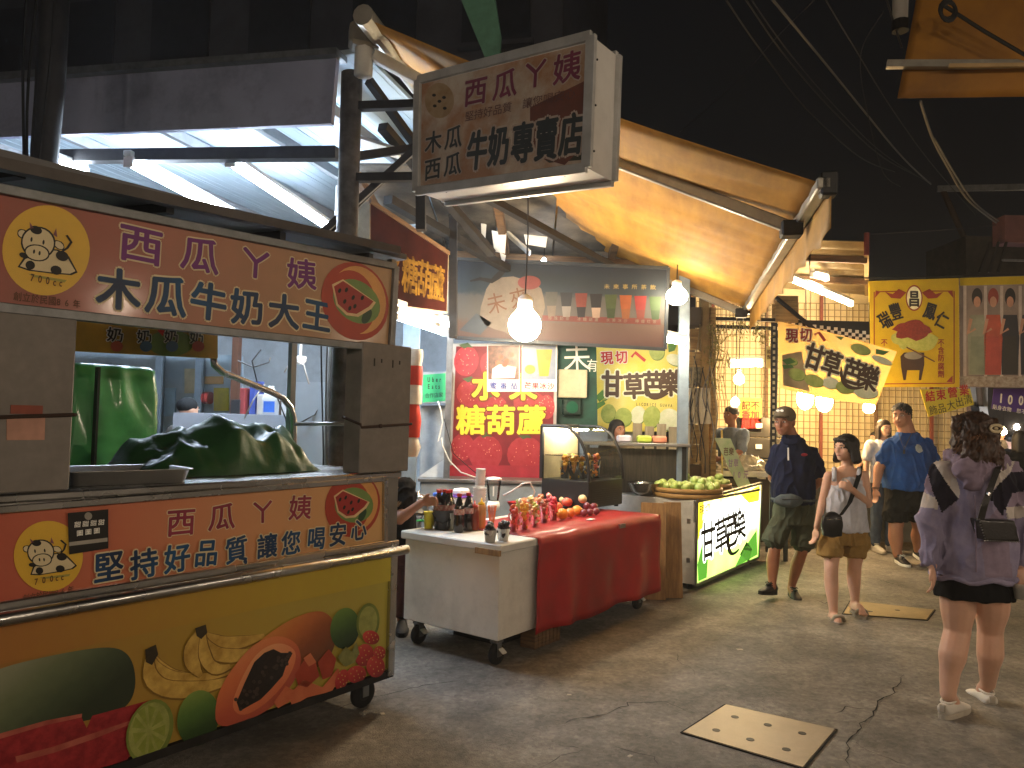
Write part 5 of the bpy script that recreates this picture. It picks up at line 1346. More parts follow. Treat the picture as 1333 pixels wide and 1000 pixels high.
# lit panel
lit = bpy.data.materials.new('lit_panel'); lit.use_nodes = True
def _lit():
    N, L = lit.node_tree.nodes, lit.node_tree.links
    b = N['Principled BSDF']; b.inputs['Roughness'].default_value = .35
    tc = N.new('ShaderNodeTexCoord'); sx = N.new('ShaderNodeSeparateXYZ'); L.new(tc.outputs['Object'], sx.inputs[0])
    nz = N.new('ShaderNodeTexNoise'); nz.inputs['Scale'].default_value = 3.5; L.new(tc.outputs['Object'], nz.inputs[0])
    mr = N.new('ShaderNodeMapRange'); mr.inputs[1].default_value = .1; mr.inputs[2].default_value = .85; L.new(sx.outputs['Z'], mr.inputs[0])
    ad = N.new('ShaderNodeMath'); ad.operation = 'MULTIPLY_ADD'; ad.inputs[1].default_value = .7; L.new(nz.outputs['Fac'], ad.inputs[0]); L.new(mr.outputs[0], ad.inputs[2])
    cr = N.new('ShaderNodeValToRGB'); el = cr.color_ramp.elements
    for _ in range(3): el.new(.5)
    for e, (p, c) in zip(el, [(.0, '4f9a2a'), (.45, '9fcf5a'), (.75, 'eef0d0'), (1.05 / 1.4, 'f6f0c0'), (1.0, 'e9d23a')]): e.position = p; e.color = (*lin(c), 1)
    sc = N.new('ShaderNodeMath'); sc.operation = 'DIVIDE'; sc.inputs[1].default_value = 1.45; L.new(ad.outputs[0], sc.inputs[0])
    L.new(sc.outputs[0], cr.inputs[0]); L.new(cr.outputs[0], b.inputs['Base Color']); L.new(cr.outputs[0], b.inputs['Emission Color'])
    b.inputs['Emission Strength'].default_value = 1.5
_lit(); MATS['lit_panel'] = lit
shape('lit_front', q, lit, cC, 0.0)
for k in range(4):
    a, b = q[k], q[(k + 1) % 4]
    G().beam((a[0], 0.002, a[1]), (b[0], 0.002, b[1]), .03, .03, .003).obj('panel_frame', steel_dull, cC)
yc = -.003
lg = emis('lit_leaf', '4f8a2a', .55); ly = emis('lit_yellow', 'dcc02a', .9)
for pts, m_ in [([(908, 735), (916, 700), (922, 720), (920, 752), (909, 757)], lg), ([(955, 742), (968, 715), (985, 690), (986, 722), (960, 737)], lg), ([(908, 690), (918, 672), (914, 692), (909, 702)], lg), ([(963, 722), (972, 705), (979, 715), (975, 732)], mat('lit_dark', '2c4a1c')), ([(985, 634), (989, 632), (988, 652), (975, 655), (965, 644)], ly), ([(908, 655), (916, 652), (914, 690), (908, 705)], ly)]:
    pshape(fC, cC, 'printed_leaf', pts, m_, yc)
tline(fC, cC, '甘草芭樂', [(922, 704), (939, 697), (952, 690), (963, 684)], 44, 16, ink_black, yc - .003, off=.018, out_m=emis('lit_white', 'fffff0', 1.6), out_off=.05, jig=.06)
pshape(fC, cC, 'printed_stroke', stroke(bez((949, 690), (945, 735), (962, 715)), [1, 1.3, 1.6, 2, 2.4, 2.6, 2.6, 2.2, 1.8, 1.4, 1]), ink_black, yc - .0035)
tline(fC, cC, '現切', [(914, 664), (921, 662)], 12, 6, ink_black, yc - .003, off=.02)
tline(fC, cC, 'LICORICE GUAVA', [(964, 651), (982, 646)], 5, 1.6, ink_brown, yc - .003, lat=True, off=.01)
G().box(-.02, LC + .02, -.01, .82, ZC3 - .028, ZC3, .004).obj('counter_top', mat('stall_top', '7d7a74', rough=.4, metal=.4), cC)
# open side panel facing the red cart
q = quad(Frame(fC.p, math.atan2(-.6, .8)), [(818, 700), (905, 720), (905, 651), (818, 640)])
G().box(-.03, -.002, 0.01, 1.15, ZC3 - .2, ZC3 - .005, .003).obj('side_rail', sidem, cC)
G().box(-.03, -.002, 0.0, .13, .06, ZC3 - .2).obj('side_leg', sidem, cC)
G().box(-.02, .9, .76, 1.15, ZC3 - .06, ZC3 - .005, .003).obj('side_shelf', mat('stall_top', ''), cC)
for z in (.25, .6): G().box(-.036, -.028, .04, .075, z, z + .045, .003).obj('latch', steel_dull, cC)
for x, y in ((.06, .08), (LC - .06, .08), (.06, .7), (LC - .06, .7)): G().lathe([(.025, 0), (.02, .06)], 10, (x, y, 0)).obj('foot', black_rubber, cC)
# leaning boards
for i, (a, b, c, lab) in enumerate([(835, 868, 672, 'wide plywood board leaning between the carts'), (868, 891, 672, 'narrow plywood board leaning beside the guava stall')]):
    w0 = atZ((a + b) / 2, 783 - i * 2, 0)
    wd = (b - a) / 1000 * w0.y
    tag(G().box(-wd / 2, wd / 2, 0, .02, 0, .82, .002, Matrix.Rotation(R(-6), 4, 'X')).obj('leaning_board', ply_wood, None, loc=w0 + Vector((0, .05, .002)), rot=(0, 0, R(-6 + 12 * i))), lab, 'board', 'plywood boards leaning by the stall')
# bowl, bamboo trays, guavas
def onC(px, py, z=ZC3): return atZ(px, py, z + .001)
bo = thing('steel_bowl', 'large steel mixing bowl on the guava stall', 'bowl', loc=onC(838, 645, ZC3 - .004))
G().lathe([(.07, 0), (.12, .04), (.16, .12), (.165, .125), (.155, .12), (.115, .045), (.05, .012)], 26, capb=True, capt=False).obj('bowl', mat('bowl_steel', 'b5b2ae', rough=.22, metal=1.0), bo, True)
G().lathe([(.15, .1), (.02, .105)], 20).obj('contents', mat('bowl_fill', 'c9b77a', rough=.6), bo)
gm_ = mat('guava_skin', '8fae4a', rough=.4, col2='b9c878', scale=9, coat=.3)
bam = mat('bamboo', 'b08a50', rough=.55, col2='8a6a3a', scale=4, stretch=(1, 1, 12))
def bamboo_tray(loc, r, label, n, seed, guavas=True):
    t = thing('bamboo_tray', label, 'bamboo tray', loc=loc, group='bamboo trays of guavas')
    G().lathe([(r * .96, 0), (r, .005), (r, .042), (r * .97, .044), (r * .97, .05), (r, .052), (r, .09), (r * .97, .092), (r * .94, .088), (r * .94, .06), (.01, .06)], 36).obj('rim', bam, t, True)
    G().lathe([(r + .001, .044), (r + .001, .05)], 36, capb=False, capt=False).obj('band', mat('bamboo_dark', '2f2416'), t)
    rnd = random.Random(seed); pts = []
    for k in range(n):
        for _ in range(60):
            a = rnd.uniform(0, 6.28); d = math.sqrt(rnd.random()) * (r - .05)
            p = Vector((d * math.cos(a), d * math.sin(a), .062))
            if all((p - o).length > .074 for o in pts): break
        else:
            p.z += .05
        pts.append(p)
        rr = rnd.uniform(.036, .044)
        o = G().ball((0, 0, 0), (rr, rr, rr * 1.08), 14, 10, jit=.1, seed=k + seed).obj('guava', gm_, None, True, loc=Vector(loc) + p + Vector((0, 0, rr * .98)), rot=(rnd.random(), rnd.random(), 0))
        tag(o, 'green guava heaped on the ' + ('larger front bamboo tray' if seed == 1 else 'smaller rear bamboo tray'), 'guava', 'guavas on the bamboo trays')
    return t
bamboo_tray(fC.wor(.27, .2, ZC3 + .001), .33, 'wide bamboo tray of guavas at the stall corner', 30, 1)
bamboo_tray(fC.wor(.93, .28, ZC3 + .001), .26, 'smaller bamboo tray of guavas behind the first', 18, 2)
for i, (a, b, c, s, lab, nm) in enumerate([(880, 622, '2f9a86', .06, 'teal topped plastic bag on the guava stall', 'plastic_bag'), (905, 612, 'e0d5d0', .085, 'white plastic bag behind the bamboo trays', 'plastic_bag'), (925, 612, 'd86a4a', .09, 'orange plastic bag heaped behind the trays', 'plastic_bag'), (945, 612, 'd8c0b0', .08, 'pale plastic bag beside the price board', 'plastic_bag')]):
    w_ = fC.wor(.2 + .3 * i, .66, ZC3 + .001)
    tag(G().ball((0, 0, s * .8), (s * 1.3, s, s * .85), 20, 14).wob(.035, 14, i).wob(.015, 40, i).obj(nm, mat('bag_' + c, c, rough=.3, coat=.3), None, False, loc=w_), lab, 'plastic bag')
# price board tilted on the stall
fpb = Frame(fC.wor(1.5, .3, 0), d=(1, .1))
q = quad(fpb, [(961, 634), (977, 631), (951, 571), (930, 570)])
pbd = thing('price_board', 'tilted pale green printed price board on the guava stall', 'price board', fpb)
G().prism(q, 0, .012).obj('board', mat('price_paper', 'b9bb96', rough=.5, col2='93a878', scale=6), pbd)
for (t_, y0, m_) in (('芭樂', 588, ink_brown), ('甘草', 603, mat('ink_violet', '8a6a8a')), ('10元', 618, mat('ink_violet', ''))):
    tline(fpb, pbd, t_, [(945 + (y0 - 588) * .4 + 7 * k, y0) for k in range(len(t_))], 10, 6, m_, -.002, rot=-.05)
G().beam((fpb.px(941, 690)[0], .03, fpb.px(941, 690)[1] if False else .83), (fpb.px(941, 560)[0], .03, fpb.px(941, 560)[1]), .015, .015).obj('stick', mat('stick_yellow', 'c9b060'), pbd)
# table and plank fence behind
w_ = atY(815, 585, 7.7)
t = thing('work_table', 'dark steel work table under the yellow poster', 'table', loc=(w_.x + .05, 7.7, 0))
G().box(-.5, .55, -.2, .2, 1.28, 1.31, .004).obj('top', steel_dull, t)
for x in (-.45, .5): G().box(x - .02, x + .02, -.15, -.11, 0, 1.28).obj('leg', dark_iron, t)
G().box(-.48, .52, -.05, -.03, .2, 1.25).obj('curtain', mat('curtain_dark', '4a4438', rough=.8, col2='2f2b24', scale=3, stretch=(12, 1, 1)), t)
t2 = thing('napkin_pack', 'pink and white napkin packs on the work table', 'napkin pack', loc=(w_.x + .05, 7.65, 1.311))
for x, c in ((-.15, 'd8d0d8'), (.05, 'b5c84a'), (.2, 'd88a6a')): G().box(x, x + .14, -.06, .06, 0, .07, .015).obj('pack', mat('pk_' + c, c, rough=.4), t2)
pf = thing('plank_fence', 'pale upright planks behind the guava stall', 'fence', loc=(atY(862, 600, 8.3).x, 8.3, 0))
for k in range(5): G().box(-.32 + k * .13, -.22 + k * .13, 0, .02, 0, 1.5 - .03 * (k % 2), .003).obj('plank', mat('plank_cream', 'b0a388', rough=.7, col2='8d8066', scale=3, stretch=(8, 8, 1)), pf)

# ================================================================ clutter column of boards and boxes right of the poster
fU = Frame((atY(900, 500, 8.4).x, 8.4, 0), d=(1, 0.0))
uc = thing('utility_column', 'cluttered timber column with boards boxes and cables', 'column', fU)
def ub(x0, y0, x1, y1, d0, d1, m_, nm):
    qq = quad(fU, [(x0, y1), (x1, y1), (x1, y0), (x0, y0)], d0); G().prism(qq, d0, d1).obj(nm, m_, uc)
wd2 = mat('column_wood', 'b3935f', rough=.75, col2='846a42', scale=4, stretch=(1, 1, 9), grime=.3)
ub(889, 505, 925, 552, -.04, .1, mat('board_grey_tan', 'b9ad94', rough=.7, grime=.3), 'board')
ub(890, 458, 920, 503, 0, .12, wd2, 'box'); ub(893, 478, 912, 502, -.02, .0, mat('clutter_dark', '4a4436', rough=.7, col2='8a8268', scale=30), 'junk_panel')
ub(890, 553, 922, 578, 0, .2, wd2, 'crate'); ub(890, 580, 922, 604, .02, .2, wd2, 'crate'); ub(890, 606, 924, 660, 0, .2, mat('crate_dark', '5a4830', rough=.8), 'crate')
ub(890, 400, 915, 425, -.02, .12, mat('box_dark', '4d4234', rough=.7), 'box'); ub(892, 428, 924, 455, .05, .15, wd2, 'board')
ub(913, 380, 923, 700, -.02, .08, mat('bamboo_post', '9a7c4a', rough=.6, col2='6d5530', scale=4), 'upright'); ub(925, 400, 932, 700, .1, .18, wd2, 'upright')
ub(886, 380, 890, 700, -.03, .03, mat('post_blue_grey', ''), 'upright')
rnd = random.Random(3)
for k in range(14):
    a = rnd.uniform(893, 936); y0 = rnd.uniform(420, 500); ln_ = rnd.uniform(60, 150)
    pts = [fU.px(a + 5 * math.sin(i * .8 + k), y0 + ln_ * i / 7, -.06) for i in range(8)]
    G().tube([(x, -.06 - .01 * (k % 3), z) for x, z in pts], .006, 5).obj('cable', [cable_black, cable_grey, mat('cable_tan', '8a7a5a')][k % 3], uc, True)
# tinsel garland / dried plants
gl_ = thing('hanging_garland', 'dried leafy garland hanging over the stall column', 'garland', loc=fU.wor(0, -.1, 0))
def leaf_clump(par, fr, pts, n, m_, seed, s=.022, spread=5, y=-.1):
    rnd = random.Random(seed); g = G()
    for k in range(n):
        a, b = pts[rnd.randrange(len(pts))]; a += rnd.gauss(0, spread); b += rnd.gauss(0, spread * 1.6)
        x, z = fr.px(a, b, y); c = Vector((x, rnd.uniform(-.08, .08), z))
        M_ = Euler((rnd.uniform(0, 6), rnd.uniform(0, 6), rnd.uniform(0, 6))).to_matrix()
        l = s * rnd.uniform(.6, 1.5)
        vs_ = [g.bm.verts.new(c + M_ @ Vector(p)) for p in ((-l, 0, 0), (0, -l * .3, 0.2 * l), (l, 0, 0), (0, l * .3, .2 * l))]
        g.bm.faces.new(vs_)
    g.obj('leaves', m_, par, fix=False, kind='stuff')
leaf_clump(gl_, fU, [(928, 430), (935, 450), (940, 470), (930, 440), (948, 432), (965, 428), (985, 432), (998, 440), (925, 465), (932, 500)], 500, mat('dry_leaf', '8a7d3a', rough=.7, col2='5f5a28', scale=20), 5)
for k in range(6):
    a = 925 + 4 * k; G().tube([(fU.px(a + 3 * math.sin(i), 425 + i * 14, -.1)[0], 0, fU.px(a, 425 + i * 14, -.1)[1]) for i in range(9)], .004, 4).obj('stem', mat('dry_stem', '6d5a38'), gl_)

# ================================================================ mesh walls of the lit stall behind
fE = Frame((atY(930, 500, 11.2).x, 11.2, 0), d=(1, -0.05))
ew = thing('stall_partition', 'cream panel wall with wire grid at the back of the lit stall', 'wall', fE)
x0, _ = fE.px(905, 540); x1, _ = fE.px(1262, 540)
npan = 7
for k in range(npan):
    a = x0 + (x1 - x0) * k / npan; b = x0 + (x1 - x0) * (k + 1) / npan - .012
    G().box(a, b, 0.05, .08, 0, 3.6).obj('panel', mat('panel_cream', 'd8c9a0', rough=.6, var=.05), ew)
g = G()
for i in range(46):
    x = x0 + (x1 - x0) * i / 45; g.box(x - .005, x + .005, -.005, .005, .9, 3.3)
for j in range(26):
    z = .9 + 2.4 * j / 25; g.box(x0, x1, .0055, .012, z - .005, z + .005)
g.obj('wire_grid', mat('wire_tan', '8f7d58', rough=.6, metal=.3), ew)
for k in range(5):
    x = x0 + (x1 - x0) * (k + .3) / 5; G().box(x - .02, x + .02, -.05, -.01, 0, 3.4).obj('upright', old_wood if k % 2 else mat('pole_red', '7a4030', rough=.6), ew)
# front mesh panel frame over the stall
fF = Frame((atY(930, 420, 8.7).x, 8.7, 0), d=(1, 0.0))
mf = thing('mesh_canopy', 'dark steel frame with wire mesh over the lit stall', 'frame', fF)
g = G()
for i in range(16):
    x, z0 = fF.px(924 + i * 5.2, 425); g.box(x - .003, x + .003, -.003, .003, z0 - .05, fF.px(940, 375)[1])
for j in range(8):
    z = fF.px(940, 375 + j * 7)[1]; g.box(fF.px(922, 400)[0], fF.px(1004, 400)[0], .0035, .009, z - .003, z + .003)
g.obj('wire_grid', mat('wire_dark', '5a4f3a', rough=.6, metal=.3), mf)
for (a, b, c, d) in [(920, 415, 1008, 417), (920, 425, 1008, 428), (1000, 380, 1060, 430)]:
    p, q_ = fF.px(a, b), fF.px(c, d); G().beam((p[0], -.02, p[1]), (q_[0], -.02, q_[1]), .03, .04).obj('rail', dark_iron, mf)
ub2 = fF.px(1022, 402); ub3 = fF.px(1040, 420)
G().box(ub2[0] - .1, ub2[0] + .15, 0, .15, ub3[1], ub2[1] + .15).obj('cross_block', wd2, mf)
# slotted angle post
pz = atY(1007, 520, 8.3)
sp = thing('slotted_post', 'black slotted steel angle post beside the stall', 'post', loc=(pz.x, 8.3, 0))
ztp = atY(1009, 420, 8.3).z
G().box(-.035, .035, -.003, .003, 0, ztp).obj('angle', black_plastic, sp); G().box(.03, .035, .003, .06, 0, ztp).obj('angle_leg', black_plastic, sp)
k = 0; z = .9
while z < ztp - .02:
    G().box(-.013, .013, -.0045, -.0032, z, z + .035).obj('slot', mat('slot_pale', 'b5a888'), sp); z += .066

# tables with goods inside the stall
t = thing('goods_table', 'white topped goods table covered with cloudy plastic sheet', 'table', loc=atY(970, 640, 8.9) * 1.0)
t.location.z = 0
G().box(-.45, .42, -.3, .4, .93, .99, .006).obj('top', mat('table_cream', 'd5cdb8', rough=.5), t)
for x in (-.4, .38):
    for y in (-.25, .35): G().box(x - .02, x + .02, y - .02, y + .02, 0, .93).obj('leg', dark_iron, t)
G().box(-.4, .4, -.2, -.18, .2, .9).obj('apron', mat('apron_brown', '4a3826', rough=.8), t)
rows = [[(-.4 + .8 * j / 24, -.25 + .6 * i / 16, 1.0 + .16 * math.sin(math.pi * i / 16) * math.sin(math.pi * j / 24) + .05 * noise.noise(Vector((i * .5, j * .5, 2)))) for j in range(25)] for i in range(17)]
tag(G().grid(rows).obj('plastic_sheet', mat('cloudy_film', 'cfc9b0', rough=.15, trans=.5, bump=.6, bscale=12), None, False, loc=t.location + Vector((0, 0, 0))), 'cloudy crumpled plastic sheet over goods on the table', 'plastic sheet')
t = thing('food_table', 'long food table with trays at the back of the lit stall', 'table', loc=(atY(1090, 620, 9.9).x, 9.9, 0))
G().box(-1.0, 1.5, -.35, .4, .82, .87, .006).obj('top', mat('table_cream', ''), t)
G().box(-.98, 1.48, -.3, -.28, .1, .82).obj('apron', mat('apron_grey', '6d6a5c', rough=.7), t)
for x in (-.95, 1.4):
    for y in (-.25, .35): G().box(x - .02, x + .02, y - .02, y + .02, 0, .82).obj('leg', dark_iron, t)
rnd = random.Random(9)
for k in range(8):
    ft = thing('food_tray', 'shallow tray of cooked food on the long table', 'food tray', loc=t.location + Vector((-.8 + k * .28, rnd.uniform(-.15, .1), .871)), group='food trays on the long table')
    G().loft([rect(.1, .09, 0), rect(.12, .11, .03), rect(.115, .105, .028), rect(.095, .085, .006)]).obj('tray', steel_dull, ft, True)
    for j in range(7): G().ball((rnd.uniform(-.07, .07), rnd.uniform(-.06, .06), .03), rnd.uniform(.018, .03), 8, 6).obj('food', mat('food_%d' % (k % 4), ['a8642a', 'c9a040', '8a3a20', 'd0c090'][k % 4], rough=.4), ft, True)
# crates behind the vendor
t = thing('stacked_crates', 'dark stacked plastic crates behind the seated vendor', 'crate', loc=(atY(985, 590, 10.2).x, 10.2, 0))
for k in range(6):
    G().box(-.3, .3, -.2, .2, k * .27, k * .27 + .26, .01).obj('crate', mat('crate_charcoal', '2b2926', rough=.6), t); G().box(-.08, .0, -.215, -.2, k * .27 + .12, k * .27 + .18).obj('crate_label', paper, t)
w_ = atY(977, 540, 10.0)
sg = thing('stall_notice', 'orange notice with black and red characters hung in the stall', 'notice', loc=w_)
G().box(-.14, .14, 0, .01, -.22, .22).obj('sheet', mat('notice_orange', 'e09a3a', rough=.5), sg)
letters('lettering', '記不', [(-.06, .12), (.06, .12)], .12, ink_black, sg, -.004, off=.03); letters('lettering', '香加', [(-.06, -.0), (.06, -.0)], .12, ink_red, sg, -.004, off=.03); letters('lettering', '腸點', [(-.06, -.12), (.06, -.12)], .12, ink_red, sg, -.004, off=.03)
w_ = atY(1001, 465, 8.6)
sg = thing('stall_notice', 'small pale vertical price slip hung by the slotted post', 'notice', loc=w_)
G().box(-.03, .03, 0, .006, -.12, .12).obj('sheet', mat('slip_cream', 'e0d28a', rough=.5), sg); letters('lettering', '龍鬚', [(0, .06), (0, 0)], .05, ink_brown, sg, -.003, rot=0)
# corrugated roof of that stall
rfp = [atY(1040, 300, 9.0), atY(1125, 320, 8.2), atY(1130, 420, 10.6), atY(1035, 400, 11.0)]
cr_ = thing('corrugated_roof', 'corrugated tin roof edge over the lit stall beside the awning', 'roof', loc=(rfp[1].x, rfp[1].y, 0))
A0 = atY(1128, 315, 8.4); B0 = atY(1128, 400, 12.2); C0 = A0 + Vector((-2.2, .3, .1)); D0 = B0 + Vector((-2.6, .3, .1))
for s in range(12):
    g = G(); rows = []
    for i in range(9):
        u_ = (s + i / 8) / 12; dz = .025 * math.sin(u_ * 12 * 2 * math.pi * 1.0)
        rows.append([(A0.lerp(B0, u_).lerp(C0.lerp(D0, u_), v / 3) + Vector((0, 0, dz))) - Vector((rfp[1].x, rfp[1].y, 0)) for v in range(4)])
    g.grid(rows); ob = g.obj('tin_sheet', mat('tin_cream', 'a89878', rough=.5, metal=.2, col2='8a7a5c', scale=4), cr_, True); ob.modifiers.new('t', 'SOLIDIFY').thickness = .003
o_ = Vector((rfp[1].x, rfp[1].y, 0))
G().beam(A0 - o_, B0 - o_, .05, .08).obj('edge_beam', mat('edge_tan', '9a8258', rough=.6), cr_)
for u_ in (.15, .45, .75): G().beam(A0.lerp(B0, u_) - o_ - Vector((0, 0, .06)), C0.lerp(D0, u_) - o_ - Vector((0, 0, .06)), .06, .08).obj('rafter', old_wood, cr_)
G().tube([A0 - o_ - Vector((0, 0, .15)), A0 - o_ + Vector((0, 0, .1))], .03, 8).obj('red_end_cap', mat('cap_dark_red', '7a2a24'), cr_)
q0 = atY(1128, 380, 8.8) - o_
chk = thing('checker_tape', 'black and white checkered trim strip across the stall front', 'trim', loc=atY(1030, 418, 8.75))
p_ = [atY(1012, 417, 8.75), atY(1132, 432, 8.75)]; d_ = (p_[1] - p_[0]); nx = 26
for i in range(nx):
    for j in range(3):
        if (i + j) % 2 == 0:
            c = p_[0] + d_ * (i / nx) - Vector(chk.location); G().box(c.x, c.x + d_.x / nx * .98, 0, .004, c.z - .038 * (j + 1), c.z - .038 * j).obj('check', paper if True else ink_black, chk)
c = p_[0] - Vector(chk.location); G().box(c.x, c.x + d_.x, .006, .01, c.z - .2, c.z + .01).obj('backing', ink_black, chk)

# ================================================================ slanting cloth banner
fN = Frame((atY(1085, 470, 8.55).x, 8.55, 0), d=(1, 0.12))
cb = thing('cloth_banner', 'slanting cloth banner printed with guavas and brush lettering', 'banner', fN)
TL, TR, BR, BL = (1014, 418), (1168, 458), (1142, 527), (1016, 505)
def bil(a, b):
    top = (TL[0] + (TR[0] - TL[0]) * a, TL[1] + (TR[1] - TL[1]) * a - 3 * math.sin(a * 3.1)); bot = (BL[0] + (BR[0] - BL[0]) * a, BL[1] + (BR[1] - BL[1]) * a + 3 * math.sin(a * 3.1))
    return (top[0] + (bot[0] - top[0]) * b, top[1] + (bot[1] - top[1]) * b)
rows = [[(*fN.px(*bil(j / 24, i / 10)),) for j in range(25)] for i in range(11)]
wave = lambda x: .03 * math.sin(x * 7)
G().grid([[(x, .02 + .012 * math.sin(x * 6), z) for x, z in r] for r in rows]).obj('cloth', cloth_mat('cloth_tan', 'd8b468', 'c4a878', 2.6, .5), cb, True)
guava_print(fN, cb, lambda a, b: bil(min(1, a * .95 + .02), min(1, b * .9 + .02)), -.004)
pshape(fN, cb, 'printed_basket', [bil(*p) for p in ((.02, .5), (.2, .38), (.25, .7), (.3, .95), (.03, .95))], mat('cloth_basket', 'b09a74', rough=.6), -.0035)
tline(fN, cb, '現切', [(1031, 437), (1049, 436)], 17, 15, mat('ink_faded_red', 'a83a34', rough=.6), -.012, off=.03, out_m=mat('print_cream', ''), out_off=.07, rot=-.03)
pshape(fN, cb, 'printed_stroke', stroke([(1060, 436), (1066, 433), (1074, 444)], [1.5, 2, 2]), mat('ink_faded_red', ''), -.012)
tline(fN, cb, '甘草芭樂', [(1060, 465), (1083, 474), (1110, 484), (1131, 492)], 32, 24, brn, -.012, off=.03, out_m=mat('print_cream', ''), out_off=.075, rot=-.28, jig=.03)
pshape(fN, cb, 'printed_stroke', stroke(bez((1095, 478), (1093, 512), (1125, 504)), [1.2, 1.8, 2, 2.4, 2.6, 2.6, 2.6, 2.2, 2, 1.5, 1]), brn, -.0125)
# ================================================================ yellow shop banner across the street
fZ = Frame((atY(1190, 430, 9.9).x, 9.9, 0), d=(1, -0.06))
zb = thing('street_banner', 'yellow shop banner with an ornate border and a printed clay pot dish', 'banner', fZ)
q = quad(fZ, [(1133, 504), (1249, 504), (1248, 362), (1131, 366)])
G().prism(q, 0, .012).obj('cloth', cloth_mat('banner_yellow', 'd9bf2a', 'cbb022', 4, .3, .1), zb)
mar = mat('ink_maroon', '8a3018', rough=.5)
for a, b in (((1138, 500), (1242, 499)), ((1138, 380), (1138, 499)), ((1242, 379), (1242, 499)), ((1140, 380), (1175, 379)), ((1208, 379), (1240, 379))):
    pshape(fZ, zb, 'printed_border', stroke([a, b], [.7, .7]), mar, -.002)
for s in (-1, 1):
    pshape(fZ, zb, 'printed_scroll', [(1190 + s * 10, 381), (1190 + s * 20, 376), (1190 + s * 28, 383), (1190 + s * 38, 380), (1190 + s * 30, 388), (1190 + s * 18, 389)], mar, -.002)
    pshape(fZ, zb, 'printed_scroll', [(1190 + s * 50, 378), (1190 + s * 44, 380), (1190 + s * 51, 388)], mar, -.0025); pshape(fZ, zb, 'printed_scroll', [(1190 + s * 50, 498), (1190 + s * 42, 497), (1190 + s * 50, 489)], mar, -.0025)
pshape(fZ, zb, 'printed_oval', pell(1190, 388, 11, 17), mar, -.003); pshape(fZ, zb, 'printed_oval', pell(1190, 388, 9.5, 15), mat('print_cream', ''), -.0035)
tline(fZ, zb, '昌', [(1190, 389)], 20, 14, ink_black, -.0045, off=.03)
for ch, a, b, ro in (('瑞', 1152, 417, .5), ('豐', 1166, 406, .3), ('鳳', 1211, 405, -.3), ('仁', 1226, 417, -.5)):
    tline(fZ, zb, ch, [(a, b)], 21, 15, ink_black, -.004, off=.025, rot=ro)
tline(fZ, zb, '不含防腐劑', [(1225, 446), (1225, 456), (1225, 466), (1225, 477), (1225, 487)], 9, 8, mar, -.004, off=.02, rot=0)
tline(fZ, zb, '不', [(1151, 446)], 9, 8, mar, -.004, off=.02, rot=0)
rnd = random.Random(6)
pshape(fZ, zb, 'printed_lettuce', pell(1190, 440, 28, 17, n=30, wob=.5, seed=4), mat('lettuce', '98a34a', rough=.5, col2='b5b860', scale=20), -.003)
pshape(fZ, zb, 'printed_meat', pell(1189, 429, 24, 13, n=26, wob=.5, seed=6), mat('meat', '8a3322', rough=.5, col2='6a2014', scale=40), -.004)
pshape(fZ, zb, 'printed_pot', [(1172, 464), (1177, 459), (1203, 459), (1203, 475), (1199, 495), (1196, 495), (1197, 482), (1181, 482), (1179, 495), (1176, 495), (1173, 478)], mat('pot_brown', '3a2618', rough=.5), -.003)
pshape(fZ, zb, 'printed_pot_rim', pell(1189, 463, 12, 5), mat('pot_grey', '7d7a70', rough=.5), -.004)
pshape(fZ, zb, 'printed_chopstick', stroke([(1180, 452), (1217, 471)], [.8, .8]), ink_brown, -.005)
# photo banner with four printed figures (generic)
fz2 = Frame(fZ.wor(0, .02, 0), fZ.a)
ph = thing('photo_banner', 'long photo banner printed with standing figures beside the yellow banner', 'banner', fz2)
q = quad(fz2, [(1250, 504), (1420, 506), (1420, 356), (1249, 362)])
G().prism(q, 0, .012).obj('cloth', mat('banner_photo_bg', '9a8a80', rough=.55, col2='6d605c', scale=2), ph)
pshape(fz2, ph, 'printed_trim', [(1250, 372), (1420, 368), (1420, 357), (1249, 362)], mat('banner_yellow', ''), -.001)
pshape(fz2, ph, 'printed_floor', [(1250, 503), (1420, 505), (1420, 490), (1250, 490)], mat('photo_floor', 'b0a89a', rough=.5, col2='7d6a5c', scale=20), -.0015)
skin_p = mat('photo_skin', 'b98a72', rough=.5)
for i, (a, c1, c2, c3) in enumerate([(1272, '8a8d7a', '7d8470', '2a2320'), (1293, 'b0503a', 'a8463a', '8a3a2c'), (1315, '23232b', '2b2722', '201c1a'), (1340, '2b2a38', '201f28', '2a2420')]):
    pshape(fz2, ph, 'printed_figure', [(a - 9, 410), (a + 9, 410), (a + 12, 440), (a + 10, 488), (a - 11, 488), (a - 12, 440)], mat('ph1_' + c1, c1, rough=.5), -.002)
    pshape(fz2, ph, 'printed_skirt', [(a - 8, 438), (a + 8, 438), (a + 10, 487), (a - 10, 487)], mat('ph2_' + c2, c2, rough=.5), -.0025)
    pshape(fz2, ph, 'printed_hair', pell(a, 387, 7, 12), mat('ph3_' + c3, c3, rough=.5), -.0025); pshape(fz2, ph, 'printed_head', pell(a, 393, 4.5, 7), skin_p, -.003)
    pshape(fz2, ph, 'printed_arm', stroke([(a - 8, 415), (a - 12, 435), (a - 2, 428)], [2.2, 2, 1.6]), skin_p, -.0035)
for a in (1256, 1283, 1304, 1328): pshape(fz2, ph, 'printed_post', [(a - 2, 372), (a + 2, 372), (a + 2, 490), (a - 2, 490)], mat('photo_post', 'b9aca4', rough=.5), -.0017)
# hanging rope along the banners
tag(G().tube([fZ.wor(fZ.px(1125 + i * 30, 362)[0], -.0, fZ.px(1125 + i * 30, 362 - i * .6)[1]) for i in range(11)], .008, 6).obj('banner_rope', cable_black, None), 'thin dark rope carrying the yellow banner', 'rope')
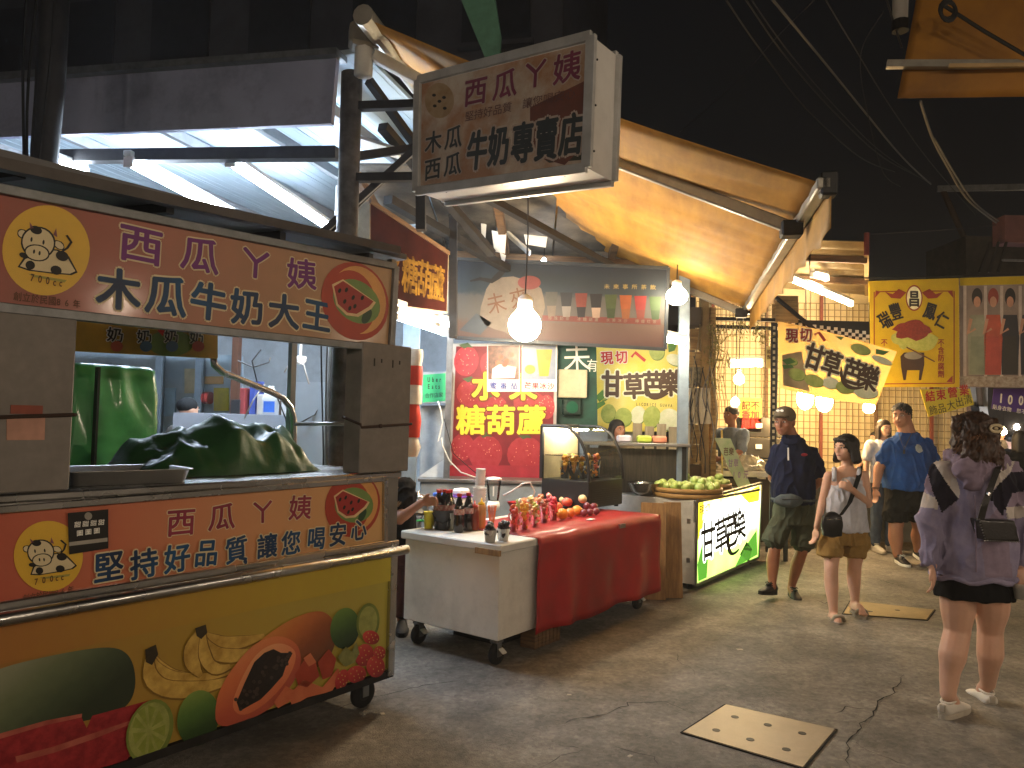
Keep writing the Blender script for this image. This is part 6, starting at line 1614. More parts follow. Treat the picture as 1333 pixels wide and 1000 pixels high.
# clearance placards
fX = Frame((atY(1233, 520, 9.6).x, 9.6, 0), d=(1, 0))
pc1 = thing('clearance_placard', 'yellow clearance placard tilted with red and black characters', 'placard', fX)
q = quad(fX, [(1209, 543), (1268, 527), (1263, 506), (1198, 507)])
G().prism(q, 0, .01).obj('board', mat('placard_yellow', 'e0cc2f', rough=.5, var=.05), pc1)
tline(fX, pc1, '結束營業', [(1211, 516), (1225, 514), (1240, 511), (1255, 508)], 13, 12, ink_red, -.003, off=.025, rot=.12)
tline(fX, pc1, '飾品大出清', [(1215, 534), (1226, 531.5), (1238, 527.5), (1249, 523.5), (1260, 520)], 12, 10.5, ink_black, -.003, off=.0, rot=.22)
fX2 = Frame((atY(1312, 525, 10.4).x, 10.4, 0), d=(1, 0))
pc2 = thing('price_sign', 'purple hanging sign reading 100 in white', 'sign', fX2)
q = quad(fX2, [(1291, 532), (1352, 541), (1352, 506), (1294, 506)])
G().prism(q, 0, .012).obj('board', mat('sign_violet', '4a2f86', rough=.5, var=.06), pc2)
tline(fX2, pc2, '100', [(1302, 518), (1315, 520), (1329, 521)], 15, 11, ink_white, -.003, off=.03, lat=True, rot=-.08)
tline(fX2, pc2, '貼身衣物 恕不退換', [(1295, 530), (1345, 538)], 6, 5.5, ink_white, -.003)
# ================================================================ second awning, upper right
aR = thing('awning', 'small ochre awning jutting out of the opposite stall front', 'awning', loc=(0, 0, 0))
pA, pB, pC, pD = atY(1168, 128, 5.4), atY(1420, 125, 5.0), atY(1420, -60, 4.6), atY(1203, -60, 5.3)
def AW(a, b): return pA.lerp(pB, a).lerp(pD.lerp(pC, a), b)
aR.location = (pB.x, pB.y, 0); oR = Vector((pB.x, pB.y, 0))
ob = G().grid([[AW(j / 20, i / 14) - oR + Vector((0, 0, -.02 * math.sin(i / 14 * 3.14))) for j in range(21)] for i in range(15)]).obj('fabric', mat('awning_ochre', 'a8741c', rough=.65, col2='8a5c14', scale=2, grime=.3), aR, True)
ob.modifiers.new('t', 'SOLIDIFY').thickness = .004
G().beam(atY(1154, 84, 5.35) - oR, atY(1420, 84, 4.95) - oR, .05, .05).obj('bar', alu, aR)
G().beam(atY(1235, 86, 5.15) - oR, atY(1420, 84, 4.85) - oR, .025, .025).obj('bar', mat('pole_tan', 'b09468', rough=.5), aR)
G().tube([atY(1225, 5, 5.0) - oR, atY(1280, 40, 4.95) - oR, atY(1340, 75, 4.9) - oR], .012, 6).obj('cord', cable_black, aR)
g = G()
for k in range(3): g.tube([atY(1233 + 10 * math.cos(i * .52) + k, 12 + 12 * math.sin(i * .52) + 2 * k, 4.98) - oR for i in range(12)], .01, 6, closed=True)
g.obj('cable_coil', cable_black, aR)
t = thing('cable_post', 'white insulator post with cables above the ochre awning', 'post', loc=atY(1172, 0, 5.6))
G().lathe([(.05, -.2), (.055, .0), (.05, .6)], 12).obj('sleeve', white_paint, t, True); G().lathe([(.06, -.24), (.06, -.16)], 12).obj('collar', dark_iron, t)
# ================================================================ overhead cables
def cable(pts, Ys, r, label, m_=cable_black, n=26):
    W = [atY(a, b, y) for (a, b), y in zip(pts, Ys)]
    out = []
    for i in range(len(W) - 1):
        p0, p1, p2, p3 = W[max(0, i - 1)], W[i], W[i + 1], W[min(len(W) - 1, i + 2)]
        for k in range(8):
            t_ = k / 8
            out.append(.5 * ((2 * p1) + (p2 - p0) * t_ + (2 * p0 - 5 * p1 + 4 * p2 - p3) * t_ * t_ + (3 * p1 - p0 - 3 * p2 + p3) * t_ ** 3))
    out.append(W[-1])
    tag(G().tube(out, r, 5).obj('overhead_cable', m_, None, True), label, 'cable', 'cables strung over the street')
cg = mat('cable_sheen', '6d6a66', rough=.45)
cg2 = mat('cable_dim', '3a3836', rough=.5)
far = [6, 7.5, 9, 11, 13]
cable([(1002, -5), (1060, 65), (1125, 145), (1175, 205), (1212, 240)], far, .012, 'thick pale overhead cable running down to the street pole', cg)
cable([(942, -5), (990, 65), (1050, 142), (1120, 205), (1165, 224)], far, .008, 'lowest thin overhead cable sagging across the night sky', cg2)
cable([(968, -5), (1020, 70), (1085, 145), (1150, 205), (1212, 238)], far, .008, 'middle overhead cable in the sagging bundle', cg2)
cable([(975, -5), (1030, 72), (1095, 147), (1150, 200), (1212, 240)], far, .006, 'thin overhead cable beside the middle of the bundle', cg2)
cable([(1072, -5), (1120, 75), (1160, 140), (1210, 210), (1270, 280)], far, .006, 'overhead cable crossing behind the thick pale one', cg2)
cable([(1060, 0), (1010, 50), (960, 105), (885, 172)], [7, 8, 9, 11], .005, 'thin wire slanting up from the yellow awning', cg2)
cable([(1150, 15), (1120, 75), (1132, 160), (1150, 225), (1172, 243)], [7, 8, 9, 10, 11], .005, 'loose wire curling below the crossing cables', cg2)
cable([(1198, 132), (1214, 180), (1235, 220), (1260, 260), (1297, 290)], [7, 8, 9, 10, 11], .014, 'pale cable hanging from the ochre awning to the far sign', cg)
cable([(1216, 180), (1245, 230), (1270, 265), (1300, 288)], [8, 9, 10, 11], .01, 'second pale cable beside the ochre awning line', cg)
cable([(1297, 293), (1220, 300), (1130, 305)], [11, 11, 11], .005, 'faint level wire above the yellow banner', cg2)
cable([(1153, -5), (1165, 35), (1174, 62)], [5.6, 5.6, 5.6], .008, 'short cable dropping to the insulator post', cg2)
t = thing('street_pole', 'rusty leaning pole behind the yellow banner top', 'pole', loc=(atY(1262, 320, 13).x, 13, 0))
G().tube([Vector((.3, 0, 0)), atY(1262, 325, 13) - Vector(t.location), atY(1226, 245, 13) - Vector(t.location)], .05, 10).obj('pole', mat('pole_rust', '5a4632', rough=.7, grime=.4), t, True)
G().beam(atY(1220, 246, 13) - Vector(t.location), atY(1420, 242, 12.5) - Vector(t.location), .06, .1).obj('cross_arm', galv, t)
tb = atY(1318, 310, 11.5)
t = thing('market_stall', 'dark stall frontage with pinkish sign box on the far right', 'stall', loc=(tb.x, 11.5, 0))
qz = lambda a, b: atY(a, b, 11.5) - Vector((tb.x, 11.5, 0))
a_, b_ = qz(1308, 280), qz(1420, 318); G().box(a_.x, b_.x, 0, .3, b_.z, a_.z).obj('sign_box', mat('sign_dusk', '6d4a4a', rough=.6), t)
a_, b_ = qz(1275, 300), qz(1420, 360); G().box(a_.x, b_.x, .35, 1.5, b_.z, a_.z).obj('roof_block', mat('stall_dark', '262320', rough=.8, col2='3a342c', scale=6), t)
a_, b_ = qz(1303, 338), qz(1420, 343); G().box(a_.x, b_.x, -.05, 0, b_.z, a_.z).obj('strip', galv, t)
for k in range(3): G().beam(qz(1275 + 12 * k, 355), qz(1290 + 10 * k, 315), .03, .03).obj('strut', dark_iron, t)
# ================================================================ far end of the street
fs2 = thing('market_stall', 'brightly lit clothes stall beyond the man in blue', 'stall', loc=(7.0, 12.6, 0))
x0 = atY(1160, 560, 12.6).x - 7.0
G().box(x0, x0 + 1.9, .5, .55, 0, 2.6).obj('back_wall', mat('far_wall', 'b5b0a4', rough=.6), fs2)
G().box(x0, x0 + 2.0, -.3, .6, 2.6, 2.68).obj('roof', mat('stall_dark', ''), fs2)
G().box(x0 + .1, x0 + 1.8, -.2, .3, 0, .8).obj('counter', mat('far_counter', '5a5246', rough=.7), fs2)
rnd = random.Random(12)
for k in range(12):
    x = x0 + .15 + k * .14; c = ['20201f', '3a4a5a', 'c9c4ba', '8a6a5a', '1a1a1c', 'd8d4cc'][k % 6]
    G().loft([[(x - .06, .28, 1.9), (x + .06, .28, 1.9), (x + .06, .34, 1.9), (x - .06, .34, 1.9)], [(x - .09, .24, 1.6), (x + .09, .24, 1.6), (x + .09, .38, 1.6), (x - .09, .38, 1.6)], [(x - .08, .24, 1.15), (x + .1, .24, 1.1), (x + .09, .38, 1.12), (x - .08, .38, 1.15)]]).obj('garment', mat('gar_' + c, c, rough=.8), fs2)
for (x, y, w, h, d, m_, lab) in [(8.6, 16, 2.2, 3.0, 1.2, 'far_wall', 'pale lit stall at the far end of the street'), (12.6, 20, 4, 3.2, 2, 'stall_dark', 'dark stall block beyond the purple sign'), (15.5, 15.5, 5, 3.4, 2.5, 'stall_dark', 'dark stall block behind the crowd on the far right'), (11, 27, 12, 5, 2, 'stall_dark', 'dark shop row closing the end of the street')]:
    t = thing('market_stall', lab, 'stall', loc=(x, y, 0), rz=-.1)
    G().box(-w / 2, w / 2, 0, d, 0, h).obj('wall', mat(m_, '3a3630', rough=.7), t); G().box(-w / 2 - .2, w / 2 + .2, -.9, 0, h - .5, h - .42).obj('canopy', mat('canopy_rust', '7a4a30', rough=.7), t)
    for k in range(int(w)): G().box(-w / 2 + .1 + k, -w / 2 + .85 + k, -.25, -.02, .75, 1.0).obj('goods', mat('goods_%d' % (k % 4), ['8a3a30', 'c9a050', '3a5a6a', 'b5b0a0'][k % 4], rough=.6), t)
    G().box(-w / 2, w / 2, -.3, -.01, 0, .75).obj('counter', mat('far_counter', ''), t)
# ================================================================ lamps
def bulb(px, py, Y, r, st, label, col='ffe2b0', cord=1.2, long=1.0, group='bare bulbs over the stalls'):
    w = atY(px, py, Y)
    t = thing('light_bulb', label, 'light bulb', loc=w, group=group)
    G().lathe([(.001, -r * long), (r * .38, -r * .93 * long), (r * .7, -r * .72 * long), (r * .93, -r * .37 * long), (r, 0), (r * .95, r * .33 * long), (r * .78, r * .65 * long), (r * .52, r * .92 * long), (r * .42, r * 1.1 * long)], 16).obj('bulb', emis('bulb_%s_%g' % (col, st), col, st), t, True)
    G().lathe([(r * .44, r * 1.1 * long), (r * .44, r * 1.7 * long), (r * .2, r * 1.9 * long)], 12).obj('socket', white_plastic, t, True)
    G().tube([(0, 0, r * 1.8 * long), (.01, 0, r * 1.8 * long + cord * .5), (0, 0, r * 1.8 * long + cord)], .006, 5).obj('cord', cable_black, t)
    return t
def tubelamp(a, b, Ya, Yb, r, st, label, col='e8f4ff', house=True, group='fluorescent tubes', z=None):
    p, q_ = (atY(*a, Ya), atY(*b, Yb)) if z is None else (atZ(*a, z), atZ(*b, z))
    t = thing('fluorescent_lamp', label, 'fluorescent lamp', loc=p, group=group)
    d = q_ - p
    G().tube([Vector((0, 0, 0)), d], r, 10).obj('tube', emis('tube_%s_%g' % (col, st), col, st), t, True)
    if house:
        up = Vector((0, 0, r + .028))
        G().beam(up - d * .02, d * 1.02 + up, .06, .04, .005).obj('housing', white_paint, t)
    for e in (Vector((0, 0, 0)), d): G().beam(e - d.normalized() * .012, e + d.normalized() * .012, r * 2.4, r * 2.4).obj('end_cap', white_plastic, t)
    return t
# cold tubes under the shed ceiling
C1 = 'dcecff'
tubelamp((168, 211), (300, 281), 0, 0, .03, 62, 'cold white tube along the shed ceiling above the cart sign', C1, z=3.28)
tubelamp((300, 211), (428, 297), 0, 0, .03, 62, 'cold white tube along the shed ceiling next to the post', C1, z=3.28)
tubelamp((72, 213), (110, 226), 0, 0, .03, 62, 'cold white tube at the far left of the shed ceiling', C1, z=3.28)
# twin tube below the brown box sign
tubelamp((514, 402), (588, 424), 5.4, 7.0, .02, 9, 'upper cold tube under the brown box sign', C1, group='twin tubes under the box sign')
tubelamp((514, 412), (578, 434), 5.3, 6.7, .02, 9, 'lower cold tube under the brown box sign', C1, group='twin tubes under the box sign')
# warm bulbs
WARM = 'ffd49a'
bulb(683, 424, 6.05, .13, 60, 'large glaring bulb hanging over the dessert cart', 'ffe8c4', cord=1.0)
bulb(881, 386, 7.0, .1, 17, 'glaring bulb hanging at the end of the drinks banner', 'ffe8c4', cord=.9, long=.8)
tubelamp((866, 441), (893, 446), 7.3, 7.3, .03, 75, 'short warm lamp above the yellow poster', 'fff0d0', group='warm lamps above the poster')
bulb(708, 340, 7.6, .025, 60, 'tiny bulb under the lean-to rafters', 'f0f6ff', cord=.3)
bulb(962, 494, 9.6, .065, 60, 'round warm bulb hanging in the lit stall', WARM)
tubelamp((950, 474), (992, 473), 9.7, 9.7, .04, 40, 'short warm tube lamp inside the lit stall', 'ffe8c0', group='warm lamps above the poster')
bulb(957, 524, 9.3, .05, 50, 'warm bulb hanging above the seated vendor', WARM)
bulb(1048, 519, 9.6, .1, 42, 'oval glowing bulb left of the pair over the food table', 'ffd08a', long=1.4)
bulb(1073, 523, 9.6, .1, 42, 'oval glowing bulb right of the pair over the food table', 'ffd08a', long=1.3)
bulb(1131, 531, 9.6, .07, 42, 'bulb half hidden by the cloth banner corner', 'ffd08a')
bulb(1011, 548, 9.9, .06, 30, 'small bulb behind the man in the cap', 'ffd08a')
tubelamp((1030, 364), (1108, 396), 9.2, 10.2, .028, 30, 'warm tube under the corrugated roof', 'ffe6c0', group='tubes under the corrugated roof')
tubelamp((1058, 358), (1076, 362), 9.4, 9.6, .03, 26, 'stubby lamp beside the corrugated roof tube', 'ffe6c0', group='tubes under the corrugated roof')
# far street lamps
tubelamp((1236, 548), (1250, 545), 12.2, 12.4, .04, 40, 'white lamp in the clothes stall beyond the man in blue', 'f4f6ff', group='far stall lamps')
bulb(1306, 562, 16.5, .07, 60, 'small warm lamp far down the street', WARM, group='far stall lamps')
bulb(1322, 556, 20, .09, 60, 'bright lamp deep along the street', 'fff0dc', group='far stall lamps')
bulb(1288, 556, 24, .1, 70, 'faint lamp at the end of the street', WARM, group='far stall lamps')
bulb(1248, 560, 12.0, .09, 45, 'white lamp low in the clothes stall', 'f4f6ff', group='far stall lamps')
bulb(1262, 590, 13.5, .05, 30, 'low white lamp among the far stalls', 'f4f6ff', group='far stall lamps')
# assumed bulbs added out of view as fill light; no stalls are built there
def assumed_fill_bulb(x, y, z, st, label):
    t = bulb(666, 500, 5, .07, st, label, 'ffe6c8', cord=.8, group='assumed fill bulbs added out of view')
    t.location = (x, y, z); return t
for i, (x, y, z, st) in enumerate([(4.2, -1.5, 2.9, 240), (6.2, 1.4, 2.9, 190), (1.8, -4.6, 3.0, 300), (8.0, 4.6, 2.9, 150), (-1.8, -6.0, 3.0, 320), (-4.6, -7.5, 3.0, 300)]):
    assumed_fill_bulb(x, y, z, st, 'assumed bare bulb on a cord added out of view for fill light')
# ================================================================ people
def remeshed(g, voxel, smooth=4, fold=0.0, ffreq=(9, 9, 4), seed=0, thr=0.0):
    bmesh.ops.recalc_face_normals(g.bm, faces=g.bm.faces)
    me = bpy.data.meshes.new('tmp'); g.bm.to_mesh(me); g.bm.free()
    o = bpy.data.objects.new('tmp', me); COL.objects.link(o)
    m = o.modifiers.new('r', 'REMESH'); m.mode = 'VOXEL'; m.voxel_size = voxel; m.use_smooth_shade = True
    s = o.modifiers.new('s', 'SMOOTH'); s.iterations = smooth; s.factor = 0.5
    dg = bpy.context.evaluated_depsgraph_get(); dg.update()
    out = bpy.data.meshes.new_from_object(o.evaluated_get(dg))
    bpy.data.objects.remove(o, do_unlink=True); bpy.data.meshes.remove(me)
    if fold > 0:
        nrm = [v.normal.copy() for v in out.vertices]
        for v, n in zip(out.vertices, nrm):
            p = Vector((v.co.x * ffreq[0], v.co.y * ffreq[1], v.co.z * ffreq[2])) + Vector((seed * 5.1, seed, 0))
            w_ = noise.noise_vector(p * .6) * 1.1; rd = 1 - min(1, abs(noise.noise(p * 1.25 + w_)) * 2.6); d = noise.noise(p * .8) * .7 + rd * rd * 1.25 - .35 + 0.3 * noise.noise(p * 3.3 + w_)
            v.co += n * d * fold
    out.polygons.foreach_set('use_smooth', [True] * len(out.polygons))
    return out
def chain(g, pts, rs, n=12):
    pts = [Vector(p) for p in pts]
    # subdivide so the taper is smooth
    P_, R_ = [], []
    for i in range(len(pts) - 1):
        for k in range(4):
            t = k / 4; P_.append(pts[i].lerp(pts[i + 1], t)); s = t * t * (3 - 2 * t); R_.append(rs[i] + (rs[i + 1] - rs[i]) * s)
    P_.append(pts[-1]); R_.append(rs[-1])
    g.tube(P_, R_, n)
    g.ball(pts[0], rs[0] * .99, 12, 8); g.ball(pts[-1], rs[-1] * .99, 12, 8)
    for p, r in zip(pts[1:-1], rs[1:-1]): g.ball(p, r * .98, 12, 8)
def rings(g, rr, yaw=0.0, n=28, sq=2.3):
    """torso: list of (centre, half width, half depth)"""
    out = []
    for c, a, b in rr:
        c = Vector(c); ring = []
        for k in range(n):
            t = 2 * math.pi * k / n; ct, st = math.cos(t), math.sin(t)
            x = a * math.copysign(abs(ct) ** (2 / sq), ct); y = b * math.copysign(abs(st) ** (2 / sq), st)
            ring.append(c + Vector((x * math.cos(yaw) - y * math.sin(yaw), x * math.sin(yaw) + y * math.cos(yaw), 0)))
        out.append(ring)
    # smooth in-between rings
    fine = []
    for A, B in zip(out, out[1:]):
        for k in range(3): fine.append([p.lerp(q_, k / 3) for p, q_ in zip(A, B)])
    fine.append(out[-1])
    g.loft(fine)
def hand(g, w, d, side, curl=0.5, s=1.0, facing=None):
    """palm and five bent fingers; w wrist point, d direction the hand points, side vector towards the thumb"""
    w = Vector(w); d = Vector(d).normalized(); th = Vector(side); th = (th - d * th.dot(d)).normalized(); nn = d.cross(th).normalized()
    if facing is not None and nn.dot(Vector(facing)) < 0: nn = -nn
    pl = w + d * .045 * s
    M_ = Matrix((th, d, nn)).transposed().to_4x4()
    g.ball(pl, (.038 * s, .048 * s, .017 * s), 12, 8, M=M_)
    for k, (o, L_) in enumerate([(.028, .072), (.010, .08), (-.009, .074), (-.027, .058)]):
        b = w + d * .078 * s + th * o * s
        a1 = (d * math.cos(curl * .5) + nn * math.sin(curl * .5)); a2 = (d * math.cos(curl * 1.3) + nn * math.sin(curl * 1.3)); a3 = (d * math.cos(curl * 2.0) + nn * math.sin(curl * 2.0))
        p1 = b + a1 * L_ * .45 * s; p2 = p1 + a2 * L_ * .32 * s; p3 = p2 + a3 * L_ * .23 * s
        g.tube([b - d * .02 * s, b, p1, p2, p3], [.009 * s, .0092 * s, .0085 * s, .008 * s, .0068 * s], 8); g.ball(p3, .0068 * s, 8, 6)
    b = w + d * .025 * s + th * .03 * s
    p1 = b + (th * .6 + d * .7).normalized() * .035 * s + nn * .006 * s; p2 = p1 + (th * .2 + d + nn * .3 * curl).normalized() * .028 * s
    g.tube([b - th * .012 * s, b, p1, p2], [.012 * s, .0115 * s, .0095 * s, .0075 * s], 8); g.ball(p2, .0075 * s, 8, 6)
SKIN = {}
def skin_mat(n, c): return mat('skin_' + n, c, rough=.5, var=.05, scale=8, sss=.1, bump=.02, bscale=160)
def headgeo(g, c, yaw, pitch, h):
    """skull, jaw, nose, brow, lips, ears around centre c; face looks to -y turned by yaw"""
    k = h / .225
    Mh = Matrix.Rotation(yaw, 4, 'Z') @ Matrix.Rotation(pitch, 4, 'X')
    c = Vector(c)
    def B(p, r, s=12): g.ball(c + (Mh @ Vector(p)) * k, tuple(x * k for x in r), s, 9, M=Mh)
    B((0, .012, .02), (.074, .092, .09), 18); B((0, -.02, -.045), (.058, .066, .062), 14); B((0, -.055, -.085), (.03, .026, .022))
    B((0, -.07, .022), (.052, .02, .018)); B((0, -.085, -.01), (.011, .016, .024)); B((0, -.094, -.026), (.014, .013, .011))
    B((0, -.074, -.056), (.024, .014, .007)); B((0, -.073, -.067), (.02, .014, .008))
    for s in (-1, 1): B((s * .074, .012, -.01), (.01, .02, .03)); B((s * .042, -.05, -.022), (.022, .022, .022))
    return Mh, k
def face(par, c, Mh, k, browc='2a201a', lip='8a4a42', glasses=False):
    c = Vector(c)
    em = mat('eye_white', 'd5cdc4', rough=.2); pm = mat('eye_dark', '120c0a', rough=.15); bm_ = mat('brow_' + browc, browc, rough=.8); lm = mat('lip_' + lip, lip, rough=.45)
    for s in (-1, 1):
        p = c + (Mh @ Vector((s * .031, -.079, .003))) * k
        e = G().ball((0, 0, 0), (.0135 * k, .008 * k, .0065 * k), 10, 7, M=Mh).obj('eye', em, par, True, loc=p)
        G().ball(Mh @ Vector((0, -.0065 * k, 0)), (.0058 * k, .003 * k, .0058 * k), 8, 6, M=Mh).obj('pupil', pm, e, True)
        G().tube([c + (Mh @ Vector((s * .016, -.089, .022))) * k, c + (Mh @ Vector((s * .032, -.0875, .027))) * k, c + (Mh @ Vector((s * .047, -.079, .022))) * k], [.002 * k, .0036 * k, .0018 * k], 6).obj('eyebrow', bm_, par)
    G().tube([c + (Mh @ Vector((-.022, -.083, -.061))) * k, c + (Mh @ Vector((-.008, -.0895, -.060))) * k, c + (Mh @ Vector((.008, -.0895, -.060))) * k, c + (Mh @ Vector((.022, -.083, -.061))) * k], [.002 * k, .0042 * k, .0042 * k, .002 * k], 6).obj('lips', lm, par)
    if glasses:
        for s in (-1, 1):
            G().tube([c + (Mh @ Vector((s * .034 + .02 * math.cos(a * .524), -.098, .002 + .015 * math.sin(a * .524)))) * k for a in range(12)], .0018 * k, 5, closed=True).obj('glasses_rim', steel_dull, par)
            G().tube([c + (Mh @ Vector((s * .055, -.096, .006))) * k, c + (Mh @ Vector((s * .078, .005, .004))) * k], .0016 * k, 5).obj('glasses_arm', steel_dull, par)
def shoe(par, heel, toe, m_, sole_m, h=.075, w=.045, name='shoe', lace=True, tilt=0.0):
    heel, toe = Vector(heel), Vector(toe); d = toe - heel; L_ = d.length; yaw = math.atan2(d.y, d.x); pit = math.asin(max(-1, min(1, d.z / L_)))
    secs = [(.0, .55, .05, .072), (.05, .72, .02, .082), (.16, .8, .018, .085), (.3, .8, .018, .08), (.42, .84, .018, .086), (.55, .92, .018, .074), (.68, 1.0, .018, .06), (.8, .98, .018, .05), (.9, .82, .018, .043), (.97, .5, .02, .034), (1.0, .2, .022, .026)]
    rg = []
    for t, ww, z0, z1 in secs:
        ring = []
        for k in range(16):
            a = 2 * math.pi * k / 16; c, s_ = math.cos(a), math.sin(a)
            y = w * ww * math.copysign(abs(c) ** .75, c) * (1 - .28 * max(0, s_))
            ring.append((L_ * t, y, (z0 + z1) / 2 + (z1 - z0) / 2 * math.copysign(abs(s_) ** .8, s_)))
        rg.append(ring)
    o = G().loft(rg).obj(name, m_, par, True, loc=heel); o.rotation_euler = Euler((0, -pit, yaw))
    sd = o.modifiers.new('s', 'SUBSURF'); sd.levels = 1; sd.render_levels = 1
    out = []
    for k in range(28):
        a = 2 * math.pi * k / 28; cx = math.cos(a); x = L_ * .5 + L_ * .525 * cx
        y = w * 1.08 * math.copysign(abs(math.sin(a)) ** .72, math.sin(a)) * (1.0 if cx > 0 else .86)
        out.append((x, y))
    G().loft([[(x, y * .97, -.002) for x, y in out], [(x, y, .006) for x, y in out], [(x, y, .026) for x, y in out], [(x * .995, y * .93, .03) for x, y in out]]).obj('sole', sole_m, o)
    G().tube([(L_ * .1 + .0 + L_ * .16 + L_ * .17 * math.cos(q_), w * .62 * math.sin(q_), .088 + .006 * math.cos(q_)) for q_ in [i * .3927 for i in range(16)]], .007, 6, closed=True).obj('ankle_collar', sole_m if not lace else m_, o, True)
    if lace:
        G().box(L_ * .4, L_ * .6, -.014, .014, .07, .09, .006).obj('tongue', m_, o)
        for k in range(4): G().tube([(L_ * (.44 + .07 * k), -.03, .076 - .009 * k), (L_ * (.46 + .07 * k), 0, .09 - .012 * k), (L_ * (.44 + .07 * k), .03, .076 - .009 * k)], .004, 5).obj('lace', sole_m, o)
        for s_ in (-1, 1): G().tube([(L_ * .45, 0, .093), (L_ * .47, s_ * .02, .108), (L_ * .5, s_ * .032, .096), (L_ * .46, 0, .093)], .003, 5).obj('lace_bow', sole_m, o)
    G().box(-.004, .012, -w * .3, w * .3, .04, .08, .004).obj('heel_tab', sole_m, o)
    return o
class Fig:
    """a person traced by joints: J(px, py, dy) gives local positions at the root's distance plus dy"""
    def __init__(s, foot_px, label, Y=None, cat='person', group=None, voxel=.008):
        w = atZ(*foot_px, 0)
        if Y is not None: w = atY(foot_px[0], foot_px[1], Y); w.z = 0
        s.o = Vector((w.x, w.y, 0)); s.Y = w.y; s.vx = voxel
        s.root = thing('person', label, 'person', loc=s.o, group=group)
        s.body = G()
    def J(s, px, py, dy=0.0): return atY(px, py, s.Y + dy) - s.o
    def limb(s, pts, rs): chain(s.body, pts, rs)
    def finish(s, skin): 
        me = remeshed(s.body, s.vx, 5); return mobj('body', me, skin, s.root, True)
    def cloth(s, g, name, m_, fold=.006, seed=1, ff=(9, 9, 4), smooth=3, vox=None, mats=None, pick=None):
        me = remeshed(g, vox or s.vx, smooth, fold, ff, seed)
        o = mobj(name, me, m_, s.root, True)
        if mats:
            for mm_ in mats: me.materials.append(mm_)
            for p in me.polygons: p.material_index = pick(p.center)
        return o
def fabric(n, c, c2=None, **k): return mat('fabric_' + n, c, rough=.85, col2=c2, var=.12, scale=10, bump=.55, bscale=20, spec=.2, **k)
sk1 = skin_mat('warm', 'a5735a'); sk2 = skin_mat('fair', 'cfa38a'); sk3 = skin_mat('tan', '96644a')

# ---------------------------------------------------------------- man in cap
f = Fig((1015, 778), 'man in navy polo shirt and brown cap walking with hands behind his back', voxel=.008); J = f.J
hc = J(1021, 549); Mh, kk = headgeo(f.body, hc, R(-42), R(4), .25)
f.limb([J(1027, 560, .02), J(1033, 580, .03)], [.058, .066])
shA, shB = J(1013, 587, .05), J(1056, 589, .03)
rings(f.body, [(J(1032, 672, .03), .12, .09), (J(1032, 650, .03), .15, .1), (J(1033, 600, .03), .15, .1), (J(1034, 584, .03), .1, .07)])
f.limb([shA, J(1005, 622, .16), J(1028, 650, .22)], [.05, .04, .03]); f.limb([shB, J(1066, 628, .12), J(1040, 650, .2)], [.05, .04, .03])
hand(f.body, J(1034, 652, .2), (1, .2, -.2), (0, 0, 1)); hand(f.body, J(1036, 654, .18), (-1, .2, -.2), (0, 0, 1))
hA, kA, aA = J(1018, 680, .03), J(1008, 716, -.04), J(1005, 764, -.06)
hB, kB, aB = J(1046, 680, .03), J(1043, 720, .0), J(1030, 765, .1)
f.limb([hA, kA, kA.lerp(aA, .3) + Vector((.0, .02, 0)), aA], [.088, .052, .056, .034]); f.limb([hB, kB, kB.lerp(aB, .3) + Vector((0, .02, 0)), aB], [.088, .052, .056, .034])
for an_, toe in ((aA, aA + Vector((-.14, -.12, .01))), (aB, aB + Vector((-.02, -.18, -.06)))): f.limb([an_, an_.lerp(toe, .5) + Vector((0, 0, -.03))], [.036, .034])
f.finish(sk3); face(f.root, hc, Mh, kk)
g = G(); rings(g, [(J(1032, 655, .03), .182, .135), (J(1032, 642, .03), .185, .135), (J(1033, 615, .03), .178, .125), (J(1034, 596, .03), .188, .115), (J(1034, 586, .03), .168, .095), (J(1034, 577, .03), .11, .08), (J(1033, 570, .025), .074, .07)])
chain(g, [shA, J(1006, 610, .12)], [.062, .068]); chain(g, [shB, J(1065, 614, .1)], [.062, .07])
rings(g, [(J(1033, 574, .02), .08, .077), (J(1030, 566, .02), .07, .07)])
o = f.cloth(g, 'polo_shirt', fabric('navy', '1d2440', '151a30'), .011, 2)
G().box(-.006, .006, -.006, .004, -.09, .02).obj('zip', white_plastic, o, loc=J(1026, 586, -.085), rot=(R(-8), 0, R(-12)))
tq = J(1047, 592, -.088); G().ball((0, 0, 0), (.035, .008, .014), 10, 6).obj('chest_logo', mat('logo_red', 'a03040', rough=.7), o, loc=tq, rot=(0, 0, R(18)))
for s in (-1, 1): G().loft([[(-.0, -.012, 0), (.07 * s, -.0, .012), (.075 * s, .008, .0), (-.0, .0, -.01)], [(.005 * s, -.022, -.045), (.06 * s, -.018, -.03), (.065 * s, -.012, -.035), (.01 * s, -.01, -.05)]]).obj('collar', fabric('navy', ''), o, loc=J(1028, 572, -.055), rot=(0, 0, R(-10)))
g = G(); rings(g, [(J(1033, 646, .03), .165, .12), (J(1033, 664, .03), .175, .13), (J(1033, 682, .03), .18, .13)])
chain(g, [hA, J(1009, 702, -.03)], [.1, .092]); chain(g, [hB, J(1045, 706, .0)], [.1, .09])
for a_, b_, r_ in ((J(1009, 700, -.03), J(1007, 707, -.035), .098), (J(1045, 705, 0), J(1044, 712, 0), .096)): g.tube([a_, b_], [r_ * .97, r_], 20)
f.cloth(g, 'shorts', fabric('olive', '4d5142', '3d4234'), .013, 4)
wb_ = thing('waist_pack', 'grey waist pack worn by the man in the cap', 'waist pack', loc=f.o)
g = G(); c = J(1026, 652, -.13); g.ball(c, (.13, .05, .06), 16, 10); g.ball(c + Vector((.01, -.02, -.01)), (.09, .045, .045), 14, 9)
mobj('pouch', remeshed(g, .009, 4, .004), fabric('slate', '5a6468', '454d52'), wb_, True)
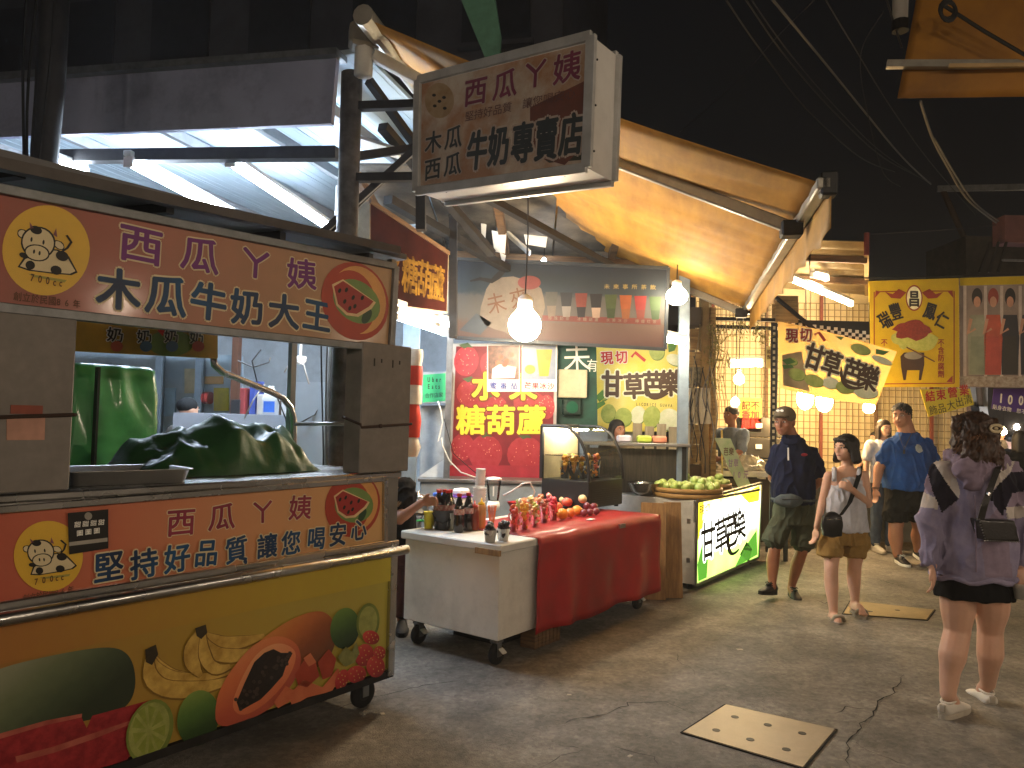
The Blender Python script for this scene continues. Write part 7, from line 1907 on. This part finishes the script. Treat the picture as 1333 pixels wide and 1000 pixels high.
G().tube([c + Vector((-.07, -.045, .015)), c + Vector((0, -.062, .02)), c + Vector((.07, -.045, .015))], .004, 5).obj('zip', black_plastic, wb_)
G().tube([J(1033, 650, .03) + Vector((.188 * math.cos(a), .14 * math.sin(a), 0)) for a in [i * .314 for i in range(20)]], .013, 6, closed=True).obj('belt', fabric('slate', ''), wb_)
blk = mat('shoe_black', '17171a', rough=.55); shoe(f.root, aA + Vector((.05, .06, -.075)), aA + Vector((-.15, -.15, -.035)), blk, black_rubber); shoe(f.root, aB + Vector((.015, .06, -.075)), aB + Vector((-.01, -.2, -.1)), blk, black_rubber)
# cap
cp = G(); Mc = Matrix.Rotation(R(-42), 4, 'Z')
cp.ball(hc + (Mc @ Vector((0, .012, .05))), (.094, .112, .09), 20, 12, M=Mc)
cap = mobj('cap', remeshed(cp, .008, 2), fabric('cap_brown', '6d6352', '564e40'), f.root, True)
cp = G(); rows = [[hc + Mc @ Vector(((j / 8 - .5) * .15, -.075 - (.075 * (1 - (j / 4 - 1) ** 2)) * i / 4, .062 - .012 * i / 4 - .014 * (j / 4 - 1) ** 2)) for j in range(9)] for i in range(5)]
ob = cp.grid(rows).obj('brim', fabric('cap_brown', ''), cap, True); ob.modifiers.new('t', 'SOLIDIFY').thickness = .006
for s in (-.022, .012): G().ball((0, 0, 0), (.017, .004, .012), 8, 6, M=Mc).obj('cap_logo', ink_white, cap, loc=hc + Mc @ Vector((s, -.085, .095)))
hr = G(); hr.ball(hc + Mc @ Vector((0, .03, .0)), (.082, .082, .06), 14, 10, M=Mc); mobj('hair', remeshed(hr, .008, 2, .004, (40, 40, 40)), mat('hair_black', '14100e', rough=.55, var=.3, scale=40), f.root, True)

# ---------------------------------------------------------------- woman in white tank top
f = Fig((1095, 803), 'woman with black bob in white sleeveless top and tan shorts holding her bag strap', voxel=.0075); J = f.J
hc = J(1100, 583); Mh, kk = headgeo(f.body, hc, R(-62), R(2), .215)
f.limb([J(1104, 594, .015), J(1102, 611, .02)], [.044, .048])
shA, shB = J(1079, 620, .02), J(1124, 619, .02)
rings(f.body, [(J(1098, 700, .02), .15, .1), (J(1100, 660, .02), .135, .092), (J(1101, 630, .02), .14, .085), (J(1102, 614, .02), .125, .065), (J(1102, 608, .02), .06, .05)])
f.limb([shA, J(1071, 652, .03), J(1063, 686, -.02)], [.042, .034, .024]); hand(f.body, J(1062, 688, -.02), (-.15, -.1, -1), (.2, -1, 0), .6, .95)
f.limb([shB, J(1130, 656, .0), J(1110, 638, -.14)], [.042, .036, .026]); hand(f.body, J(1110, 638, -.14), (-1, -.1, .55), (0, .2, 1), 1.3, .95, (0, 1, 0))
hA, kA, aA = J(1083, 705, .02), J(1082, 739, -.04), J(1085, 797, -.05); hB, kB, aB = J(1115, 705, .02), J(1112, 738, .02), J(1113, 783, .12)
for h_, k_, a_ in ((hA, kA, aA), (hB, kB, aB)): f.limb([h_, k_, k_.lerp(a_, .32) + Vector((0, .015, 0)), a_], [.085, .054, .055, .034])
for a_, t_ in ((aA, Vector((-.03, -.15, -.04))), (aB, Vector((-.01, -.15, -.05)))):
    f.limb([a_, a_ + Vector((0, .03, -.04)), a_ + t_ * .6, a_ + t_], [.034, .033, .036, .03])
    for k in range(5): f.body.ball(a_ + t_ + Vector((-.03 + .015 * k, -.03 + .004 * abs(k - 1.5), -.012)), (.009, .016, .008), 8, 6)
f.finish(sk2); face(f.root, hc, Mh, kk, '1a1412', '9a4a48')
g = G(); rings(g, [(J(1100, 691, .02), .19, .135), (J(1099, 668, .02), .168, .118), (J(1101, 640, .02), .158, .108), (J(1101, 628, .02), .128, .092), (J(1101, 621, .02), .112, .074)])
tank = fabric('white', 'c9cad2', 'b0b2bc'); o = f.cloth(g, 'tank_top', tank, .009, 6)
for a in (1086, 1118): G().tube([J(a, 626, -.062), J(a, 614, -.035), J(a, 610, .02), J(a, 618, .085)], [.02, .018, .018, .02], 8).obj('shoulder_strap', tank, o, True)
g = G(); rings(g, [(J(1098, 680, .02), .165, .118), (J(1098, 700, .02), .18, .125), (J(1098, 708, .02), .175, .12)])
chain(g, [hA, J(1081, 714, -.02)], [.098, .09]); chain(g, [hB, J(1112, 716, .02)], [.098, .088])
for a_, b_, r_ in ((J(1081, 712, -.02), J(1080, 724, -.025), .094), (J(1112, 713, .02), J(1112, 725, .02), .092)): g.tube([a_, b_], [r_ * .97, r_], 20)
f.cloth(g, 'shorts', fabric('tan', '9a7c48', '86693a'), .01, 7)
for a_, t_ in ((aA, Vector((-.03, -.15, -.04))), (aB, Vector((-.01, -.15, -.05)))):
    d = Vector((t_.x, t_.y, 0)).normalized(); c = a_ + t_ * .5; c.z = max(.0, (a_ + t_).z - .035)
    s_ = G(); out = [(c + d * (.135 * math.cos(q_)) + Vector((-d.y, d.x, 0)) * (.046 * math.sin(q_))) for q_ in [i * .2618 for i in range(24)]]
    s_.loft([[p + Vector((0, 0, -.012)) for p in out], [p + Vector((0, 0, .012)) for p in out]])
    so = s_.obj('sandal', mat('sandal_grey', '8d8478', rough=.6), f.root)
    G().tube([c + Vector((-.048, -.05, .01)), c + Vector((-.03, -.06, .045)), c + Vector((.0, -.065, .055)), c + Vector((.03, -.06, .045)), c + Vector((.048, -.05, .01))], .014, 8).obj('sandal_strap', mat('sandal_strap', 'a09684', rough=.5), so, True)
hr = G(); Mc = Mh
hr.ball(hc + Mc @ Vector((0, .025, .025)), (.092, .1, .09), 20, 12, M=Mc)
for s in (-1, 1):
    for k in range(5): hr.ball(hc + Mc @ Vector((s * (.068 + .006 * k), .02 - .0 * k, -.01 - .022 * k)), (.024, .055, .03), 10, 7, M=Mc)
for k in range(6): hr.ball(hc + Mc @ Vector((0, .075, 0 - .02 * k)), (.07, .04, .035), 12, 7, M=Mc)
for k in range(5): hr.ball(hc + Mc @ Vector((-.05 + .025 * k, -.062 + .006 * abs(k - 2), .066)), (.022, .022, .016), 8, 6, M=Mc)
mobj('hair', remeshed(hr, .0075, 3, .004, (60, 60, 6)), mat('hair_black', ''), f.root, True)
bg_ = thing('crossbody_bag', 'small black crossbody bag on the hip of the woman in white', 'bag', loc=f.o)
c = J(1083, 683, -.15); g = G(); g.ball(c, (.088, .045, .105), 16, 12); g.box(c.x - .075, c.x + .075, c.y - .03, c.y + .03, c.z - .09, c.z + .07)
mobj('pouch', remeshed(g, .009, 5), mat('bag_black', '141416', rough=.4, var=.3, coat=.2), bg_, True)
G().tube([c + Vector((-.06, -.045, .045)), c + Vector((0, -.053, .05)), c + Vector((.06, -.045, .045))], .0045, 5).obj('zip', steel, bg_)
sp_ = [c + Vector((.07, .01, .07)), J(1106, 655, -.125), J(1112, 638, -.12), J(1118, 620, -.075), J(1119, 608, .02), J(1117, 618, .11), J(1108, 660, .15)]
g = G(); L1, L2 = [], []
for i, p in enumerate(sp_):
    n_ = Vector((.02, -.004 if i < 4 else .004, .01)); L1.append(p - n_); L2.append(p + n_)
ob = g.grid([L1, L2]).obj('strap', fabric('strap_black', '161616'), bg_); ob.modifiers.new('t', 'SOLIDIFY').thickness = .004

# ---------------------------------------------------------------- big man in blue
f = Fig((1176, 733), 'heavy man with glasses in a blue T-shirt and black shorts', voxel=.009); J = f.J
hc = J(1173, 541); Mh, kk = headgeo(f.body, hc, R(-42), R(3), .265)
f.body.ball(hc + Mh @ Vector((0, -.02, -.06)), (.085, .08, .07), 14, 10)
f.limb([J(1177, 550, .02), J(1181, 566, .03)], [.085, .095])
shA, shB = J(1160, 580, .02), J(1205, 580, .02)
rings(f.body, [(J(1181, 650, .02), .2, .17), (J(1181, 610, .02), .22, .17), (J(1182, 580, .02), .2, .12), (J(1182, 566, .02), .12, .09)])
f.limb([shA, J(1144, 610, .03), J(1140, 636, -.04)], [.072, .056, .037]); hand(f.body, J(1139.5, 637, -.05), (0, -.15, -1), (.5, -1, 0), .5, 1.1)
f.limb([shB, J(1219, 612, .03), J(1221, 640, -.02)], [.072, .056, .037]); hand(f.body, J(1221, 641, -.03), (0, -.15, -1), (-.5, -1, 0), .5, 1.1)
hA, kA, aA = J(1167, 660, .02), J(1166, 688, -.02), J(1168, 722, -.02); hB, kB, aB = J(1194, 660, .02), J(1197, 688, .1), J(1195, 716, .3)
for h_, k_, a_ in ((hA, kA, aA), (hB, kB, aB)): f.limb([h_, k_, k_.lerp(a_, .35) + Vector((0, .015, 0)), a_], [.12, .075, .08, .048])
f.finish(sk1); face(f.root, hc, Mh, kk, '1a1412', '8a4a42', True)
g = G(); rings(g, [(J(1181, 637, .02), .25, .21), (J(1181, 618, .02), .258, .222), (J(1181, 600, .02), .245, .2), (J(1182, 585, .02), .25, .16), (J(1182, 575, .02), .235, .125), (J(1182, 568, .02), .15, .105), (J(1181, 563, .02), .105, .098)])
chain(g, [shA, J(1150, 597, .03)], [.085, .088]); chain(g, [shB, J(1213, 598, .03)], [.085, .088])
o = f.cloth(g, 't_shirt', fabric('blue', '1f4a8c', '183c74'), .012, 9)
G().ball((0, 0, 0), (.04, .008, .05), 10, 8).wob(.012, 40).obj('chest_emblem', mat('emblem_grey', '9aa0a0', rough=.7), o, loc=J(1196, 584, -.14), rot=(R(-15), 0, .15))
G().tube([J(1170, 564, -.08), J(1173, 574, -.13), J(1177, 585, -.17), J(1182, 574, -.135), J(1187, 564, -.08)], .004, 6).obj('necklace', mat('necklace', '2a2622', rough=.5), f.root)
G().box(-.012, .012, -.004, .004, -.025, .02, .003).obj('pendant', mat('necklace', ''), f.root, loc=J(1177, 588, -.185))
g = G(); rings(g, [(J(1181, 636, .02), .235, .19), (J(1181, 655, .02), .245, .195), (J(1181, 664, .02), .235, .18)])
chain(g, [hA, J(1165, 668, .0)], [.14, .13]); chain(g, [hB, J(1197, 666, .05)], [.14, .13])
for a_, b_, r_ in ((J(1165, 666, .0), J(1165, 679, .0), .135), (J(1197, 665, .05), J(1198, 677, .06), .135)): g.tube([a_, b_], [r_ * .97, r_], 20)
f.cloth(g, 'shorts', fabric('black', '121214', '0c0c0e'), .01, 10)
sn = mat('sneaker_black', '1b1b1e', rough=.5); shoe(f.root, aA + Vector((.02, .06, -.085)), aA + Vector((.0, -.24, -.1)), sn, white_plastic, w=.052); shoe(f.root, aB + Vector((.0, .08, -.07)), aB + Vector((.02, -.2, -.13)), sn, white_plastic, w=.052)
hr = G(); hr.ball(hc + Mh @ Vector((0, .03, .055)), (.1, .118, .085), 18, 12, M=Mh); hr.ball(hc + Mh @ Vector((0, .06, .0)), (.098, .08, .085), 14, 10, M=Mh)
mobj('hair', remeshed(hr, .007, 1, .012, (60, 60, 40)), mat('hair_black', ''), f.root, True)
G().tube([J(1139.5, 635, -.045) + Vector((.042 * math.cos(a), .034 * math.sin(a), 0)) for a in [i * .524 for i in range(12)]], .005, 6, closed=True).obj('bracelet', black_plastic, f.root)

# ---------------------------------------------------------------- woman in the purple jacket, seen from behind
f = Fig((1262, 932), 'woman seen from behind in a purple colour block jacket and black skirt', voxel=.0075); J = f.J
hc = J(1268, 567, -.02); Mh, kk = headgeo(f.body, hc, R(168), R(-4), .215)
f.limb([J(1270, 580, -.02), J(1271, 600, 0)], [.05, .058])
shA, shB = J(1228, 617, .0), J(1314, 615, .0)
rings(f.body, [(J(1268, 760, 0), .15, .1), (J(1270, 700, 0), .13, .1), (J(1271, 630, 0), .15, .09), (J(1271, 602, 0), .09, .06)])
f.limb([shA, J(1212, 676, .02), J(1213, 736, -.05)], [.05, .04, .028]); hand(f.body, J(1213, 737, -.05), (.08, -.1, -1), (-.6, -.8, 0), .5, .95)
f.limb([shB, J(1334, 676, .0), J(1331, 736, -.1)], [.05, .04, .028]); hand(f.body, J(1331, 738, -.1), (-.05, -.3, -1), (-1, .3, 0), .9, .95)
hA, kA, aA = J(1247, 765, 0), J(1246, 822, .02), J(1234, 903, -.02); hB, kB, aB = J(1290, 765, 0), J(1289, 822, .08), J(1286, 890, .22)
f.limb([hA, J(1247, 790, .01), kA, J(1240, 852, -.015), J(1236, 878, -.01), aA], [.093, .087, .066, .069, .05, .04]); f.limb([hB, J(1291, 790, .03), kB, J(1289, 850, .07), J(1287, 872, .14), aB], [.093, .087, .064, .067, .05, .04])
f.limb([aA, aA + Vector((.05, .04, -.06))], [.038, .035]); f.limb([aB, aB + Vector((0, .05, -.05))], [.038, .035])
f.finish(sk2)
jp = fabric('jacket_purple', '938ba2', '79728c'); jw = fabric('jacket_white', 'c9c0b8', 'b0a8a0'); jn = fabric('jacket_navy', '221f2c', '191722'); jm = fabric('jacket_mauve', '8f8092', '7a6c7e')
g = G()
rings(g, [(J(1268, 750, 0), .2, .15), (J(1268, 742, 0), .215, .16), (J(1269, 715, 0), .205, .16), (J(1270, 680, 0), .185, .155), (J(1271, 650, 0), .182, .15), (J(1271, 622, 0), .2, .13), (J(1271, 608, 0), .18, .11), (J(1271, 599, 0), .12, .085), (J(1271, 590, 0), .075, .075)])
chain(g, [shA, J(1219, 645, .01), J(1211, 678, .02), J(1212, 730, -.04)], [.066, .07, .07, .05]); chain(g, [shB, J(1325, 645, .01), J(1335, 678, .0), J(1332, 730, -.09)], [.066, .07, .07, .05])
CRI = CAMROT.transposed()
def proj(w):
    d = CRI @ (w - CAMP); return (666.5 + FPX * d.x / -d.z, 500 - FPX * d.y / -d.z)
def inside(p, poly):
    r_ = False; j = len(poly) - 1
    for i in range(len(poly)):
        if (poly[i][1] > p[1]) != (poly[j][1] > p[1]) and p[0] < (poly[j][0] - poly[i][0]) * (p[1] - poly[i][1]) / (poly[j][1] - poly[i][1]) + poly[i][0]: r_ = not r_
        j = i
    return r_
BLK = [(2, [(1205, 606), (1216, 603), (1228, 622), (1248, 650), (1226, 667), (1214, 640)]), (1, [(1216, 603), (1229, 588), (1236, 592), (1250, 640), (1248, 650), (1228, 622)]), (1, [(1194, 645), (1203, 641), (1222, 650), (1220, 663), (1196, 660)]),
       (3, [(1190, 600), (1206, 606), (1214, 640), (1194, 644)]), (2, [(1287, 646), (1301, 630), (1316, 615), (1350, 612), (1350, 636), (1318, 642), (1305, 672), (1296, 660)]), (1, [(1303, 590), (1322, 598), (1316, 614), (1290, 642), (1286, 634)]), (3, [(1316, 602), (1324, 596), (1350, 606), (1350, 614), (1316, 616)]),
       (3, [(1318, 642), (1350, 636), (1350, 657), (1312, 660)]), (1, [(1309, 661), (1350, 656), (1350, 672), (1311, 676)]), (3, [(1275, 690), (1300, 660), (1310, 680), (1318, 752), (1283, 752)])]
def pickj(c):
    p = proj(c + f.o)
    for k, poly in BLK:
        if inside(p, poly): return k
    return 0
jk = f.cloth(g, 'jacket', jp, .016, 12, (8, 8, 4.5), 3, .006, [jw, jn, jm], pickj)
g = G()
for k in range(13):
    a = R(-20 + 220 * k / 12); g.ball(J(1271, 598, 0) + Vector((.115 * math.cos(a), -.095 * math.sin(a) - .0, .01 - .05 * max(0, math.sin(a)))), (.045, .04, .038), 12, 8)
g.ball(J(1268, 612, -.11), (.1, .045, .06), 14, 10); g.ball(J(1266, 626, -.125), (.055, .035, .05), 12, 8)
me = remeshed(g, .0075, 4, .014, (14, 14, 8), 5); mobj('hood', me, jm, jk, True)
G().tube([J(1268, 750, 0) + Vector((.215 * math.cos(a), .158 * math.sin(a), .01 * math.sin(a * 7))) for a in [i * .1745 for i in range(36)]], .016, 6, closed=True).obj('hem_band', jp, jk, True)
for p in ([shA, 0],):
    G().tube([J(1269, 645, -.17), J(1270, 690, -.172), J(1271, 745, -.178)], .004, 5).obj('back_seam', jm, jk)
g = G(); rings(g, [(J(1268, 777, 0), .2, .15), (J(1268, 765, 0), .2, .148), (J(1268, 740, 0), .185, .135)])
f.cloth(g, 'skirt', fabric('black', ''), .006, 13)
shw = mat('shoe_white', 'cfc8bc', rough=.5, var=.06, grime=.1); sow = mat('sole_white', 'a89f90', rough=.6)
shoe(f.root, aA + Vector((-.05, -.035, -.125)), aA + Vector((.17, .13, -.125)), shw, sow, w=.05); shoe(f.root, aB + Vector((-.01, -.06, -.13)), aB + Vector((.02, .2, -.13)), shw, sow, w=.05)
# wavy hair with claw clip
hr = G(); rnd = random.Random(2)
hr.ball(hc + Vector((0, -.0, .03)), (.1, .108, .098), 20, 12)
for k in range(60):
    a = rnd.uniform(0, 6.28); z = rnd.uniform(-.15, .06); r_ = .075 + .02 * rnd.random() - max(0, -z - .05) * .1
    if math.sin(a) > .3 and z < .02: continue
    hr.ball(hc + Vector((r_ * math.cos(a), r_ * math.sin(a) * 1.05, z)), (.03, .03, rnd.uniform(.03, .055)), 8, 6)
for k in range(40):
    a = rnd.uniform(math.pi * 1.02, math.pi * 1.98); z0 = rnd.uniform(-.14, -.02); x = .085 * math.cos(a)
    pts = [hc + Vector((x + .012 * math.sin(i * 1.7 + k), -.07 - .03 * abs(math.sin(a)) + .008 * math.cos(i * 2 + k), z0 - .028 * i)) for i in range(4)]
    hr.tube(pts, [.014, .013, .011, .006], 7)
hm = remeshed(hr, .0065, 1, .009, (45, 45, 14), 3)
hairm = mat('hair_brown', '4a3020', rough=.5, col2='26170f', scale=50)
ho = mobj('hair', hm, hairm, f.root, True)
g = G()
for k in range(260):
    a = rnd.uniform(math.pi * .95, math.pi * 2.05); z0 = rnd.uniform(-.13, .09); x = (.098 if z0 > -.05 else .088) * math.cos(a); y = -.098 * abs(math.sin(a)) if z0 < .03 else -.08 * abs(math.sin(a))
    ph = rnd.uniform(0, 6); L_ = rnd.randint(4, 6)
    g.tube([hc + Vector((x * (1 + .05 * i / L_) + .011 * math.sin(i * 1.5 + ph), y + .01 * math.cos(i * 1.6 + ph) - .004, z0 - .018 * i)) for i in range(L_)], [.0028] * (L_ - 1) + [.001], 4)
g.obj('hair_strands', mat('hair_brown_light', '6d4a30', rough=.45, var=.3), ho, fix=False)
cl = hc + Vector((.045, -.115, .04))
tq = thing('hair_clip', 'pale oval claw clip in the wavy brown hair', 'hair clip', loc=f.o + cl)
G().tube([Vector((.032 * math.cos(a), -.004, .018 * math.sin(a))) for a in [i * .4488 for i in range(14)]], .008, 7, closed=True).obj('ring', mat('clip_cream', 'c9b894', rough=.35), tq, True)
G().ball((0, -.002, 0), (.012, .006, .008), 8, 6).obj('stone', mat('clip_cream', ''), tq, True)
hb_ = thing('handbag', 'black quilted handbag hanging from the purple jacket shoulder', 'handbag', loc=f.o)
A_, B_, C_, D_ = J(1274, 676, -.21), J(1322, 678, -.23), J(1328, 706, -.24), J(1282, 704, -.22)
g = G(); dv = Vector((.0, .1, .0)); g.loft([[A_, B_, C_, D_], [p + dv for p in (A_, B_, C_, D_)]]); mobj('flap', remeshed(g, .007, 2), mat('bag_leather', '1a1614', rough=.35, var=.3, scale=60, coat=.3, bump=.2, bscale=90), hb_, True)
for k in range(16): G().ball(D_.lerp(C_, k / 15) + Vector((0, -.008, .002)), .004, 6, 4).obj('stud', steel_dull, hb_)
for k in range(9): G().ball(A_.lerp(D_, k / 8) + Vector((-.002, -.008, .0)), .004, 6, 4).obj('stud', steel_dull, hb_)
g = G(); L1, L2 = [], []
for p in [J(1276, 680, -.2), J(1281, 660, -.2), J(1289, 637, -.19), J(1298, 612, -.15), J(1304, 597, -.05), J(1305, 595, .03), J(1303, 605, .12)]: L1.append(p - Vector((.018, .004, -.004))); L2.append(p + Vector((.018, -.004, .008)))
ob = g.grid([L1, L2]).obj('strap', mat('bag_leather', ''), hb_); ob.modifiers.new('t', 'SOLIDIFY').thickness = .005
G().tube([J(1286, 645, -.205), J(1288, 641, -.205)], .009, 8).obj('buckle', steel, hb_)
tq = thing('plastic_cup', 'small clear plastic cup in the hand of the woman in purple', 'cup', loc=f.o + J(1328, 772, -.14))
G().lathe([(.025, -.03), (.035, .05)], 14, capt=False).obj('cup', mat('frosted', ''), tq, True)

# ---------------------------------------------------------------- background people
def bystander(px, py_head, Y, label, shirt, pants, hairc='hair_black', yaw=0.0, H=None, longhair=False, sleeve=True, armfwd=0.0, vox=.014, hat=None, group=None, lean=0.0, skin=None, drop=0.0):
    top = atY(px, py_head, Y); H = H or top.z; o = Vector((top.x, Y, -drop if False else 0))
    r = thing('person', label, 'person', loc=(o.x, o.y, top.z - H), rz=yaw, group=group)
    k = H / 1.7; g = G()
    hc = Vector((0, -.02 - lean * .15, 1.575 * k)); Mh, kk = headgeo(g, hc, 0, 0, .225 * k)
    chain(g, [(0, .0, 1.5 * k), (0, 0.01, 1.38 * k)], [.05 * k, .055 * k])
    rings(g, [((0, 0, .85 * k), .14 * k, .1 * k), ((0, 0, 1.15 * k), .14 * k, .1 * k), ((0, 0, 1.36 * k), .15 * k, .09 * k)])
    hands = []
    for s in (-1, 1):
        e = Vector((s * .23, -.12 * armfwd, 1.12 + .05 * armfwd)) * k; w = Vector((s * (.24 - .1 * armfwd), -.38 * armfwd - .02, .9 + .2 * armfwd)) * k
        chain(g, [(s * .18 * k, 0, 1.36 * k), e, w], [.045 * k, .037 * k, .026 * k]); hand(g, w, (w - e) + Vector((0, -.02, 0)), (0, -1, .3), .5, k)
        chain(g, [(s * .09 * k, 0, .85 * k), (s * .095 * k, -.01, .47 * k), (s * .095 * k, .02, .08 * k)], [.085 * k, .055 * k, .036 * k])
    mobj('body', remeshed(g, vox, 3), skin or sk2, r, True)
    face(r, hc, Mh, kk)
    g = G(); rings(g, [((0, 0, .88 * k), .185 * k, .13 * k), ((0, 0, 1.12 * k), .17 * k, .125 * k), ((0, 0, 1.33 * k), .185 * k, .115 * k), ((0, 0, 1.43 * k), .09 * k, .07 * k)])
    for s in (-1, 1):
        e = Vector((s * .225, -.1 * armfwd, 1.2)) * k; chain(g, [(s * .175 * k, 0, 1.36 * k), e], [.07 * k, .062 * k])
    mobj('shirt', remeshed(g, vox, 3, .008), shirt, r, True)
    g = G(); rings(g, [((0, 0, .95 * k), .165 * k, .115 * k), ((0, 0, .82 * k), .175 * k, .12 * k)])
    for s in (-1, 1): chain(g, [(s * .09 * k, 0, .84 * k), (s * .095 * k, -.01, .47 * k), (s * .095 * k, .02, .12 * k)], [.1 * k, .075 * k, .06 * k])
    mobj('trousers', remeshed(g, vox, 3, .008), pants, r, True)
    for s in (-1, 1):
        shoe(r, (s * .095 * k, .07, 0.01), (s * .11 * k, -.2, 0.01), mat('shoe_pale', 'b5aea2', rough=.6), mat('sole_white', ''), w=.042, lace=False)
    hr = G(); hr.ball(hc + Vector((0, .02, .04 * k)), (.085 * k, .1 * k, .08 * k), 14, 10)
    if longhair:
        for q_ in range(6): hr.ball(hc + Vector((0, .07, -.03 * q_ * k)), (.085 * k, .045, .04), 10, 7)
        for s in (-1, 1):
            for q_ in range(5): hr.ball(hc + Vector((s * .075 * k, .02, -.03 * q_ * k)), (.025, .05, .035), 8, 6)
    mobj('hair' if not hat else 'hat', remeshed(hr, .012, 2), hat or mat(hairc, '2a1c14', rough=.5), r, True)
    return r
blackc = fabric('black', '')
# vendor behind the white cart, reaching over the bottles
f = Fig((508, 800), 'vendor in a black printed T-shirt reaching over the cart bottles', Y=5.45, voxel=.008); J = f.J
hc = J(510, 590); Mh, kk = headgeo(f.body, hc, R(20), R(10), .225)
f.limb([J(510, 605, .02), J(511, 622, .02)], [.05, .055])
rings(f.body, [(J(508, 720, .05), .15, .1), (J(509, 670, .03), .15, .1), (J(510, 632, .02), .15, .09)])
shB = J(527, 636, .0); f.limb([shB, J(520, 676, -.12), J(548, 655, -.2)], [.05, .04, .028]); hand(f.body, J(549, 654, -.2), (1, -.2, .15), (0, -.3, 1), .8, 1.0, (0, 0, -1))
shA = J(490, 636, .04); f.limb([shA, J(484, 685, .02), J(500, 715, -.1)], [.05, .04, .028]); hand(f.body, J(500, 715, -.1), (.4, -.5, -.6), (1, 0, 0))
for a in (497, 520):
    h_, k_, a_ = J(a, 720, .05), J(a + 2, 775, .04), J(a + 2, 825, .08); k_.z = .46; a_.z = .08; f.limb([h_, k_, a_], [.09, .056, .036])
    shoe(f.root, (a_.x, a_.y + .06, .005), (a_.x + .03, a_.y - .19, .005), blk, black_rubber, lace=False)
f.finish(sk1); face(f.root, hc, Mh, kk)
g = G(); rings(g, [(J(508, 715, .05), .175, .125), (J(509, 670, .03), .17, .12), (J(510, 642, .02), .185, .115), (J(511, 624, .02), .09, .075)]); chain(g, [shB, J(524, 660, -.06)], [.078, .072]); chain(g, [shA, J(487, 662, .03)], [.078, .072])
o = f.cloth(g, 't_shirt', blackc, .01, 15)
for k in range(5): G().tube([J(514 + k * 1.2, 657 + k % 2, -.12), J(517 + k * 1.2, 654 - k % 3, -.122), J(516 + k * 1.4, 660, -.122)], .003, 5).obj('shirt_print', mat('print_tan', '9a8468', rough=.7), o)
g = G(); rings(g, [(J(508, 705, .05), .16, .115), (J(508, 735, .05), .165, .115)])
for a in (497, 520):
    k_ = J(a + 2, 775, .04); k_.z = .46; a_ = J(a + 2, 825, .08); a_.z = .13; chain(g, [J(a, 725, .05), k_, a_], [.1, .07, .055])
f.cloth(g, 'trousers', fabric('plum', '6d4a4c', '553a3c'), .01, 16)
hr = G(); hr.ball(hc + Mh @ Vector((0, .03, .03)), (.088, .1, .085), 14, 10); mobj('hair', remeshed(hr, .009, 2), mat('hair_black', ''), f.root, True)
ap = f.root
bystander(803, 545, 8.02, 'vendor with dark hair bending behind the work table', fabric('beige', '9a8a70'), blackc, yaw=.5, H=1.58, longhair=True, armfwd=.1, skin=sk1)
bystander(953, 527, 9.3, 'vendor in a grey blue shirt working inside the lit stall', fabric('grey_blue', '7a8898', '66748a'), blackc, yaw=-1.0, armfwd=.9, skin=sk3)
bystander(1140, 561, 10.9, 'woman in a pale top behind the food table', fabric('pale', 'c9b9a4'), blackc, yaw=-1.1, armfwd=.7, longhair=False)
bystander(1150, 545, 9.4, 'woman in jeans walking behind the man in blue', fabric('white', ''), fabric('denim', '4a5566', '3a4454'), 'hair_chestnut', yaw=.1, longhair=True, H=1.62)
bystander(1196, 556, 11.6, 'person in a dark dress standing at the clothes stall', fabric('cream', 'b5a088'), blackc, 'hair_chestnut', yaw=.2, longhair=True)
bystander(1290, 566, 14.0, 'person in black with pale sleeves in the far crowd', blackc, blackc, yaw=.2, group='far crowd')
bystander(1304, 558, 17.0, 'tall person in a dark top at the back of the far crowd', fabric('grey', '5a5650'), blackc, yaw=-.2, group='far crowd')
bystander(1328, 560, 9.0, 'dark haired person in black beside the purple jacket', blackc, blackc, yaw=3.0, longhair=True, group='far crowd')
bystander(1316, 566, 12.5, 'person in black walking away in the far crowd', blackc, blackc, yaw=2.8, group='far crowd')
bystander(244, 516, 6.95, 'person in a dark knit hat behind the white partition', fabric('grey', '5a5650'), blackc, yaw=2.6, hat=fabric('hat', '202224'))
for i, (px, py, Y, lab, sh_, yw) in enumerate([(1279, 572, 19.0, 'person in white far along the street', fabric('white', ''), .1), (1297, 572, 21.0, 'person in pale grey deep in the far crowd', fabric('grey', ''), 2.9), (1322, 566, 18.5, 'person in dull red deep in the far crowd', fabric('red_dull', '7a3a34'), .3), (1262, 566, 15.0, 'person in dark blue passing the clothes stall', fabric('navy', ''), 2.7)]):
    bystander(px, py, Y, lab, sh_, blackc, yaw=yw, group='far crowd', vox=.018)

# ================================================================ cooking haze hanging in the market air
hz = G().box(-62, 62, -42, 82, -1.0, 15.0).obj('haze', None, None)
hz['kind'] = 'stuff'
hm_ = bpy.data.materials.new('market_haze'); hm_.use_nodes = True
_n, _l = hm_.node_tree.nodes, hm_.node_tree.links
_n.remove(_n['Principled BSDF'])
_v = _n.new('ShaderNodeVolumePrincipled'); _v.inputs['Color'].default_value = (.9, .9, .92, 1); _v.inputs['Density'].default_value = 0.0032; _v.inputs['Anisotropy'].default_value = 0.5
_l.new(_v.outputs[0], _n['Material Output'].inputs['Volume'])
hz.data.materials.append(hm_)
bpy.data.objects.remove(_fo, do_unlink=True)
